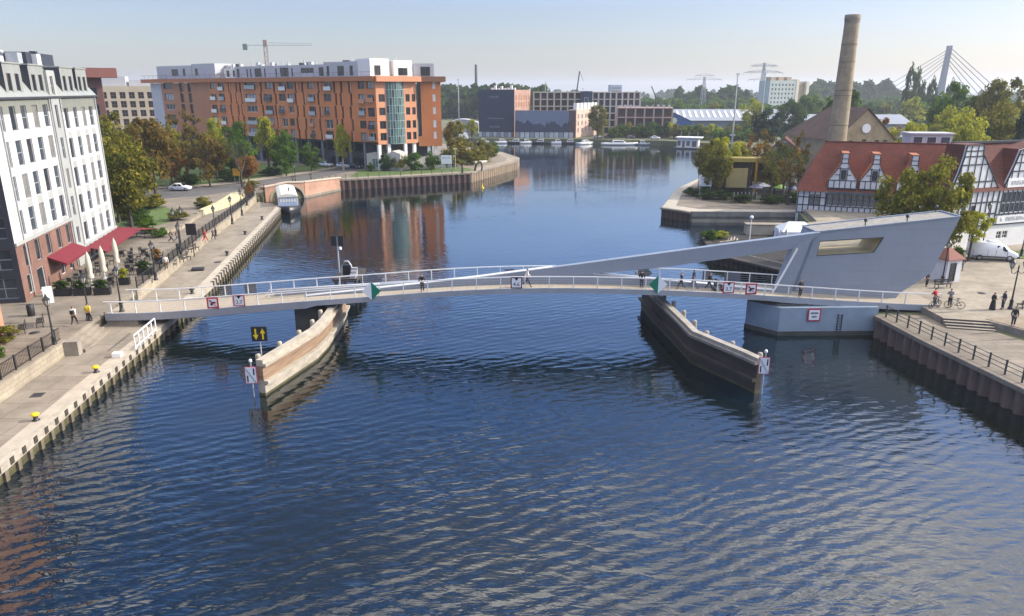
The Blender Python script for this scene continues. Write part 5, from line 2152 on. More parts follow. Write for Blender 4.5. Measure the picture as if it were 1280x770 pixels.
def tree(label, x, y, z, h, w_, kind, m, trunk=.22, name='broadleaf_tree', cat='tree', group=None, rz=None, bark=BARK, lean=0.0, limbs=True):
    """h total height, w_ crown width, trunk = bare share of the height"""
    t = thing(name, label, cat, (x, y, z), rz if rz is not None else random.uniform(0, 6.28), group)
    me, cc = CROWNS[kind]
    zb = h * trunk
    if trunk > 0.0:
        b = MB()
        r0 = max(.09, h * .022)
        top = zb + (h - zb) * .62
        b.tube([(0, 0, -.1), (.02, 0, .25), (.05 * h * .1, .02 * h * .1, zb), (.02, .0, (zb + top) / 2), (lean, 0, top)], [r0 * 1.5, r0 * 1.05, r0 * .85, r0 * .55, r0 * .2], 7)
        if limbs:
            for c in cc[:12]:
                p = Vector((c[0] * w_, c[1] * w_, zb + c[2] * (h - zb)))
                s_ = Vector((0, 0, min(zb + .1 * (h - zb), p.z * .75)))
                s_.z = max(zb * .85, min(top * .9, p.z - .4 * math.hypot(p.x, p.y) - .3))
                b.tube([s_, (s_ + p) / 2 + Vector((0, 0, -.04 * h)), p], [r0 * .4, r0 * .25, r0 * .08], 5)
        b.build('trunk', bark, t)
    o = bpy.data.objects.new('crown', me)
    COL.objects.link(o)
    o.parent = t
    o.location = (0, 0, zb)
    o.scale = (w_, w_, h - zb)
    o.material_slots[0].link = 'OBJECT'
    o.material_slots[0].material = m
    return t


def shrub(label, x, y, z, h, w_, m, kind='bush_a', group=None, name='shrub'):
    t = thing(name, label, 'shrub', (x, y, z), random.uniform(0, 6.28), group)
    b = MB()
    for k in range(4):
        a = k * 1.6
        b.tube([(0, 0, -.05), (.12 * w_ * math.cos(a), .12 * w_ * math.sin(a), h * .35), (.25 * w_ * math.cos(a), .25 * w_ * math.sin(a), h * .7)], [.05, .035, .015], 5)
    b.build('stem', BARK, t)
    o = bpy.data.objects.new('crown', CROWNS[kind][0])
    COL.objects.link(o)
    o.parent = t
    o.scale = (w_, w_, h)
    o.material_slots[0].link = 'OBJECT'
    o.material_slots[0].material = m
    return t


# left bank
tree('large olive green tree beside the white house and the crimson awning', -56.0, 105, 2.4, 13.6, 9.6, 'broad_a', LOLIVE, .12)
tree('green tree tucked behind the corner of the white house', -60.5, 110, 2.4, 11.5, 8, 'broad_b', LGREEN, .12)
tree('tall brown tree rising behind the olive tree', -69, 140, 2.4, 15.2, 10, 'broad_b', LBROWN, .2)
tree('olive brown tree between the white house and the beige block', -79, 146, 2.4, 15.5, 10, 'broad_c', LOLIVE, .2)
tree('bronze tree above the parked white car', -63.5, 152.5, 2.4, 11, 9.5, 'broad_c', LBROWN, .15)
tree('small rust coloured tree right of the white car', -58.0, 160, 2.4, 6.2, 5.5, 'broad_b', LRUST, .15)
tree('low bronze tree left of the parked white car', -69.5, 152, 2.4, 8, 7.5, 'airy', LRUST, .18)
tree('pointed yellow green tree left in front of the orange block', -71, 176, 2.4, 14.5, 7, 'poplar', LYELL, .15)
tree('bare crowned brown tree in front of the dull brown wall', -78, 175, 2.4, 15.5, 11, 'airy', LBROWN, .2)
tree('green tree with pale top in front of the orange slots', -65.0, 176, 2.4, 13.8, 7.5, 'poplar', LGREEN, .15)
tree('yellow topped tree under the wide orange windows', -59, 177, 2.4, 14.8, 6.4, 'poplar', LYELL, .18)
tree('dark green tree right of the yellow topped tree', -55.5, 178, 2.4, 10.5, 7.5, 'broad_a', LGREEN, .15)
tree('low green tree behind the yellow road sign', -63.5, 170, 2.4, 9, 8.5, 'broad_b', LGREEN, .1)
tree('slender yellow green poplar before the dark parking level', -42.9, 185.5, 2.4, 12.4, 5.8, 'poplar', LYELL, .2, name='poplar', bark=BARKP)


for lab, x, y, h, w_, m, k in (('broad olive brown tree behind the yellow road sign at left', -74, 158, 12.5, 9.5, LOLIVE, 'broad_a'), ('olive tree between the bronze tree and the street', -66.5, 164, 11, 8.5, LOLIVE, 'broad_c'),
                               ('brown tree in front of the pale end panel of the orange block', -84, 168, 13.5, 9.5, LBROWN, 'broad_b'), ('tall brown tree at the left in front of the beige block', -92, 163, 15, 10.5, LBROWN, 'broad_a'),
                               ('small green tree at the street bend behind the bare tree', -53.0, 171, 7.5, 6.5, LGREEN, 'broad_c'), ('green tree before the dark parking level left of the yellow topped tree', -70, 182, 11.5, 8, LGREEN, 'broad_b'),
                               ('dense olive tree right behind the olive tree of the white house', -65, 120, 13, 9, LOLIVE, 'broad_b'), ('rusty olive tree between the white house and the white car', -73, 138, 11.5, 9, LBROWN, 'broad_a'),
                               ('green tree at the far end of the street lawn', -49.8, 181, 7.2, 6.0, LGREEN, 'broad_a')):
    tree(lab, x, y, 2.4, h, w_, k, m, .12)
for lab, x, y, h, w_, m in (('dark shrub under the trees behind the white car', -70, 156.5, 2.4, 6, LDARK), ('green shrub under the trees right of the white car', -62.5, 162.5, 2.6, 6, LGREEN), ('dark shrub row piece before the parking level', -57, 173.5, 2.2, 6, LDARK),
                            ('olive shrub left of the road sign by the white car', -78, 152.5, 2.4, 6, LOLIVE), ('green shrub behind the low bronze tree', -66, 168.5, 2.4, 6, LGREEN)):
    shrub(lab, x, y, 2.4, h, w_, m, 'bush_b')


def bare_tree(label, x, y, z, h, seed):
    t = thing('bare_tree', label, 'tree', (x, y, z))
    r = random.Random(seed)
    b = MB()
    tips = []

    def grow(p, d, L, rad, lev):
        q_ = p + d * L
        m_ = (p + q_) / 2 + Vector((r.uniform(-.1, .1), r.uniform(-.1, .1), 0)) * L
        b.tube([p, m_, q_], [rad, rad * .8, rad * .62], 6 if lev < 2 else 4)
        tips.append(q_)
        if lev < 5:
            for k in range(3 if lev < 3 else 2):
                a = r.uniform(0, 6.28)
                nd = (d + Vector((math.cos(a), math.sin(a), r.uniform(-.1, .35))) * r.uniform(.45, .85)).normalized()
                grow(q_, nd, L * r.uniform(.62, .82), rad * .58, lev + 1)
    grow(Vector((0, 0, -.1)), Vector((0, 0, 1)), h * .3, h * .028, 0)
    b.build('trunk', BARK, t)
    n = 900
    g_ = np.random.default_rng(seed)
    T = np.array([tuple(v) for v in tips])
    c = T[g_.integers(0, len(T), n)] + g_.normal(size=(n, 3)) * .45
    lb_ = MB()
    for p in c:
        if p[2] < h * .4:
            continue
        u_ = Vector(g_.normal(size=3)).normalized() * .13
        v_ = Vector(g_.normal(size=3)).cross(u_).normalized() * .1
        P = Vector(p)
        lb_.add([P - u_, P - v_, P + u_, P + v_], [(0, 1, 2, 3)])
    lb_.build('crown', LDARK, t)
    return t


bare_tree('nearly bare dark tree with spreading limbs by the street bend', -56.9, 153, 2.4, 10.5, 3)
# slopes and beds of the left bank
for lab, x, y, h, w_, m, k in (('round green bush at the foot of the olive tree', -51.6, 101.5, 2.0, 3.2, LGREEN, 'bush_a'),
                               ('yellowish bush on the slope by the promenade', -52.5, 112, 1.7, 3.4, LOLIVE, 'bush_b'),
                               ('green bush at the top of the lawn slope', -53.6, 124, 1.9, 3.6, LOLIVE, 'bush_a'),
                               ('low green shrub behind the cafe terrace', -49.0, 98.5, 1.4, 2.4, LGREEN, 'bush_b'),
                               ('small red leaved shrub at the end of the promenade railing', -50.2, 137.5, 2.6, 2.0, LRUST, 'bush_b'),
                               ('dry green shrub beside the bare tree trunk', -54.0, 151, 1.5, 3.8, LOLIVE, 'bush_a'),
                               ('pale shrub in the planter at the lower left edge', -41.0, 55.2, 1.3, 2.2, LOLIVE, 'bush_a'),
                               ('dark shrub in the planter at the lower left edge', -39.6, 51.5, 1.2, 2.0, LGREEN, 'bush_b')):
    shrub(lab, x, y, 2.4, h, w_, m, k)
for lab, x, y, h, w_, m in (('dark green bush in the middle of the left lawn', -60, 113, 2.2, 5, LDARK), ('olive bush at the upper edge of the left lawn', -63, 124, 2.4, 6, LOLIVE), ('green bush at the lawn foot beside the olive tree trunk', -56.5, 108.5, 1.6, 4, LGREEN)):
    shrub(lab, x, y, 2.4, h, w_, m, 'bush_b')
bank = MB()
bk = [(-50.2, 117), (-49.4, 126), (-50.8, 138), (-52.8, 141), (-54.2, 138), (-52.4, 126), (-52.2, 118)]
bank.prism(bk, 2.3, 2.62)
bank.prism(offset_poly(bk, -.55), 2.6, 3.1)
tag(bank.build('stone_bank', mat('yellow_stone_bank', (.52, .46, .28), .9, .3, 1.5, bump=.6, bscale=3)), 'sunlit yellow stone embankment by the promenade lamps', 'embankment')
stone_wall('garden_wall', 'low pale wall along the foot of the lawn slope', [(-50.0, 99.5), (-48.4, 104), (-49.8, 112), (-50.3, 116.5)], 2.4, 2.95, .35, .1)

# quay beyond the canal
for lab, x, y, h, w_, m, k in (('tall dark shrub before the low cream pavilion', -32.2, 183.6, 4.2, 3.6, LDARK, 'bush_a'),
                               ('brownish shrub in front of the second pavilion window', -28.8, 183.8, 4.0, 3.4, LOLIVE, 'bush_b'),
                               ('round green shrub at the left end of the terrace wall', -24.6, 185.5, 4.4, 5.2, LGREEN, 'bush_a'),
                               ('green shrub at the middle of the terrace wall', -20.0, 187, 4.6, 4.6, LGREEN, 'bush_b'),
                               ('low shrub between the pavilion and the quay lawn', -35.2, 182.5, 2.2, 2.4, LGREEN, 'bush_b'),
                               ('large olive shrub behind the information board', -15.6, 193.5, 5.4, 6.4, LOLIVE, 'bush_a'),
                               ('broad green shrub on the tip of the quay', -10.5, 199, 5.0, 6.2, LOLIVE, 'bush_b'),
                               ('wide olive shrub behind the shrubs of the quay tip', -14.5, 206, 6.2, 7.5, LOLIVE, 'bush_a'),
                               ('rightmost rounded olive shrub of the quay tip', -7.2, 207.5, 4.6, 5.6, LOLIVE, 'bush_b'),
                               ('olive tree like shrub farthest along the quay tip', -9.0, 219, 5.4, 6.5, LOLIVE, 'bush_a'),
                               ('small shrub at the far bend of the quay', -6.2, 228, 4.2, 4.5, LGREEN, 'bush_b')):
    shrub(lab, x, y, 2.4, h, w_, m, k)
tree('yellowish tree beside the right end of the orange block', -16.5, 214, 2.4, 11.5, 7, 'broad_b', LOLIVE, .2)
tree('pale yellow young tree before the navy banner building', -15.5, 285, 2.4, 9.5, 5.5, 'poplar', LYELL, .25)
tree('second pale young tree left of the navy banner building', -20.5, 283, 2.4, 8.6, 5.5, 'broad_c', LYELL, .25)

# right bank
tree('large yellowish olive tree in front of the half timbered houses', 49.3, 82.6, 2.6, 12.3, 8.0, 'broad_a', LMIX, .14, lean=.3)
tree('olive green tree joined to the left of the large tree before the red roof', 46.0, 84.5, 2.6, 11.2, 6.6, 'broad_b', LMIX, .18)
tree('low yellow green bough tree beside the gabled front', 54.0, 83.2, 2.6, 6.0, 4.2, 'broad_c', LYELL, .4)
for lab, x, y, h, w_, m, k in (('willow like yellow green tree at the left of the peninsula', 39.6, 141.5, 10.8, 6.6, LOLIVE, 'broad_a'),
                               ('bright yellow green tree behind the ochre cabin', 43.0, 149, 11.6, 7.2, LYELL, 'broad_b'),
                               ('yellow green tree at the water side of the peninsula', 41.8, 156, 10.2, 6.4, LOLIVE, 'broad_c'),
                               ('yellow green tree right behind the ochre roof', 47.4, 153, 11, 6, LYELL, 'poplar')):
    tree(lab, x, y, 1.8, h, w_, k, m, .12)
for lab, x, y, h, w_, m, k in (('thin brown tree behind the mustard shelter', 53.0, 158, 12.5, 7.5, LBROWN, 'airy'),
                               ('sparse rust tree left of the pale gable house', 50.5, 153, 10.5, 6.5, LRUST, 'airy'),
                               ('brown twiggy tree against the old hall roof', 57.2, 149, 12.5, 6.5, LBROWN, 'airy'),
                               ('dark twiggy tree at the left gable of the red roof', 50.4, 131.5, 10.5, 5, LBROWN, 'airy')):
    tree(lab, x, y, 1.9, h, w_, k, m, .2)
tree('dense brown tree behind the green parasol of the peninsula', 53.2, 146.5, 1.8, 10.5, 7.5, 'broad_c', LBROWN, .12)
tree('dark olive tree left of the red roof on the peninsula', 50.6, 141.5, 1.8, 9.5, 6, 'airy', LOLIVE, .15)
tree('low bronze tree behind the terrace fence on the peninsula', 46.5, 148.5, 1.8, 8, 6, 'broad_b', LBROWN, .1)
for lab, x, y, h, w_ in (('dark shrub behind the terrace fence, left of the parasols', 43.5, 134.8, 1.5, 4.5), ('dark shrub in front of the terrace fence, middle', 48.0, 134.2, 1.4, 5), ('dark shrub at the right end of the terrace fence', 52.6, 134.6, 1.8, 4.5),
                         ('dark ivy mound beside the ochre cabin', 41.4, 145.5, 2.6, 3.6), ('dark bush left of the ochre cabin at the water side', 38.6, 146.5, 2.2, 3.6)):
    shrub(lab, x, y, 1.8, h, w_, LDARK, 'bush_a')
bare_tree('bare grey tree between the pale gable house and the red roof', 51.0, 136, 1.8, 11, 9)
for lab, x, y, h, w_, m, k in (('dark low hedge bush along the peninsula path', 37.2, 139, 1.9, 4.4, LDARK, 'bush_a'),
                               ('dark hedge bush beside the crossed sign', 35.9, 143.5, 1.8, 3.6, LDARK, 'bush_b'),
                               ('dark hedge bush under the ochre panel', 41, 138.4, 1.8, 4.0, LDARK, 'bush_b')):
    shrub(lab, x, y, 1.8, h, w_, m, k)
for lab, x, y, h, w_, m in (('green shrub at the outer end of the old wharf', 28.6, 102.3, 1.5, 2.6, LGREEN), ('yellow shrub on the old wharf', 30.4, 103.6, 1.1, 2.4, LYELL)):
    shrub(lab, x, y, 1.25, h, w_, m)
shrub('lush green bush at the lower right edge of the plaza', 46.8, 55.5, 2.6, 1.5, 3.0, LGREEN, 'bush_a')
shrub('low bush beside the house wall behind the kiosk', 54.5, 86.4, 2.6, 1.1, 2.2, LGREEN, 'bush_b')
# trees behind the houses at right
RTR = (('big yellow green tree behind the roofs at right', 92.0, 150, 16.5, 11, LYELL, 'broad_a'), ('yellow tree right of the white halls', 86, 160, 14.0, 10, LYELL, 'broad_b'),
       ('olive tree near the white halls', 80.8, 172, 13, 8, LOLIVE, 'broad_c'), ('tall green tree at the right edge behind the roofs', 103, 158, 18, 12, LOLIVE, 'broad_a'),
       ('very dark fir at the right edge of the view', 101.0, 146, 19, 8, LCONI, 'conifer'), ('small fir right of the yellow trees', 97.5, 152, 14, 6, LCONI, 'conifer'),
       ('yellow bush like tree right beside the old hall gable', 80.6, 148, 9, 5, LYELL, 'broad_c'), ('brown tree in front of the white halls', 86, 178, 12.5, 9, LBROWN, 'airy'),
       ('rusty tree left of the yellow trees', 90.5, 182, 13.5, 9, LRUST, 'broad_c'),
       ('dark round tree behind the chimney', 96, 215, 21, 14, LDARK, 'broad_b'), ('yellow tree over the white hall roof', 112, 190, 16, 11, LYELL, 'broad_a'),
       ('green tree behind the yellow trees at right', 118, 200, 22, 13, LGREEN, 'broad_c'), ('tall olive tree at the right behind the fir', 128, 195, 24, 14, LOLIVE, 'broad_b'))
for lab, x, y, h, w_, m, k in RTR:
    tree(lab, x, y, 2, h, w_, k, m, .15, name='fir' if k == 'conifer' else 'broadleaf_tree')
# ------------------------------------------------------------------ lamps
LGLASS = mat('lantern_glass', (.55, .55, .5), .3, .05, 3)


def lantern(b, x, z, mi=0):
    b.lathe([(.05, 0), (.13, .06), (.12, .1)], (x, 0, z), 6, mi)
    b.lathe([(.30, .56), (.24, .66), (.10, .82), (.05, .98), (.012, 1.08)], (x, 0, z), 6, mi, smooth=False)
    for k in range(6):
        a = 2 * math.pi * (k + .5) / 6
        b.bar((x + .12 * math.cos(a), .12 * math.sin(a), z + .1), (x + .27 * math.cos(a), .27 * math.sin(a), z + .58), .03, .03, mi)


def street_lamp(label, x, y, z, h=4.4, double=False, rz=0.0, group='street lanterns'):
    t = thing('street_lamp', label, 'street lamp', (x, y, z), rz, group)
    b = MB()
    b.lathe([(.24, 0), (.24, .12), (.17, .2), (.15, .75), (.19, .8), (.09, .95), (.07, 1.6), (.055, h - 1.05 if not double else h - 1.2)], n=10)
    if double:
        for s in (-1, 1):
            b.tube([(0, 0, h - 1.25), (s * .25, 0, h - 1.5), (s * .55, 0, h - 1.45), (s * .62, 0, h - 1.1)], .035, 6)
        b.lathe([(.05, h - 1.2), (.07, h - .9), (.02, h - .7)], n=8)
    b.build('post', BLACK, t)
    for nm, xs in (('lantern', ((-.62, .62) if double else (0,))),):
        for xx in xs:
            b = MB()
            lantern(b, xx, h - 1.08)
            o = b.build('lantern', BLACK, t)
            b = MB()
            b.lathe([(.10, .1), (.24, .56)], (xx, 0, h - 1.08), 6, smooth=False)
            b.build('glass', LGLASS, o)
    return t


for lab, x, y, d in (('black lantern post near the couple left of the bridge', -36.4, 54.0, 0), ('black lantern post beside the left landing of the bridge', -37.5, 60.9, 0),
                     ('black lantern post right next to the bridge end', -36.0, 63.5, 0), ('black lantern post by the far end of the cafe terrace', -38.3, 75, 0),
                     ('black lantern post second beyond the bridge along the railing', -40.3, 85.8, 0), ('black lantern post right of the red jacketed person', -41.4, 99.3, 0),
                     ('black lantern post in front of the stone bank', -42.6, 108.7, 0), ('black lantern post at the right end of the stone bank', -43.9, 116.5, 0),
                     ('black lantern post farthest along the promenade near the houseboat', -46.8, 127, 0)):
    street_lamp(lab, x, y, 2.4)
street_lamp('ornate tall black lamp with twin heads on the promenade', -41.0, 87.6, 2.4, 6.0, True, R(70))
street_lamp('black twin headed lamp on the right plaza beside the talking pair', 46.0, 63.6, 2.6, 4.9, True, 0)
street_lamp('black lantern post at the kiosk beside the bridge house', 44.7, 72.4, 2.6, 4.9)
street_lamp('black lantern post at the lower right edge of the view', 43.6, 57.0, 2.6, 4.3)
street_lamp('black lantern post in front of the white ground floor of the gabled house', 61.8, 85.5, 2.6, 5.6)
street_lamp('black lantern post rising over the roof of the white van', 57.6, 86.6, 2.6, 6.6)
street_lamp('black lantern post on the brick canal bridge parapet', -46.6, 156.2, 2.6, 4.4)
street_lamp('black lantern post at the tip of the wooded peninsula', 37.9, 147.5, 1.8, 4.6)


def mast_lamp(name, label, x, y, z, h, m=GALV, globe=True):
    t = thing(name, label, 'lamp', (x, y, z))
    b = MB()
    b.tube([(0, 0, 0), (0, 0, h)], [.09, .05], 8)
    b.build('post', m, t)
    b = MB()
    if globe:
        b.lathe([(.02, 0), (.22, .12), (.28, .32), (.2, .5), (.03, .58)], (0, 0, h - .05), 10)
    else:
        b.box(-.5, -.12, h, .5, .12, h + .12)
    b.build('lamp_head', WHITE, t)


mast_lamp('white_lamp', 'white globe lamp post on the old wharf', 33.5, 100, 1.25, 3.4, WHITE)
mast_lamp('white_lamp', 'pale lamp post before the orange block among the green trees', -64.4, 172, 2.4, 7.5, GALV, False)
mast_lamp('white_lamp', 'pale street lamp left of the bronze tree', -70, 168, 2.4, 7.2, GALV, False)
mast_lamp('white_lamp', 'slim pale post beside the information board', -14.4, 186, 2.4, 5.2, GALV, False)
for lab, x in (('left one of two grey posts on the old wharf', 37.0), ('right one of two grey posts on the old wharf', 38.1)):
    t = thing('mooring_post', lab, 'post', (x - .6, 97.2, 1.25))
    b = MB()
    b.lathe([(.22, 0), (.22, 2.1), (.12, 2.4), (.02, 2.6)], n=8)
    b.build('post', GALV, t)

# ------------------------------------------------------------------ vehicles
TYRE = mat('tyre_rubber', (.012, .012, .013), .85)
RIM = mat('rim_metal', (.38, .38, .39), .4, .05, 2, metal=.5)
CGLASS = mat('car_glass', (.012, .014, .018), .05, .1, 1, spec=.7)


def wheels(t, xs, hw, r, w_=.2):
    for x in xs:
        for s in (-1, 1):
            b = MB()
            M = Matrix.Translation((x, s * hw, r)) @ Matrix.Rotation(math.pi / 2, 4, 'X')
            b.lathe([(r * .55, -w_ / 2), (r * .94, -w_ / 2), (r, -w_ * .3), (r, w_ * .3), (r * .94, w_ / 2), (r * .55, w_ / 2)], n=16, M=M)
            o = b.build('wheel', TYRE, t)
            b = MB()
            b.lathe([(r * .1, w_ * .52), (r * .6, w_ * .5), (r * .62, w_ * .3), (r * .62, -w_ * .3), (r * .6, -w_ * .5), (r * .1, -w_ * .52)], n=12, M=M)
            b.build('rim', RIM, o)


def loft(b, secs, mi=0):
    """cross sections (list of equal-length point lists) joined into a closed skin"""
    n = len(secs[0])
    vs = [p for s in secs for p in s]
    fs = []
    for i in range(len(secs) - 1):
        for k in range(n):
            k2 = (k + 1) % n
            fs.append((i * n + k, (i + 1) * n + k, (i + 1) * n + k2, i * n + k2))
    fs += [tuple(range(n)), tuple(reversed(range((len(secs) - 1) * n, len(secs) * n)))]
    b.add(vs, fs, mi, None, True)


def car_sec(x, hw, z0, zm, z1, tw):
    return [(x, -hw * .92, z0), (x, -hw, z0 + (zm - z0) * .4), (x, -hw * .97, zm), (x, -tw, z1 - .03), (x, -tw * .6, z1), (x, tw * .6, z1), (x, tw, z1 - .03), (x, hw * .97, zm), (x, hw, z0 + (zm - z0) * .4), (x, hw * .92, z0)]


def car(name, label, x, y, z, rz, m, group=None, cat='car'):
    t = thing(name, label, cat, (x, y, z), rz, group)
    b = MB()
    hw = .88
    S_ = [(-2.08, .72, .42, .62, .72, .6), (-2.0, .84, .25, .8, .95, .74), (-1.55, .88, .2, .92, 1.1, .76), (-1.0, .88, .2, .95, 1.44, .62), (-.2, .88, .2, .95, 1.5, .62), (.35, .88, .2, .95, 1.42, .62),
          (1.0, .88, .2, .93, 1.02, .74), (1.6, .86, .2, .84, .93, .72), (2.0, .8, .28, .7, .8, .66), (2.12, .66, .4, .55, .62, .55)]
    loft(b, [car_sec(*s) for s in S_])
    b.build('body', m, t)
    for s in (-1, 1):
        b = MB()
        b.add([(-1.35, s * .845, .97), (.72, s * .845, .97), (.28, s * .685, 1.37), (-.95, s * .69, 1.38)], [(0, 1, 2, 3)])
        o = b.build('side_window', CGLASS, t)
        b = MB()
        b.bar((-.25, s * .86, .97), (-.25, s * .70, 1.38), .06)
        b.build('pillar', m, o)
    b = MB()
    b.add([(.98, -.66, 1.06), (.98, .66, 1.06), (.40, .56, 1.43), (.40, -.56, 1.43)], [(0, 1, 2, 3)])
    b.build('windscreen', CGLASS, t)
    b = MB()
    b.add([(-1.56, -.64, 1.13), (-1.56, .64, 1.13), (-1.05, .55, 1.44), (-1.05, -.55, 1.44)], [(0, 1, 2, 3)])
    b.build('rear_window', CGLASS, t)
    for s in (-1, 1):
        b = MB()
        b.box(1.9, s * .55 - .16, .62, 2.1, s * .55 + .16, .76)
        b.build('headlight', WHITE, t)
        b = MB()
        b.box(-2.08, s * .6 - .14, .7, -1.96, s * .6 + .14, .9)
        b.build('tail_light', RED, t)
    wheels(t, (-1.3, 1.32), .8, .32)
    return t


SILV = mat('silver_car_paint', (.55, .57, .60), .25, .03, 1, metal=.3)
CBLUE = mat('dark_car_paint', (.03, .035, .05), .25, .05, 1)
CGREY = mat('grey_car_paint', (.20, .22, .26), .25, .05, 1, metal=.3)
car('parked_car', 'silver white car parked on the street below the bronze trees', -67.2, 146.6, 2.42, R(4), mat('white_car_paint', (.68, .70, .73), .25, .03, 1))
for i, (lab, x, y, m) in enumerate((('bluish grey car in the dark parking bays, left of the pair', -52.0, 196, CGREY), ('silver car in the dark parking bays behind the canal bridge lamp', -49.2, 194.2, SILV),
                                    ('silver car in the dark parking bays near the poplar', -43.9, 191.2, SILV), ('dark blue car in the dark parking bays near the poplar', -40.7, 190.2, CBLUE))):
    car('parked_car', lab, x, y - .8, 2.42, R(-34), m, 'cars in the parking bays')
for lab, x, y, m in (('dark blue car on the far bank beside the round tree', 41.5, 316.5, CBLUE), ('white car on the far bank beside the dark blue car', 36.8, 317, SILV),
                     ('light car far right on the far bank by the bushes', 60, 310, SILV), ('dark car on the far bank in front of the green bushes', 50.5, 315, CBLUE)):
    car('parked_car', lab, x, y, 2.05, R(10), m, 'cars on the far bank')


def van():
    VW = mat('white_van_paint', (.74, .75, .76), .3, .03, 1)
    t = thing('delivery_van', 'white delivery van with a rounded roof box parked before the half timbered house', 'van', (57.1, 83.9, 2.62), R(-14))
    b = MB()
    S_ = [(-2.5, .86, .5, 1.3, 1.95, .80), (-2.46, .95, .35, 1.35, 2.08, .84), (-.6, .97, .32, 1.35, 2.12, .84), (.7, .97, .32, 1.3, 2.08, .82), (1.15, .96, .32, 1.2, 1.78, .76),
          (1.75, .95, .32, 1.08, 1.22, .82), (2.3, .9, .34, .95, 1.04, .76), (2.55, .82, .4, .8, .9, .7), (2.62, .7, .45, .7, .75, .6)]
    loft(b, [car_sec(*s) for s in S_])
    b.build('body', VW, t)
    b = MB()
    loft(b, [car_sec(x, w_, 2.08, 2.15, zz, w_ * .8) for x, w_, zz in ((-.75, .4, 2.16), (-.6, .55, 2.3), (.35, .55, 2.32), (.6, .4, 2.17))])
    b.build('roof_box', VW, t)
    for s in (-1, 1):
        b = MB()
        b.add([(.15, s * .945, 1.25), (1.25, s * .94, 1.22), (.95, s * .85, 1.76), (.15, s * .865, 1.86)], [(0, 1, 2, 3)])
        b.build('side_window', CGLASS, t)
        b = MB()
        b.box(2.36, s * .6 - .2, .72, 2.6, s * .6 + .2, .92)
        b.build('headlight', GALV, t)
    b = MB()
    b.add([(1.72, -.74, 1.27), (1.72, .74, 1.27), (1.17, .68, 1.8), (1.17, -.68, 1.8)], [(0, 1, 2, 3)])
    b.build('windscreen', CGLASS, t)
    b = MB()
    b.box(2.25, -.85, .36, 2.68, .85, .62)
    b.box(2.55, -.5, .64, 2.66, .5, .78)
    b.build('bumper', DARKG, t)
    for s in (-1, 1):
        for x_ in (-2.3, -.75, .1, 1.3):
            b = MB()
            b.box(x_ - .012, s * .965 - .012, .5, x_ + .012, s * .965 + .012, 1.3)
            b.build('door_seam', DARKG, t)
        b = MB()
        b.box(-2.4, s * .965 - .02, .42, 1.2, s * .965 + .02, .56)
        b.build('side_trim', DARKG, t)
        b = MB()
        b.box(1.05, s * 1.02 - .08, 1.2, 1.2, s * 1.02 + .08, 1.45)
        b.build('wing_mirror', DARKG, t)
    b = MB()
    b.box(2.665, -.26, .5, 2.685, .26, .61)
    b.build('number_plate', WHITE, t)
    wheels(t, (-1.55, 1.6), .86, .36, .22)


van()

# ------------------------------------------------------------------ boats
HULLB = mat('black_hull', (.018, .018, .022), .4, .15, 1)
HULLW = mat('white_hull', (.72, .72, .70), .35, .05, 1)


def hull(b, L, W, z0, z1, mi=0, bow=.35, sheer=.25, stern=1.0):
    secs = []
    n = 9
    for i in range(n):
        f = i / (n - 1)
        x = -L / 2 + L * f
        k = stern + (1 - stern) * min(1, f * 4)
        if f > 1 - bow:
            g_ = (f - (1 - bow)) / bow
            k *= max(.04, 1 - g_ ** 1.8)
        hw = W / 2 * k
        zt = z1 + sheer * max(0, (f - .5) * 2) ** 2
        secs.append([(x, -hw * .75, z0), (x, -hw, z0 + (zt - z0) * .55), (x, -hw * 1.02, zt), (x, hw * 1.02, zt), (x, hw, z0 + (zt - z0) * .55), (x, hw * .75, z0)])
    loft(b, secs, mi)


def houseboat():
    t = thing('houseboat', 'black hulled houseboat with a white rounded cabin moored under the canal arch', 'houseboat', (-43.4, 139.0, 0), math.atan2(-10, 3.4))
    b = MB()
    hull(b, 19, 4.4, -.5, 1.15, 0, .25, .5)
    b.build('hull', HULLB, t)
    b = MB()
    b.lathe([(0.01, 0), (.02, .02)], (0, 0, -.3), 6)
    pr = [(-1.75, 1.15), (-1.8, 2.5), (-1.7, 3.1), (-1.1, 3.4), (0, 3.55), (1.1, 3.4), (1.7, 3.1), (1.8, 2.5), (1.75, 1.15)]
    b = MB()
    b.extr([(-8.5, y, z) for y, z in pr], (14.6, 0, 0))
    cab = b.build('cabin', HULLW, t)
    b = MB()
    b.extr([(-8.6, y * 1.05, z + .06) for y, z in pr[2:7]] + [(-8.6, 1.8, 3.0), (-8.6, -1.8, 3.0)], (14.9, 0, 0))
    b.build('roof', mat('cream_roof', (.62, .60, .54), .7, .1, .8), t)
    b = MB()                                              # blue front with a row of panes
    b.extr([(6.12, -1.6, 1.3), (6.12, 1.6, 1.3), (6.12, 1.66, 2.95), (6.12, -1.66, 2.95)], (.03, 0, 0))
    b.build('front_panel', mat('pale_blue_panel', (.36, .44, .58), .6, .06, 1), cab)
    b = MB()
    for i in range(6):
        y = -1.42 + i * .5
        b.box(6.15, y, 2.1, 6.18, y + .34, 2.75)
    b.build('front_window', HULLW, cab)
    b = MB()
    for i in range(7):
        for s in (-1, 1):
            b.box(-7.6 + i * 1.9, s * 1.80 - .02, 1.75, -6.5 + i * 1.9, s * 1.80 + .02, 2.5)
    b.build('side_window', GLASS, cab)
    b = MB()
    b.tube([(2.4, .4, 3.5), (2.4, .4, 4.3)], .1, 8)
    b.build('stove_pipe', BLACK, t)


houseboat()


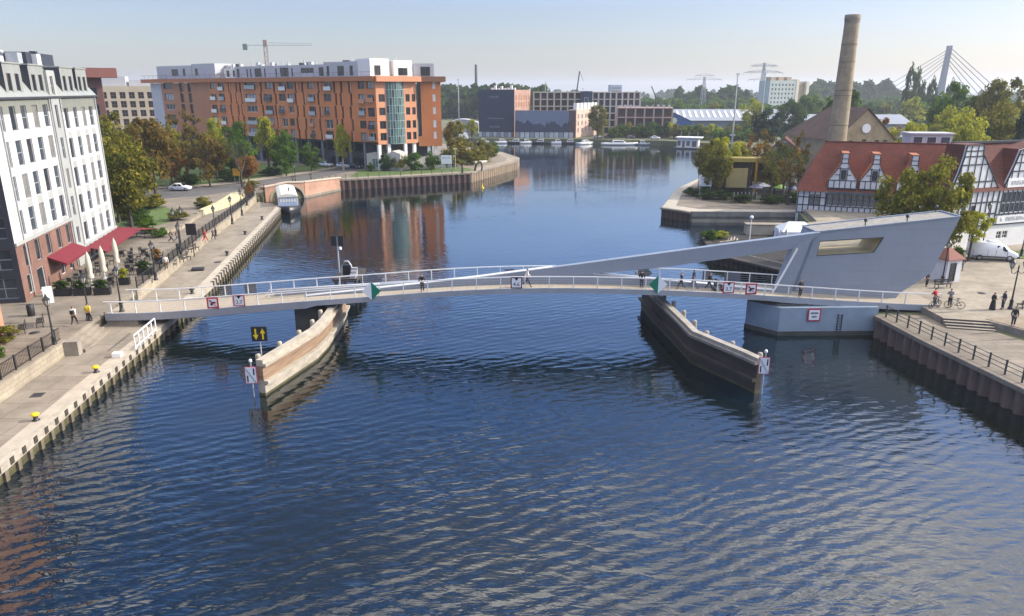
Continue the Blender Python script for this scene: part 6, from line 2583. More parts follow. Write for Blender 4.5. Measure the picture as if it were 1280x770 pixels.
def motor_boat(label, x, y, rz, L=7, m=HULLW, cabin=True, name='motor_boat'):
    t = thing(name, label, 'boat', (x, y, 0), rz, 'boats moored along the far bank')
    b = MB()
    hull(b, L, L * .32, -.3, .85, 0, .5, .35)
    b.build('hull', m, t)
    b = MB()
    b.add([(-L * .2, -L * .11, .85), (L * .2, -L * .1, .9), (L * .1, -L * .08, 1.85), (-L * .18, -L * .09, 1.95), (-L * .2, L * .11, .85), (L * .2, L * .1, .9), (L * .1, L * .08, 1.85), (-L * .18, L * .09, 1.95)],
          [(0, 1, 2, 3), (5, 4, 7, 6), (1, 5, 6, 2), (4, 0, 3, 7), (3, 2, 6, 7)])
    c = b.build('cabin', HULLW, t)
    b = MB()
    for s in (-1, 1):
        b.box(-L * .15, s * L * .1 - .03, 1.25, L * .12, s * L * .1 + .03, 1.65)
    b.build('window', CGLASS, c)


bx = [(-12, 316.5, .1), (-4, 315, .05), (1.5, 314.6, 3.1), (6.5, 314.2, .1), (12, 313.4, 3.0), (19.5, 312.6, 0.1), (24.5, 312, 3.1), (31, 309.5, .5)]
nm = ['white motor boat leftmost along the far bank below the navy banner', 'second white boat from the left below the navy banner', 'dark hulled boat moored at the middle of the navy banner', 'white cabin boat under the right edge of the navy banner',
      'dark hulled boat under the landscape banner', 'white cabin boat under the middle of the landscape banner', 'dark hulled boat under the right of the landscape banner', 'small white boat by the pink brick house on the far bank']
for i, ((x, y, r_), l_) in enumerate(zip(bx, nm)):
    motor_boat(l_, x, y, r_, 6 + (i * 37 % 5) * .6, HULLB if 'dark' in l_ else HULLW)
motor_boat('long low white motor yacht moored at the far grassy bank', 44.5, 305.6, R(-8), 15)
motor_boat('small grey launch right of the long white yacht', 54, 303.8, R(-8), 6, CGREY)

fh = thing('floating_house', 'small white floating house with a flat overhanging roof at the far right bank', 'floating house', (68.6, 286.5, 0), R(-22))
b = MB()
b.box(-5.4, -3.4, -.4, 5.4, 3.4, .5)
b.build('pontoon', HULLB, fh)
b = MB()
rw_ = [(-3.8, 1.2, -2.6, 3), (-2, .6, -1, 3), (-.4, 1.2, .9, 3), (1.7, .9, 3.4, 3)]
facade(b, 4, .5, 4.1, rw_, .15, M=Matrix.Translation((0, -2.6, 0)), u0=-4)
b.box(-4, -2.59, .5, -3.98, 2.6, 4.1)
b.box(3.98, -2.59, .5, 4, 2.6, 4.1)
b.build('wall', HULLW, fh)
for r in rw_:
    put_window(fh, Matrix.Translation((0, -2.6, 0)), r, DARKG, GLASSB, .08, 1, 1, .08, split=False)
b = MB()
b.box(-4.6, -3.3, 4.1, 5.2, 3.2, 4.45)
b.build('roof', WHITE, fh)
b = MB()
for x in (-3, 0, 3.4):
    b.tube([(x, 0, 4.4), (x, 0, 6.4)], .06, 6)
b.build('mast', GALV, fh)

by = thing('channel_buoy', 'small yellow and green channel buoy near the quay corner', 'buoy', (-6.9, 169.2, 0))
by.scale = (.62, .62, .62)
b = MB()
b.lathe([(.3, -.4), (.55, -.1), (.55, .25), (.2, .4), (.16, 1.5), (.02, 1.9)], n=10)
b.build('float', YEL, by)
b = MB()
b.lathe([(.02, 1.9), (.25, 1.95), (.02, 2.4)], n=8)
b.build('top_mark', SGREEN, by)

# ------------------------------------------------------------------ quay furniture
for lab, x, y in (('yellow mooring bollard nearest the camera on the left quay', -31.1, 42.9), ('yellow mooring bollard in the middle of the lower left quay', -31.8, 51.3)):
    t = thing('mooring_bollard', lab, 'bollard', (x, y, 1.3), 0, 'yellow mooring bollards')
    b = MB()
    b.lathe([(.24, 0), (.24, .05), (.15, .1), (.14, .32)], n=12)
    b.build('base', BLACK, t)
    b = MB()
    b.lathe([(.14, .32), (.24, .38), (.26, .46), (.2, .53), (.02, .56)], n=12)
    b.build('cap', YEL, t)
for lab, x, y in (('white stone block at the quay edge before the white railing', -31.9, 54.6), ('black bollard on the quay just beyond the bridge', -33.9, 73.5), ('black bollard halfway along the far quay', -37.2, 92.0),
                  ('black bollard at the far part of the quay', -39.8, 106), ('farthest black bollard on the quay before the houseboat', -41.6, 119)):
    t = thing('mooring_bollard' if 'black' in lab else 'stone_block', lab, 'bollard' if 'black' in lab else 'block', (x, y, 1.31), R(10))
    b = MB()
    if 'black' in lab:
        b.lathe([(.26, 0), (.26, .05), (.16, .1), (.15, .34), (.26, .4), (.27, .5), (.02, .58)], n=12)
        b.build('body', BLACK, t)
    else:
        b.box(-.35, -.3, 0, .35, .3, .4)
        b.build('body', WHITE, t, bevel=.04)
t = thing('hatch_cover', 'dark low hatch on the far part of the lower quay', 'hatch', (-37.6, 83.8, 1.3), R(15))
b = MB()
b.box(-.7, -.5, 0, .7, .5, .3)
b.build('cover', BLACK, t, bevel=.05)

sb = thing('black_signboard', 'blank black signboard on a post at the promenade', 'sign', (-38.9, 86.2, 2.4), R(6))
b = MB()
b.bar((0, .05, 0), (0, .05, 3.0), .09)
b.build('post', BLACK, sb)
b = MB()
b.box(-.6, 0, 2.7, .6, .08, 4.1)
b.build('board', SBLACK, sb)


def bench(label, x, y, z, rz, m=TIMBD):
    t = thing('bench', label, 'bench', (x, y, z), rz, None)
    b = MB()
    for k in range(3):
        b.box(-.9, -.22 + k * .16, .42, .9, -.09 + k * .16, .47)
    b.build('seat', m, t)
    b = MB()
    for k in range(2):
        b.box(-.9, .27, .58 + k * .17, .9, .31, .70 + k * .17)
    b.build('backrest', m, t)
    for s in (-.7, .7):
        b = MB()
        b.bar((s, -.2, 0), (s, -.2, .42), .06)
        b.bar((s, .28, 0), (s, .29, .85), .06)
        b.bar((s, -.2, .4), (s, .28, .4), .06)
        b.build('leg', BLACK, t)


bench('dark bench at the foot of the twin headed promenade lamp', -40.2, 89.2, 2.4, R(75))
bench('dark bench right of the black signboard', -38.9, 83.8, 2.4, R(80))
bench('dark bench beside the brick house at the lower left edge', -41.0, 59.4, 2.4, R(-60))
bench('second dark bench at the lower left edge below the first', -41.4, 57.6, 2.4, R(-60))
bench('dark bench beside the kiosk at the bridge house', 44.0, 71.0, 2.6, R(10))
bench('dark bench by the twin lamp at the right edge', 47.6, 64.0, 2.6, R(200))

for lab, x, y in (('yellow road sign left of the parked white car', -72.8, 152.4), ('yellow road sign near the bare tree at the street bend', -60.0, 158.5)):
    t = thing('road_sign', lab, 'road sign', (x, y, 2.42), R(-10), 'yellow direction signs')
    b = MB()
    for s in (-.55, .55):
        b.bar((s, .06, 0), (s, .06, 3.0), .08)
    b.build('post', GALV, t)
    b = MB()
    b.box(-.85, 0, 1.6, .85, .05, 3.2)
    b.build('panel', mat('sign_amber', (.72, .40, .03), .5, .05, 2), t)

ib = thing('information_board', 'white information board on two posts on the quay lawn', 'notice board', (-16.7, 185.6, 2.42), R(-5))
b = MB()
b.box(-1.3, 0, 1.5, 1.3, .1, 3.7)
b.build('panel', WHITE, ib)
b = MB()
for s in (-1.2, 1.2):
    b.box(s - .12, .1, 0, s + .12, .3, 3.7)
b.box(-.7, .1, .3, -.2, .2, 1.3)
b.box(.3, .1, .7, .9, .2, 1.35)
b.build('post', GALV, ib)
scribble(ib, -1.0, 2.9, 2.0, .3, 7, SBACK, 3, -.015)
for lab, x, y, pts in (('dark angular sculpture nearer the information board', -12.2, 178.6, [(0, 0, 0), (.1, 0, 1.3), (-.2, .1, 2.0), (.5, .1, 2.5), (1.0, 0, 2.3)]),
                       ('dark arched sculpture at the bend of the quay path', -9.4, 183.5, [(0, 0, 0), (.35, 0, 1.4), (.9, 0, 2.2), (1.6, .1, 2.2), (1.9, .1, 1.1), (1.7, .1, 0)])):
    t = thing('sculpture', lab, 'sculpture', (x, y, 2.4))
    b = MB()
    b.tube(pts, [.28, .24, .26, .24, .2, .22][:len(pts)], 7)
    b.build('figure', TIMBD, t)
t = thing('white_bench', 'long white curved bench on the quay tip lawn', 'bench', (-8.8, 203, 2.42), R(20))
b = MB()
for i in range(6):
    a0, a1 = i * .1, (i + 1) * .1
    b.bar((-2.5 + i * .85, a0 * i * .6, .35), (-2.5 + (i + 1) * .85, a1 * (i + 1) * .6, .35), .8, .45)
b.build('seat', mat('white_stone', (.66, .62, .52), .7, .08, 1), t)

xs_ = thing('crossed_sign', 'white board with a dark cross at the water edge of the peninsula', 'sign', (37.6, 141, 1.8), R(-10))
b = MB()
b.box(-1.2, 0, 2.2, 1.2, .06, 4.0)
b.build('board', SWHITE, xs_)
b = MB()
b.bar((-1.1, -.02, 3.9), (1.1, -.02, 2.3), .09, .02)
b.bar((-1.1, -.026, 2.3), (1.1, -.026, 3.9), .09, .02)
b.build('cross', SBACK, xs_)
b = MB()
for s in (-1, 1):
    b.bar((s, .08, 0), (s, .08, 4.0), .09)
b.build('post', GALV, xs_)
for i, (lab, x, y, w_) in enumerate((('row of pale posts along the peninsula terrace fence, left section', 42.0, 136.5, 4.2), ('dark terrace fence panel along the peninsula, right section', 47.0, 136.0, 4.8))):
    t = thing('terrace_fence', lab, 'fence', (x, y, 1.8), R(-3))
    b = MB()
    for k in range(7):
        b.box(k * w_ / 6 - .07, -.06, 0, k * w_ / 6 + .07, .06, 1.7)
    b.build('post', GALV if i == 0 else TIMBD, t)
    b = MB()
    b.box(0, -.03, .25, w_, .03, 1.2)
    b.build('panel', TIMBD, t)
for lab, x, y, m in (('purple grey parasol on the peninsula terrace', 47.0, 139.5, mat('mauve_canvas', (.12, .11, .17), .8)), ('green parasol on the peninsula terrace', 51.6, 139, mat('lime_canvas', (.20, .36, .06), .8)),
                     ('blue parasol beside the green one on the peninsula terrace', 53.2, 138, mat('blue_canvas', (.10, .14, .28), .8)), ('white parasol on the peninsula terrace', 49.5, 142, WHITE)):
    t = thing('parasol', lab, 'parasol', (x, y, 1.8), 0, 'open parasols on the peninsula')
    b = MB()
    b.tube([(0, 0, 0), (0, 0, 2.5)], .04, 6)
    b.build('pole', TIMBD, t)
    b = MB()
    b.lathe([(1.35, 2.15), (1.3, 2.22), (.6, 2.6), (.03, 2.8)], n=8, smooth=False)
    b.build('canopy', m, t)

# old wharf fittings
hr = thing('wharf_handrail', 'pale handrail sloping along the old wharf behind the bridge arm', 'handrail', (0, 0, 0))
b = MB()
pts = [(27.6, 92.0, 2.1), (30.0, 88.0, 2.05), (32.9, 84.0, 2.0)]
for p, q_ in zip(pts, pts[1:]):
    b.bar(p, q_, .09)
b.build('rail', TIMB, hr)
b = MB()
for p in pts:
    b.bar((p[0], p[1], 1.2), p, .08)
b.build('post', TIMB, hr)
for i, (lab, x, y) in enumerate((('pile of old timbers on the wharf deck', 30.5, 99.5), ('stack of pale crates and boards on the wharf', 31.6, 101.6))):
    t = thing('timber_pile', lab, 'timber pile', (x, y, 1.26), R(30 + 40 * i))
    r = random.Random(i)
    for k in range(7):
        b = MB()
        b.box(-1.4 + r.uniform(-.2, .2), -.7 + .2 * k, 0, 1.4, -.55 + .2 * k, .15 + .12 * (k % 3))
        b.build('plank', TIMB if (k + i) % 2 else TIMBD, t)

# ------------------------------------------------------------------ cafe terrace
CREAM = mat('cream_canvas', (.58, .53, .43), .85, .1, 2)
for lab, x, y in (('closed cream parasol nearest the brick facade on the cafe terrace', -44.0, 72.9), ('middle closed cream parasol on the cafe terrace', -44.2, 75.8), ('closed cream parasol farthest from the camera under the corner awning', -45.0, 80.0)):
    t = thing('closed_parasol', lab, 'parasol', (x, y, 2.4), 0, 'closed cafe parasols')
    b = MB()
    b.lathe([(.4, 0), (.4, .08), (.06, .12), (.05, 1.0), (.05, 3.6)], n=10)
    b.build('pole', GALV, t)
    b = MB()
    b.lathe([(.30, .75), (.34, .95), (.22, 1.3), (.30, 1.9), (.26, 2.6), (.2, 3.1), (.06, 3.5), (.02, 3.62)], n=9)
    b.build('canopy', CREAM, t)


def cafe_table():
    t = thing('cafe_table', 'small dark round cafe table', 'table', (0, 0, 0))
    b = MB()
    b.lathe([(.25, 0), (.25, .04), (.04, .07), (.04, .7)], n=8)
    b.build('leg', BLACK, t)
    b = MB()
    b.lathe([(.4, .7), (.42, .72), (.4, .75)], n=12)
    b.build('tabletop', TIMBD, t)
    return t


def cafe_chair():
    t = thing('cafe_chair', 'dark wicker cafe chair', 'chair', (0, 0, 0))
    b = MB()
    b.box(-.24, -.24, .42, .24, .24, .47)
    b.build('seat', BLACK, t)
    b = MB()
    b.tube([(-.23, .22, .45), (-.23, .3, .85), (0, .33, .9), (.23, .3, .85), (.23, .22, .45)], .035, 5)
    b.box(-.2, .24, .5, .2, .27, .82)
    b.build('backrest', BLACK, t)
    for x, y in ((-.2, -.2), (.2, -.2), (-.2, .2), (.2, .2)):
        b = MB()
        b.bar((x, y, 0), (x, y, .42), .04)
        b.build('leg', BLACK, t)
    return t


T0, C0 = cafe_table(), cafe_chair()
spots = [(-45.3, 70.4), (-43.6, 70.9), (-41.9, 71.2), (-46.0, 73.6), (-42.3, 73.8), (-46.2, 76.6), (-42.6, 76.7), (-46.7, 79.0), (-43.4, 79.3), (-47.6, 82.0), (-43.9, 82.0), (-41.8, 79.8), (-45.5, 84.2), (-43.2, 85.0), (-47.7, 86.6), (-45.4, 87.4)]
rr = random.Random(21)
for i, (x, y) in enumerate(spots):
    lab = 'dark round table on the cafe terrace between the promenade house and the railing'
    t = T0 if i == 0 else copy_tree(T0)
    t.location = (x, y, 2.4)
    t['label'] = lab
    t['group'] = 'cafe terrace tables'
    for k in range(3):
        a = rr.uniform(0, 1) + k * 2.1
        c = C0 if (i == 0 and k == 0) else copy_tree(C0)
        c.location = (x + .75 * math.cos(a), y + .75 * math.sin(a), 2.4)
        c.rotation_euler.z = a - math.pi / 2 + math.pi * 0
        c['label'] = 'dark wicker chair at a table on the cafe terrace under the parasols'
        c['group'] = 'cafe terrace chairs'
for lab, x, y, w_ in (('dark planter box leftmost before the cafe terrace', -44.6, 68.9, 1.5), ('dark planter box in the middle before the cafe terrace', -42.8, 69.1, 1.5), ('dark planter box right before the cafe terrace', -40.9, 69.3, 1.5),
                      ('dark planter box at the promenade side of the cafe', -40.6, 77.4, 1.6), ('dark planter with yellow leaves beside the cafe parasols', -40.7, 73.2, 1.0), ('dark planter with rust leaves at the cafe corner', -41.6, 82.6, 1.0)):
    t = thing('planter', lab, 'planter', (x, y, 2.4), R(12))
    b = MB()
    b.box(-w_ / 2, -.3, 0, w_ / 2, .3, .75)
    b.build('box', BLACK, t)
    o = bpy.data.objects.new('plant', CROWNS['bush_a'][0])
    COL.objects.link(o)
    o.parent = t
    o.location = (0, 0, .6)
    o.scale = (w_ * 1.1, .9, .95 if w_ > 1.2 else 1.2)
    o.material_slots[0].link = 'OBJECT'
    o.material_slots[0].material = LRUST if 'rust' in lab else (LYELL if 'yellow' in lab else LDARK)
t = thing('litter_bin', 'black litter bin beside the end wall of the white house', 'bin', (-43.5, 62.2, 2.4))
b = MB()
b.lathe([(.28, 0), (.32, .1), (.32, .95), (.24, 1.05), (.02, 1.08)], n=10)
b.build('bin', BLACK, t)
t = thing('menu_board', 'white menu board standing at the cafe door', 'board', (-44.2, 66.0, 2.4), R(40))
b = MB()
b.box(-.4, 0, .05, .4, .08, 1.7)
b.build('panel', WHITE, t)
t = thing('litter_bin', 'black litter bin on the promenade left of the red jacketed person', 'bin', (-42.6, 90.2, 2.4))
b = MB()
b.lathe([(.25, 0), (.28, .1), (.28, .8), (.02, .9)], n=10)
b.build('bin', BLACK, t)

for lab, x, y, z in (('round iron manhole cover on the left promenade by the couple', -40.2, 57.4, 2.405), ('round iron manhole cover on the promenade beyond the cafe', -41.9, 92.6, 2.405), ('round iron manhole cover on the right plaza', 46.8, 69.0, 2.605),
                     ('square drain cover on the lower left quay', -33.6, 47.0, 1.305), ('square drain cover on the far lower quay', -36.9, 88.0, 1.305)):
    t = thing('drain_cover', lab, 'drain cover', (x, y, z), R(9))
    b = MB()
    if 'round' in lab:
        b.lathe([(.42, 0), (.42, .012), (.02, .016)], n=16)
    else:
        b.box(-.4, -.4, 0, .4, .4, .014)
    b.build('cover', DARKG, t)
    b = MB()
    for k in (-.2, 0, .2):
        b.box(-.3, k - .03, .016, .3, k + .03, .026)
    b.build('ribs', BLACK, t)
# ------------------------------------------------------------------ people
SKIN = mat('skin', (.50, .30, .21), .6, .06, 4)


def skin_mesh(name, verts, edges, rad, m, parent, sub=1, root=0):
    me = bpy.data.meshes.new(name)
    me.from_pydata(verts, edges, [])
    me.materials.append(m)
    o = bpy.data.objects.new(name, me)
    COL.objects.link(o)
    o.parent = parent
    sk = o.modifiers.new('skin', 'SKIN')
    sk.use_smooth_shade = True
    for i, r in enumerate(rad):
        me.skin_vertices[0].data[i].radius = (r, r) if not isinstance(r, tuple) else r
    me.skin_vertices[0].data[root].use_root = True
    sb_ = o.modifiers.new('smooth', 'SUBSURF')
    sb_.levels = sub
    sb_.render_levels = sub
    return o


POSES = {
    # left/right hip->knee->ankle (y,z), elbow and wrist (x spread, y, z)
    'walk': dict(legs=[((-.20, .53), (-.36, .11)), ((.06, .50), (.40, .17))], arms=[((.25, .13, 1.15), (.24, .10, .92)), ((.25, -.07, 1.14), (.22, -.30, .98))], lean=-.04),
    'stand': dict(legs=[((-.02, .5), (.0, .09)), ((-.02, .5), (.02, .09))], arms=[((.25, .03, 1.15), (.25, -.04, .9)), ((.25, .03, 1.15), (.25, -.04, .9))], lean=0.0),
    'lean': dict(legs=[((-.03, .5), (.03, .09)), ((.0, .5), (.10, .09))], arms=[((.27, -.10, 1.17), (.14, -.32, 1.16)), ((.27, -.10, 1.17), (.14, -.32, 1.16))], lean=-.07),
    'push': dict(legs=[((-.18, .53), (-.30, .11)), ((.06, .50), (.36, .16))], arms=[((.24, -.12, 1.14), (.20, -.40, 1.02)), ((.24, -.12, 1.14), (.20, -.40, 1.02))], lean=-.07),
    'talk': dict(legs=[((-.02, .5), (.0, .09)), ((-.04, .5), (.02, .09))], arms=[((.25, .02, 1.15), (.16, -.22, 1.08)), ((.25, .03, 1.15), (.24, -.05, .9))], lean=0.0),
}


def person(label, loc, rz, pose, top, legs, hair=None, h=1.75, skirt=False, group=None, bag=None):
    P = POSES[pose]
    t = thing('person', label, 'person', loc, rz, group)
    t.scale = (h / 1.75,) * 3
    ln = P['lean']
    V = [(0, 0, .94), (0, ln * .3, 1.12), (0, ln * .8, 1.33), (0, ln, 1.46), (0, ln - .015, 1.53), (0, ln - .03, 1.60), (0, ln - .02, 1.69), (0, ln - .125, 1.615)]
    rd = [.13, .115, .14, .07, .055, .08, .075, .014]
    E = [(0, 1), (1, 2), (2, 3), (3, 4), (4, 5), (5, 6), (5, 7)]
    jv, jr, je = [(0, 0, .90), (0, ln * .3, 1.12), (0, ln * .8, 1.33), (0, ln, 1.47)], [.155, .14, .165, .085], [(0, 1), (1, 2), (2, 3)]
    tv, tr, te = [(0, 0, .98)], [.145], []
    sv, sr, se = [], [], []
    for k, s in ((0, -1), (1, 1)):
        (ky, kz), (ay, az) = P['legs'][k]
        o = len(V)
        V += [(s * .09, 0, .86), (s * .10, ky, kz), (s * .10, ay, az), (s * .11, ay - .13, max(.035, az - .06))]
        rd += [.095, .062, .042, .035]
        E += [(0, o), (o, o + 1), (o + 1, o + 2), (o + 2, o + 3)]
        o = len(tv)
        tv += [(s * .09, 0, .86), (s * .10, ky, kz), (s * .10, ay, az + .03)]
        tr += [.112, .08, .065]
        te += [(0, o), (o, o + 1), (o + 1, o + 2)]
        o = len(sv)
        sv += [(s * .10, ay + .05, az - .035), (s * .105, ay - .06, max(.045, az - .05)), (s * .11, ay - .17, max(.04, az - .06))]
        sr += [.05, .05, .036]
        se += [(o, o + 1), (o + 1, o + 2)]
        (ex, ey, ez), (wx, wy, wz) = P['arms'][k]
        o = len(V)
        W_ = Vector((s * wx, wy, wz))
        Ev = Vector((s * ex, ey, ez))
        d = (W_ - Ev).normalized()
        side = Vector((0, 1, 0)) - d * d.y
        side = side.normalized() if side.length > .1 else Vector((1, 0, 0))
        palm = W_ + d * .07
        V += [(s * .17, ln * .9, 1.41), tuple(Ev), tuple(W_), tuple(palm)]
        rd += [.062, .043, .030, .034]
        E += [(2, o), (o, o + 1), (o + 1, o + 2), (o + 2, o + 3)]
        for f, L in zip((-1.5, -.5, .5, 1.5), (.085, .10, .092, .07)):
            tip = palm + d * L + side * f * .021
            V.append(tuple(tip))
            rd.append(.009)
            E.append((o + 3, len(V) - 1))
        V.append(tuple(W_ + d * .07 + side * -.062))
        rd.append(.010)
        E.append((o + 2, len(V) - 1))
        o = len(jv)
        jv += [(s * .17, ln * .9, 1.41), tuple(Ev), tuple(W_ - d * .01)]
        jr += [.082, .062, .05]
        je += [(2, o), (o, o + 1), (o + 1, o + 2)]
    skin_mesh('body', V, E, rd, SKIN, t)
    skin_mesh('jacket', jv, je, jr, top, t)
    if skirt:
        b = MB()
        b.lathe([(.15, 1.02), (.18, .85), (.27, .2), (.28, .08), (.2, .1)], n=12)
        b.build('long_skirt', legs, t)
    else:
        skin_mesh('trousers', tv, te, tr, legs, t)
    skin_mesh('shoes', sv, se, sr, BLACK, t)
    skin_mesh('hair', [(0, ln + .035, 1.57), (0, ln + .025, 1.66), (0, ln - .01, 1.725)], [(0, 1), (1, 2)], [.062, .088, .075], hair or BLACK, t)
    b = MB()
    for s in (-1, 1):
        b.lathe([(.002, -.012), (.012, 0), (.002, .012)], (s * .034, ln - .108, 1.642), 6)
    b.build('eyes', BLACK, t)
    if bag:
        b = MB()
        b.box(-.16, .15 + ln, 1.05, .16, .32 + ln, 1.42)
        b.build('backpack', bag, t, bevel=.05)
    return t


CBLK = mat('black_cloth', (.022, .022, .026), .9, .2, 5)
CDKB = mat('dark_blue_cloth', (.035, .045, .075), .9, .2, 5)
CGRY = mat('grey_cloth', (.16, .16, .17), .9, .15, 5)
CWHT = mat('white_cloth', (.66, .64, .60), .9, .08, 5)
CRED = mat('red_cloth', (.48, .04, .045), .9, .12, 5)
CYEL = mat('yellow_cloth', (.56, .42, .03), .9, .12, 5)
CBRN = mat('brown_hair', (.07, .045, .03), .8, .2, 6)
COLV = mat('olive_cloth', (.10, .09, .05), .9, .2, 5)


def onbridge(x, y, *a, rz=0.0, label='', **k):
    return person(label, bloc(x, y, dz(x)), rz + BRZ, *a, **k)


onbridge(-8.3, -1.55, 'lean', CBLK, CBLK, label='person in black leaning on the near rail left of mid bridge', rz=0)
onbridge(1.35, -1.35, 'walk', CWHT, CDKB, CBRN, label='person in pale top and dark trousers walking at mid bridge', rz=R(80))
onbridge(12.0, -1.4, 'stand', CBLK, CDKB, CBRN, label='person in black standing left of the right diamond sign', rz=R(180))
onbridge(15.75, -1.3, 'walk', CBLK, CBLK, CBRN, label='person in black walking right of the right diamond sign', rz=R(-90), h=1.65)
onbridge(17.0, -.7, 'walk', CDKB, CGRY, label='taller person in dark blue walking left of the stroller', rz=R(90), h=1.82)
onbridge(18.35, -1.2, 'push', CBLK, CBLK, CBRN, label='person in black pushing the stroller on the bridge', rz=R(90), h=1.72)
onbridge(26.85, -1.65, 'stand', CBLK, CBLK, label='person in black standing before the counterweight house', rz=R(15))


def stroller():
    x = 19.2
    t = thing('stroller', 'black stroller pushed by a person on the bridge', 'stroller', bloc(x, -1.2, dz(x)), BRZ)
    b = MB()
    for s in (-.22, .22):
        b.bar((-.5, s, 1.02), (.35, s, .14), .035)
        b.bar((-.3, s, .14), (.15, s, .6), .035)
    b.bar((-.5, -.22, 1.02), (-.5, .22, 1.02), .04)
    b.build('frame', GALV, t)
    b = MB()
    b.extr([(-.3, -.2, .45), (.35, -.2, .40), (.42, -.2, .62), (.0, -.2, .66), (-.18, -.2, 1.02), (-.42, -.2, .98)], (0, .4, 0))
    b.build('seat', CBLK, t)
    b = MB()
    b.extr([(-.42, -.22, .98), (-.2, -.22, 1.14), (.08, -.22, 1.06), (.12, -.22, .98), (-.1, -.22, 1.0)], (0, .44, 0))
    b.build('hood', CBLK, t)
    for xx in (-.3, .38):
        for s in (-.25, .25):
            b = MB()
            b.lathe([(.05, -.02), (.14, -.02), (.14, .02), (.05, .02)], n=12, M=Matrix.Translation((xx, s, .14)) @ Matrix.Rotation(math.pi / 2, 4, 'X'))
            b.build('wheel', TYRE, t)


stroller()
person('person in white top and black backpack walking on the left promenade', (-37.95, 59.4, 2.4), R(190), 'walk', CWHT, CBLK, CBRN, bag=CBLK)
person('person in yellow jacket walking beside the white topped person', (-37.2, 60.3, 2.4), R(190), 'walk', CYEL, CBLK, CBRN)
person('person in red jacket walking along the promenade railing', (-41.2, 95.2, 2.4), R(160), 'walk', CRED, CRED, CBRN)
person('person in grey walking just behind the red jacketed person', (-40.6, 96.4, 2.4), R(165), 'walk', CGRY, CDKB, CBRN, h=1.6)
person('person in black at the left of the pair by the garden wall', (-45.6, 94.8, 2.4), R(100), 'walk', CBLK, CDKB, CBRN)
person('person in dark blue at the right of the pair by the garden wall', (-44.9, 95.1, 2.4), R(110), 'walk', CDKB, CGRY)
person('person in pale shirt at the terrace end beside the lantern', (-39.2, 79.5, 2.4), R(20), 'stand', CWHT, COLV, CBRN)
person('woman in a long black dress talking on the right plaza', (44.2, 63.4, 2.6), R(95), 'talk', CBLK, CBLK, CBRN, skirt=True, h=1.68)
person('man in dark blue talking to the woman in the long dress', (45.2, 63.5, 2.6), R(-95), 'talk', CDKB, CDKB, CBRN, h=1.8)
person('man in black standing alone at the right edge of the plaza', (42.9, 58.6, 2.6), R(-10), 'stand', CBLK, CDKB, CBRN, h=1.8)
person('person in dark clothes standing behind the kiosk near the van', (50.3, 78.4, 2.6), R(150), 'stand', CBLK, CGRY, CBRN)
person('person in black with white cap sitting area left of the kiosk', (42.6, 71.5, 2.6), R(30), 'stand', CBLK, CBLK, CWHT)
person('person in red and black holding the left bicycle on the right landing', (39.4, 64.4, 2.66), R(200), 'lean', CRED, CBLK, CBRN)
person('person in grey holding the right bicycle on the right landing', (40.7, 64.2, 2.66), R(170), 'lean', CGRY, CBLK, CBRN)
for i, (x, lab) in enumerate(((-47.3, 'small dark figure walking on the canal bridge, left one'), (-44.4, 'small dark figure walking on the canal bridge, right one'))):
    person(lab, (x - 1, 160 + i * 4, 2.45), R(60), 'walk', CBLK, CBLK)


def bicycle(label, x, y, rz):
    t = thing('bicycle', label, 'bicycle', (x, y, 2.62), rz)
    for xx in (-.52, .52):
        b = MB()
        pts = [(xx + .33 * math.cos(a), 0, .34 + .33 * math.sin(a)) for a in [2 * math.pi * k / 16 for k in range(17)]]
        b.tube(pts, .028, 5)
        for k in range(8):
            a = 2 * math.pi * k / 8
            b.bar((xx, 0, .34), (xx + .32 * math.cos(a), 0, .34 + .32 * math.sin(a)), .012)
        b.build('wheel', TYRE, t)
    b = MB()
    A, B_, C_, D_, F_ = (-.52, 0, .34), (-.08, 0, .3), (-.2, 0, .82), (.38, 0, .84), (.52, 0, .34)
    for p, q_ in ((A, B_), (A, C_), (B_, C_), (C_, D_), (B_, D_), (D_, F_)):
        b.bar(p, q_, .04)
    b.build('frame', CDKB, t)
    b = MB()
    b.tube([(.30, -.28, 1.02), (.38, 0, 1.04), (.30, .28, 1.02)], .02, 5)
    b.bar((.38, 0, .84), (.38, 0, 1.04), .03)
    b.build('handlebar', BLACK, t)
    b = MB()
    b.box(-.36, -.07, .93, -.08, .07, .98)
    b.bar((-.2, 0, .82), (-.22, 0, .94), .03)
    b.build('saddle', BLACK, t)


bicycle('left bicycle held by the person in red and black', 39.2, 63.95, R(25))
bicycle('right bicycle held by the person in grey', 40.9, 63.75, R(160))
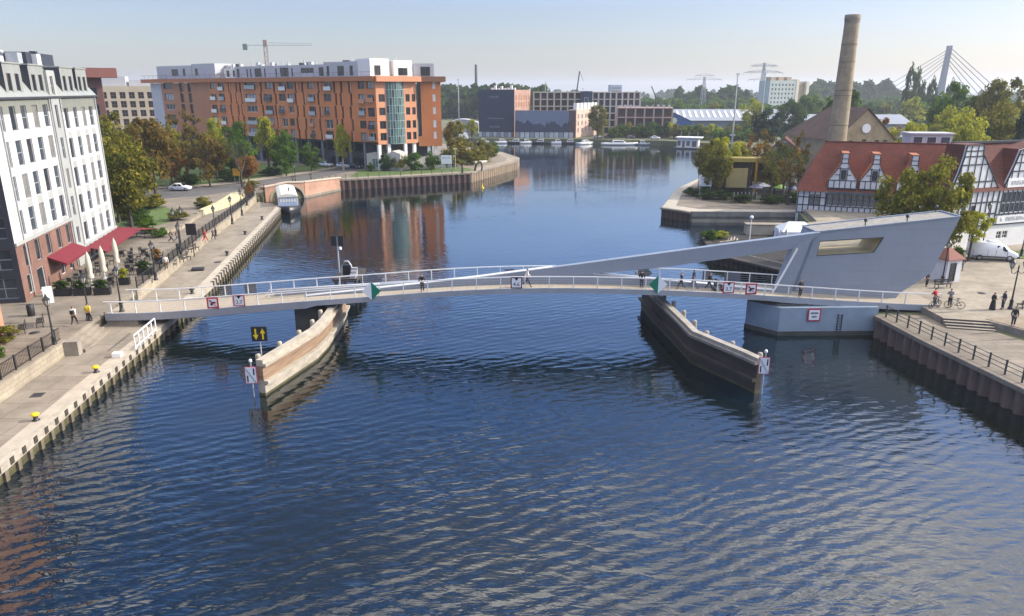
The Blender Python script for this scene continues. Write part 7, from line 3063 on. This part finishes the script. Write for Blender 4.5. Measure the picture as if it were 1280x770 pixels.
# ------------------------------------------------------------------ far bank: buildings
NAVY = mat('navy_banner', (.018, .030, .062), .75, .1, .08)
def banner_picture():
    m = bpy.data.materials.new('landscape_banner')
    m.use_nodes = True
    nt = m.node_tree
    p = nt.nodes['Principled BSDF']
    p.inputs['Roughness'].default_value = .7
    tc = nt.nodes.new('ShaderNodeTexCoord')
    sp = nt.nodes.new('ShaderNodeSeparateXYZ')
    nt.links.new(tc.outputs['Object'], sp.inputs[0])
    n = nt.nodes.new('ShaderNodeTexNoise')
    n.noise_dimensions = '1D'
    n.inputs['Scale'].default_value = .28
    n.inputs['Detail'].default_value = 3
    nt.links.new(sp.outputs[0], n.inputs['W'])
    a = nt.nodes.new('ShaderNodeMath')
    a.operation = 'MULTIPLY_ADD'
    a.inputs[1].default_value = -9.0
    nt.links.new(n.outputs['Fac'], a.inputs[0])
    nt.links.new(sp.outputs[2], a.inputs[2])
    cr = nt.nodes.new('ShaderNodeValToRGB')
    cr.color_ramp.interpolation = 'CONSTANT'
    e = cr.color_ramp.elements
    e[0].color = (.028, .042, .085, 1)
    e[0].position = 0
    e[1].position = .56
    e[1].color = (.13, .165, .25, 1)
    mr = nt.nodes.new('ShaderNodeMapRange')
    mr.inputs[1].default_value = -4
    mr.inputs[2].default_value = 6
    nt.links.new(a.outputs[0], mr.inputs[0])
    nt.links.new(mr.outputs[0], cr.inputs[0])
    nt.links.new(cr.outputs[0], p.inputs['Base Color'])
    return m


PINKB = brick_mat('pink_brick_far', (.42, .24, .18), (.38, .21, .155), (.36, .26, .21), .9, .3, .03)
nb = thing('banner_building', 'brick apartment house under construction behind a navy banner on the far bank', 'building', (-14.8, 330, 2.0), R(-20))
b = MB()
b.box(0, .4, 0, 16.75, 22, 19.8)
b.build('wall', BRN, nb)
b = MB()
b.box(0, 0, 2.2, 16.8, .3, 20)
bn = b.build('navy_banner', NAVY, nb)
scribble(bn, 5.2, 16.6, 5.2, .75, 8, mat('banner_grey', (.28, .30, .34), .7), 1)
scribble(bn, 3.6, 7.6, 8.4, .55, 20, mat('banner_grey', (.28, .30, .34)), 2)
scribble(bn, 5.2, 4.0, 4.8, .7, 9, mat('banner_grey', (.28, .30, .34)), 3)
b = MB()
for i in range(9):
    b.box(.2 + i * 1.72, -.1, 0, 1.6 + i * 1.72, .1, 2.0, i % 2)
b.build('hoarding', [mat('pale_hoarding', (.46, .50, .54), .7), mat('grey_hoarding', (.24, .28, .33), .7)], nb)
MS = TM(16.8, 0, 0, math.pi / 2)
b = MB()
wr = [(1.5 + i * 3.4, 12.6 + j * 2.9, 3.2 + i * 3.4, 14.7 + j * 2.9) for i in range(6) for j in range(2)]
facade(b, 22, 0, 19.9, wr, .3, M=MS)
b.build('brick_wing', PINKB, nb)
for r in wr:
    put_window(nb, MS, r, FRW, PENTW, .15, 1, 1, .1, split=False)
b = MB()
rr = random.Random(8)
for i in range(8):
    b = MB()
    b.cbox(5 + i * 1.5, 4, 19.8, .9, .9, rr.uniform(.7, 2.0))
    b.build('chimney', PENTW, nb)
lb2 = thing('banner_hall', 'low building behind a wide blue landscape banner on the far bank', 'building', (1.3, 320.6, 2.0), R(-3))
b = MB()
b.box(0, .4, 0, 26, 3.8, 11.4)
b.build('wall', mat('maroon_brick_far', (.10, .055, .06), .8, .2, .3), lb2)
b = MB()
b.box(0, 0, 2.6, 23.2, .3, 11.3)
b.build('landscape_banner', banner_picture(), lb2)
b = MB()
for i in range(12):
    b.box(.2 + i * 2.1, -.05, 0, 2.0 + i * 2.1, .1, 2.3, 0 if i % 3 else 1)
b.build('hoarding', [mat('pale_hoarding', (.46, .50, .54)), mat('grey_hoarding', (.24, .28, .33))], lb2)
pk = thing('pink_brick_house', 'sunlit pink brick house with ragged top beside the round tree on the far bank', 'building', (24.6, 322.5, 2.0), R(-27))
MP = TM(3.5, 0, 0, math.pi / 2)
wr = [(1.6 + i * 4.4, 2.0 + j * 2.9, 3.2 + i * 4.4, 3.9 + j * 2.9) for i in range(6) for j in range(3)]
b = MB()
facade(b, 28, 0, 11.8, wr, .35, M=MP)
b.box(0, 0, 0, 3.48, .1, 11.8)
b.add([(0, 0, 11.8), (3.5, 0, 11.8), (3.5, 28, 11.8), (0, 28, 11.8)], [(0, 1, 2, 3)])
b.build('wall', mat('sunlit_pink_render', (.55, .40, .32), .85, .2, .6), pk)
for r in wr:
    put_window(pk, MP, r, FRW, mat('pinkish_glass', (.25, .19, .17), .3), .15, 1, 1, .1, split=False)
b = MB()
for i in range(6):
    b = MB()
    b.box(1.6, 1 + i * 4.4, 11.8, 3.3, 3.4 + i * 4.4, 14.4)
    b.build('dormer', PENTW, pk)


def frame_building(label, x, y, w_, d_, n, nu, fh, m, fm, name='building_shell', rz=0.0):
    """concrete frame: slabs and columns with dark bays"""
    t = thing(name, label, 'building', (x, y, 2.0), rz)
    b = MB()
    for j in range(n + 1):
        b.box(-.2, -.2, j * fh, w_ + .2, d_, j * fh + .45)
    b.build('slab', m, t)
    b = MB()
    for i in range(nu + 1):
        u = w_ * i / nu
        b.box(u - .35, -.05, .45, u + .35, .6, n * fh)
    b.build('column', fm, t)
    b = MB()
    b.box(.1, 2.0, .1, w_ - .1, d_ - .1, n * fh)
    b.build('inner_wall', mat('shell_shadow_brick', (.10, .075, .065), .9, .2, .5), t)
    return t


CREAMF = mat('cream_far_render', (.46, .42, .34), .85, .15, .3)
frame_building('cream apartment frame with open bays behind the landscape banner', 10, 345, 22, 12, 6, 7, 3.1, CREAMF, CREAMF)
b = MB()
t = thing('navy_tower_block', 'narrow dark navy tower between the two cream apartment frames', 'building', (31.5, 343, 2.0))
b.box(0, 0, 0, 5.2, 9, 19.3)
b.build('wall', NAVY, t)
put_window(t, I4, (1.6, 14, 3.4, 16.5), FRW, GLASSB, -.06, 1, 1, .1, split=False)
frame_building('cream apartment frame with grey balconies right of the navy tower', 37.2, 346, 22, 12, 6, 8, 3.1, CREAMF, PENT)
t = frame_building('pink brick shell of flats with dark open bays right of the round tree', 46.5, 330, 24, 12, 3, 6, 4.0, mat('pink_slab', (.46, .30, .25), .85, .15, .3), mat('pink_slab', (.46, .30, .25)), rz=R(-10))
b = MB()
rr = random.Random(12)
for i in range(10):
    b.cbox(1 + i * 2.4, 3, 12.4, .9, .9, rr.uniform(.5, 1.5))
b.build('chimney', PENT, t)
bh = thing('blue_hall', 'bright blue gabled hall with a round pale emblem left of the long grey warehouse', 'building', (69, 360, 2.0))
b = MB()
b.extr([(0, 0, 0), (18, 0, 0), (18, 0, 5.2), (9.5, 0, 9.0), (0, 0, 5.0)], (0, 14, 0))
b.build('wall', mat('bright_blue_cladding', (.012, .075, .27), .5, .1, .3), bh)
b = MB()
b.add([(-.5, -.4, 5.0), (9.5, -.4, 9.35), (18.5, -.4, 5.2), (-.5, 14.4, 5.0), (9.5, 14.4, 9.35), (18.5, 14.4, 5.2)], [(0, 1, 4, 3), (1, 2, 5, 4)])
b.build('roof', mat('blue_metal_roof', (.05, .13, .30)), bh)
b = MB()
b.lathe([(.02, 0), (1.5, .02), (1.5, .08)], (0, 0, 0), 14, M=Matrix.Translation((9.5, -.02, 5.6)) @ Matrix.Rotation(math.pi / 2, 4, 'X'))
b.build('emblem', mat('pale_lime', (.55, .62, .40), .6), bh)
wh = thing('warehouse', 'long grey warehouse with rows of white roof lights on the far bank', 'building', (56, 372, 2.0), 0)
GREYR = mat('grey_sheet_roof', (.24, .26, .30), .6, .1, .1)
b = MB()
b.box(0, 0, 0, 96, 40, 5.2)
b.build('wall', mat('grey_warehouse_wall', (.17, .19, .22), .8, .1, .1), wh)
b = MB()
b.add([(-1, -1, 5.2), (97, -1, 5.2), (97, 20, 10.2), (-1, 20, 10.2), (97, 41, 5.2), (-1, 41, 5.2)], [(0, 1, 2, 3), (3, 2, 4, 5)])
b.build('roof', GREYR, wh)
b = MB()
for i in range(15):
    x = 22 + i * 3.1
    b.bar((x, 4, 6.5), (x + 1.6, 16, 9.35), 1.0, .25)
b.build('roof_lights', WHITE, wh)
wh2 = thing('warehouse', 'second grey warehouse roof partly hidden by the dark fir tree', 'building', (115, 330, 2.0), R(-6))
b = MB()
b.box(0, 0, 0, 60, 30, 5.6)
b.build('wall', mat('grey_warehouse_wall', (.17, .19, .22)), wh2)
b = MB()
b.extr([(-.5, -.5, 5.6), (-.5, 30.5, 5.6), (-.5, 15, 9.2)], (61, 0, 0))
b.build('roof', GREYR, wh2)
tb = thing('tower_block', 'pale high rise of flats with sunlit gable wall far behind the warehouse', 'building', (178, 520, 2.0), R(22))
b = MB()
wr = [(1.6 + i * 3.0, 2 + j * 2.9, 3.0 + i * 3.0, 3.6 + j * 2.9) for i in range(7) for j in range(8)]
facade(b, 23, 0, 26, wr, .4)
b.box(-.02, .01, 0, 0, 11, 26)
b.box(23, .01, 0, 23.02, 11, 26)
b.add([(0, 0, 26), (23, 0, 26), (23, 11, 26), (0, 11, 26)], [(0, 1, 2, 3)])
b.build('wall', mat('pale_panel_wall', (.42, .47, .44), .85, .12, .2), tb)
for r in wr:
    put_window(tb, I4, r, FRW, GLASSB, .2, 1, 1, .12, split=False)
b = MB()
for x in (3, 10, 17):
    b.box(x, 3, 26, x + 4, 8, 28.4)
b.build('lift_housing', mat('tan_housing', (.35, .26, .18), .8), tb)
b = MB()
b.box(23.03, -.2, 0, 25.5, 11, 26.8)
b.box(31.5, -1, 0, 34, 10, 25.5)
b.build('gable_wing', mat('cream_gable', (.62, .58, .44), .85, .08, .2), tb)
b = MB()
b.box(25.5, 1, 0, 31.5, 10, 24.6)
b.build('middle_wing', mat('tan_housing', (.35, .26, .18)), tb)
t = thing('office_block', 'small pale blue office block on the far horizon', 'building', (118, 900, 2), R(10))
b = MB()
b.box(0, 0, 0, 14, 10, 25.4)
b.build('wall', mat('blue_grey_office', (.30, .36, .45), .7, .1, .1), t)
for j in range(4):
    put_window(t, I4, (1, 10 + j * 3.6, 13, 12 + j * 3.6), FRW, GLASSB, -.06, 5, 1, .2, split=False)
t = thing('storage_shed', 'low grey shed with round roof beyond the right end of the orange block', 'building', (-30, 345, 2))
b = MB()
b.extr([(14 * f, 0, 5.2 + 1.6 * math.sin(math.pi * f)) for f in [k / 10 for k in range(11)]] + [(14, 0, 0), (0, 0, 0)], (0, 12, 0))
b.build('wall', PENT, t)
t = thing('white_truck', 'white lorry parked beyond the right end of the orange block', 'lorry', (-25.8, 305, 2.1), R(15))
b = MB()
b.box(0, -1.2, .9, 5.6, 1.2, 3.4)
b.build('cargo_box', WHITE, t)
b = MB()
b.extr([(5.7, -1.15, .5), (7.7, -1.15, .5), (7.7, -1.15, 1.6), (7.1, -1.15, 2.7), (5.7, -1.15, 2.7)], (0, 2.3, 0))
b.build('cab', WHITE, t)
wheels(t, (1.2, 4.6, 6.9), 1.0, .45, .3)

# ------------------------------------------------------------------ masts, cranes, chimney, pylons, bridges
t = thing('thin_chimney', 'slim dark chimney on the horizon above the navy banner', 'chimney', (-28.5, 600, 2))
b = MB()
b.lathe([(1.3, 0), (1.0, 38.8), (.8, 39)], n=12)
b.build('shaft', mat('dark_chimney_steel', (.05, .055, .075), .7, .1, .1), t)


def light_mast(label, x, y, h, arms=True):
    t = thing('light_mast', label, 'mast', (x, y, 2.0))
    b = MB()
    b.tube([(0, 0, 0), (0, 0, h)], [.34, .16], 8)
    b.build('pole', GALV, t)
    b = MB()
    b.box(-.9, -.15, h * .18, .9, .15, h * .18 + .3)
    if arms:
        b.box(-.6, -.15, h - .6, .6, .15, h)
    b.build('bracket', WHITE, t)


light_mast('tall thin grey mast before the grey warehouse', 77.6, 260, 25.4)
light_mast('taller pale mast in front of the dark fir tree', 93.8, 280, 26.6)
light_mast('pale floodlight mast beyond the right end of the orange block', -23.5, 330, 24.5)


def pylon(label, x, y, h, rz, arms):
    t = thing('power_pylon', label, 'pylon', (x, y, 2.0), rz, 'power line pylons')
    b = MB()
    w0, w1 = 2.6, .5
    for sx in (-1, 1):
        for sy in (-1, 1):
            b.bar((sx * w0, sy * w0, 0), (sx * w1, sy * w1, h), .32)
    for k in range(8):
        f0, f1 = k / 8, (k + 1) / 8
        a0, a1 = w0 + (w1 - w0) * f0, w0 + (w1 - w0) * f1
        for sy in (-1, 1):
            b.bar((-a0, sy * a0, h * f0), (a1, sy * a1, h * f1), .16)
            b.bar((a0, sy * a0, h * f0), (-a1, sy * a1, h * f1), .16)
    b.build('tower', GALV, t)
    for z, L in arms:
        b = MB()
        b.bar((-L, 0, z), (L, 0, z), .3)
        b.bar((-L, 0, z), (0, 0, z + 1.6), .2)
        b.bar((L, 0, z), (0, 0, z + 1.6), .2)
        for k in (-1, -.6, .6, 1):
            b.bar((k * L, 0, z), (k * L, 0, z - 1.5), .18)
        b.build('cross_arm', GALV, t)


pylon('wide armed power pylon left of the pale high rise', 186, 560, 38, R(5), ((36.5, 9), (32, 15), (27, 11)))
pylon('second power pylon crossing behind the first at the high rise', 196, 590, 40, R(5), ((38, 11), (33.5, 13)))
pylon('distant low power pylon above the woods at the middle right', 158, 620, 30, R(8), ((28, 15), (31, 8)))


def tower_crane(label, x, y, h, jib, back, rz, m1, m2):
    t = thing('tower_crane', label, 'crane', (x, y, 2.0), rz)
    b = MB()
    for sx in (-.8, .8):
        for sy in (-.8, .8):
            b.bar((sx, sy, 0), (sx, sy, h), .2)
    n = int(h / 2.2)
    for k in range(n):
        for sy in (-.8, .8):
            b.bar((-.8 if k % 2 else .8, sy, h * k / n), (.8 if k % 2 else -.8, sy, h * (k + 1) / n), .13)
    b.build('mast', m1, t)
    b = MB()
    for z, y_ in ((h, -.5), (h, .5), (h + 1.3, 0)):
        b.bar((0, y_, z), (jib, y_, z + (.0 if z == h else -.5)), .16)
    n = int(jib / 2)
    for k in range(n):
        b.bar((jib * k / n, -.5, h), (jib * (k + .5) / n, 0, h + 1.2), .1)
        b.bar((jib * (k + .5) / n, 0, h + 1.2), (jib * (k + 1) / n, .5, h), .1)
    b.build('jib', m2, t)
    b = MB()
    for y_ in (-.5, .5):
        b.bar((0, y_, h), (-back, y_, h), .22)
    b.build('counter_jib', m2, t)
    b = MB()
    b.box(-back - .4, -.9, h - 2.4, -back + 1.8, .9, h + .6)
    b.build('counterweight', mat('green_grey_ballast', (.16, .22, .20), .7), t)
    b = MB()
    b.box(-.9, -.9, h - .6, 1.1, .9, h + 2.6)
    b.build('cab', m1, t)


CRR = mat('crane_red', (.36, .25, .21), .6, .1, 1)
CRG = mat('crane_grey', (.36, .44, .38), .6, .1, 1)
tower_crane('red and white tower crane above the orange apartment block', -129, 400, 42.2, 24, 11, R(4), CRR, CRG)
t = thing('mobile_crane', 'thin dark crane boom on the cream frames of the far bank', 'crane', (28.0, 352, 2.0))
b = MB()
b.bar((0, 0, 0), (3.4, 0, 28.2), .5)
b.build('boom', DARKG, t)
b = MB()
b.bar((3.4, 0, 28.2), (5.2, 0, 24), .12)
b.box(-1.6, -1.2, 0, 1.4, 1.2, 2.4)
b.build('cab', DARKG, t)
t = thing('mobile_crane', 'thin crane boom leaning over the pink shell of flats', 'crane', (67, 348, 2.0))
b = MB()
b.bar((0, 0, 0), (-.4, 0, 17), .45)
b.bar((-.4, 0, 17), (-2.6, 0, 21.5), .4)
b.build('boom', DARKG, t)
b = MB()
b.box(-1.6, -1.2, 0, 1.4, 1.2, 2.4)
b.build('cab', DARKG, t)
for lab, x, h in (('leftmost thin site mast above the cream frame', 15.5, 23.5), ('right thin site mast beside the crane boom', 33.0, 20.5)):
    t = thing('site_mast', lab, 'mast', (x, 350, 2.0))
    b = MB()
    b.tube([(0, 0, 0), (0, 0, h)], [.22, .1], 6)
    b.build('pole', GALV, t)
    b = MB()
    b.box(-.4, -.1, h - .2, .4, .1, h)
    b.build('head', GALV, t)

cs = thing('cable_stayed_bridge', 'distant cable stayed bridge with one leaning pale pylon', 'bridge', (514.5, 900, 2))
CBM = mat('pale_pylon_concrete', (.14, .155, .19), .7, .08, .05)
b = MB()
b.extr([(-7, -3, 0), (2, -3, 0), (1.4, -3, 34), (2.4, -3, 69.5), (-1.4, -3, 69.5), (-3.2, -3, 34)], (0, 6, 0))
b.build('pylon', CBM, cs)
b = MB()
b.box(-140, -8, 8, 140, 8, 10)
b.build('deck', CBM, cs)
b = MB()
for k in range(5):
    b.bar((-1, -3, 66 - k * 3.2), (-92 + k * 12, -6, 10), .55)
    b.bar((1.5, -3, 66 - k * 4.5), (76 - k * 10, -6, 10), .65)
b.build('stay_cables', mat('cable_grey', (.16, .17, .20), .6), cs)
ab = thing('arch_bridge', 'distant low arch bridge left of the cable stayed pylon', 'bridge', (440, 930, 2))
b = MB()
pts = [(-28 + 56 * k / 16, 0, 8 + 17.5 * math.sin(math.pi * k / 16)) for k in range(17)]
b.tube(pts, 1.0, 6)
b.build('arch', CBM, ab)
b = MB()
b.box(-60, -5, 8, 60, 5, 10)
for k in range(1, 16, 2):
    b.bar((pts[k][0], 0, 9), pts[k], .3)
b.build('deck', CBM, ab)

# ------------------------------------------------------------------ far trees
FT = (('round half turned tree standing alone on the far grassy bank', 36.2, 313, 14.6, 9.4, LOLIVE, 'broad_b'), ('very dark cone shaped tree before the grey warehouse', 90.0, 262, 14.0, 12, LCONI, 'broad_a'),
      ('dark green tree between the warehouse and the high rise', 112, 300, 16, 14, LDARK, 'broad_b'), ('yellow tinted tree behind the very dark tree', 104, 320, 16.5, 12, LYELL, 'broad_c'))
for lab, x, y, h, w_, m, k in FT:
    tree(lab, x, y, 2, h, w_, k, m, .12)
rr = random.Random(31)
names = ('bushy green', 'olive', 'dark green', 'yellowish')
mats_ = (LGREEN, LOLIVE, LDARK, LYELL)
for i in range(26):
    x = 44 + i * 1.85 + rr.uniform(-.8, .8)
    y = 318 + rr.uniform(-3, 6) - max(0, (x - 66) * .6)
    j = rr.choice((0, 1, 1, 0, 3, 2))
    shrub('%s bush in the row along the far grassy bank' % names[j], x, y, 2, rr.uniform(4.2, 7.2), rr.uniform(5, 7.5), mats_[j], rr.choice(('bush_a', 'bush_b')), 'bushes on the far bank')
for i in range(44):
    x = -20 + i * 7.5 + rr.uniform(-3, 3)
    y = rr.uniform(425, 470)
    if x < 58:
        y += 40
    j = rr.choice((0, 1, 2, 0))
    tree('%s tree in the woodland belt behind the far bank' % names[j], x, y, 2, rr.uniform(9, 14), rr.uniform(9, 13), rr.choice(('far_a', 'far_b')), mats_[j], .08, group='trees of the woodland belt', limbs=False)
for i in range(12):
    x = 128 + i * 14 + rr.uniform(-4, 4)
    y = rr.uniform(330, 420) + i * 3
    j = rr.choice((0, 1, 3, 2))
    tree('%s tree in the belt at right behind the brick hall' % names[j], x, y, 2, rr.uniform(12, 19), rr.uniform(11, 15), rr.choice(('far_a', 'far_b')), mats_[j], .08, group='trees behind the brick hall', limbs=False)
for i, x in enumerate((209, 214, 219, 226, 238, 246)):
    tree('tall narrow poplar in the row right of the cable stayed pylon', x, 396 + i * 3, 2, (36, 34, 27, 29, 28, 24)[i], 7, 'farpop', LDARK, .05, name='poplar', group='poplars at right', limbs=False)
for i, (x, h) in enumerate(((13, 23), (19, 22), (29, 19), (33, 20))):
    tree('dark poplar rising behind the cream frames', x, 385, 2, h, 6, 'farpop', LDARK, .05, name='poplar', group='poplars behind the far frames', limbs=False)


def wood(name, label, boxes, m, seed, size):
    """a far wood that reads as one mass: many leafy mounds in one object"""
    g_ = np.random.default_rng(seed)
    base, _ = leaf_cloud(name + '_mound', m, 150, size, SH_ROUND, 12, .2, seed)
    V0 = np.zeros(len(base.vertices) * 3)
    base.vertices.foreach_get('co', V0)
    V0 = V0.reshape(-1, 3)
    out = []
    for (xa, xb, ya, yb, ha, hb, n) in boxes:
        for i in range(n):
            s = g_.uniform(ha, hb)
            a = g_.uniform(0, 6.28)
            w_ = s * g_.uniform(.75, 1.2)
            c, sn = math.cos(a), math.sin(a)
            X = (V0[:, 0] * c - V0[:, 1] * sn) * w_
            Y = (V0[:, 0] * sn + V0[:, 1] * c) * w_
            out.append(np.stack([X + g_.uniform(xa, xb), Y + g_.uniform(ya, yb), V0[:, 2] * s + 1.5], 1))
    V = np.concatenate(out)
    n = len(V) // 4
    me = bpy.data.meshes.new(name)
    me.vertices.add(len(V))
    me.vertices.foreach_set('co', V.ravel())
    me.loops.add(n * 4)
    me.loops.foreach_set('vertex_index', np.arange(n * 4, dtype=np.int32))
    me.polygons.add(n)
    me.polygons.foreach_set('loop_start', np.arange(0, n * 4, 4, dtype=np.int32))
    me.materials.append(m)
    me.update(calc_edges=True)
    o = bpy.data.objects.new(name, me)
    COL.objects.link(o)
    bpy.data.meshes.remove(base)
    return tag(o, label, 'woodland', kind='stuff')


wood('far_wood', 'dark wood on the horizon right of the orange block', [(-75, 20, 520, 640, 17, 25, 90), (-160, -60, 600, 700, 15, 22, 60)], LDARK, 41, .10)
wood('far_wood', 'green woods along the horizon', [(20, 520, 560, 700, 9, 15.5, 260), (60, 420, 480, 540, 7, 12, 80)], LGREEN, 42, .10)
wood('far_wood', 'hazy wooded rise on the far horizon', [(-900, 1500, 1300, 1700, 15, 25, 420), (330, 420, 800, 850, 22, 36, 24), (150, 210, 640, 700, 20, 27, 16), (380, 900, 700, 800, 9, 16, 110)], LDARK, 43, .12)
wood('far_wood', 'scrub between the far bank and the warehouse', [(62, 130, 345, 366, 3, 6, 60), (80, 112, 292, 320, 3, 6, 36)], LGREEN, 44, .10)

# ------------------------------------------------------------------ haze
hz = MB()
hz.box(-6400, -450, -3, 6400, 6400, 84)
ho = hz.build('haze', [])
hm = bpy.data.materials.new('haze_air')
hm.use_nodes = True
hn = hm.node_tree
hn.nodes.clear()
pv = hn.nodes.new('ShaderNodeVolumePrincipled')
pv.inputs['Color'].default_value = (.86, .92, 1.0, 1)
pv.inputs['Density'].default_value = .00022
pv.inputs['Anisotropy'].default_value = .25
oo = hn.nodes.new('ShaderNodeOutputMaterial')
hn.links.new(pv.outputs[0], oo.inputs['Volume'])
ho.data.materials.append(hm)
tag(ho, 'thin pale summer haze over the river and the city', 'haze', kind='stuff')
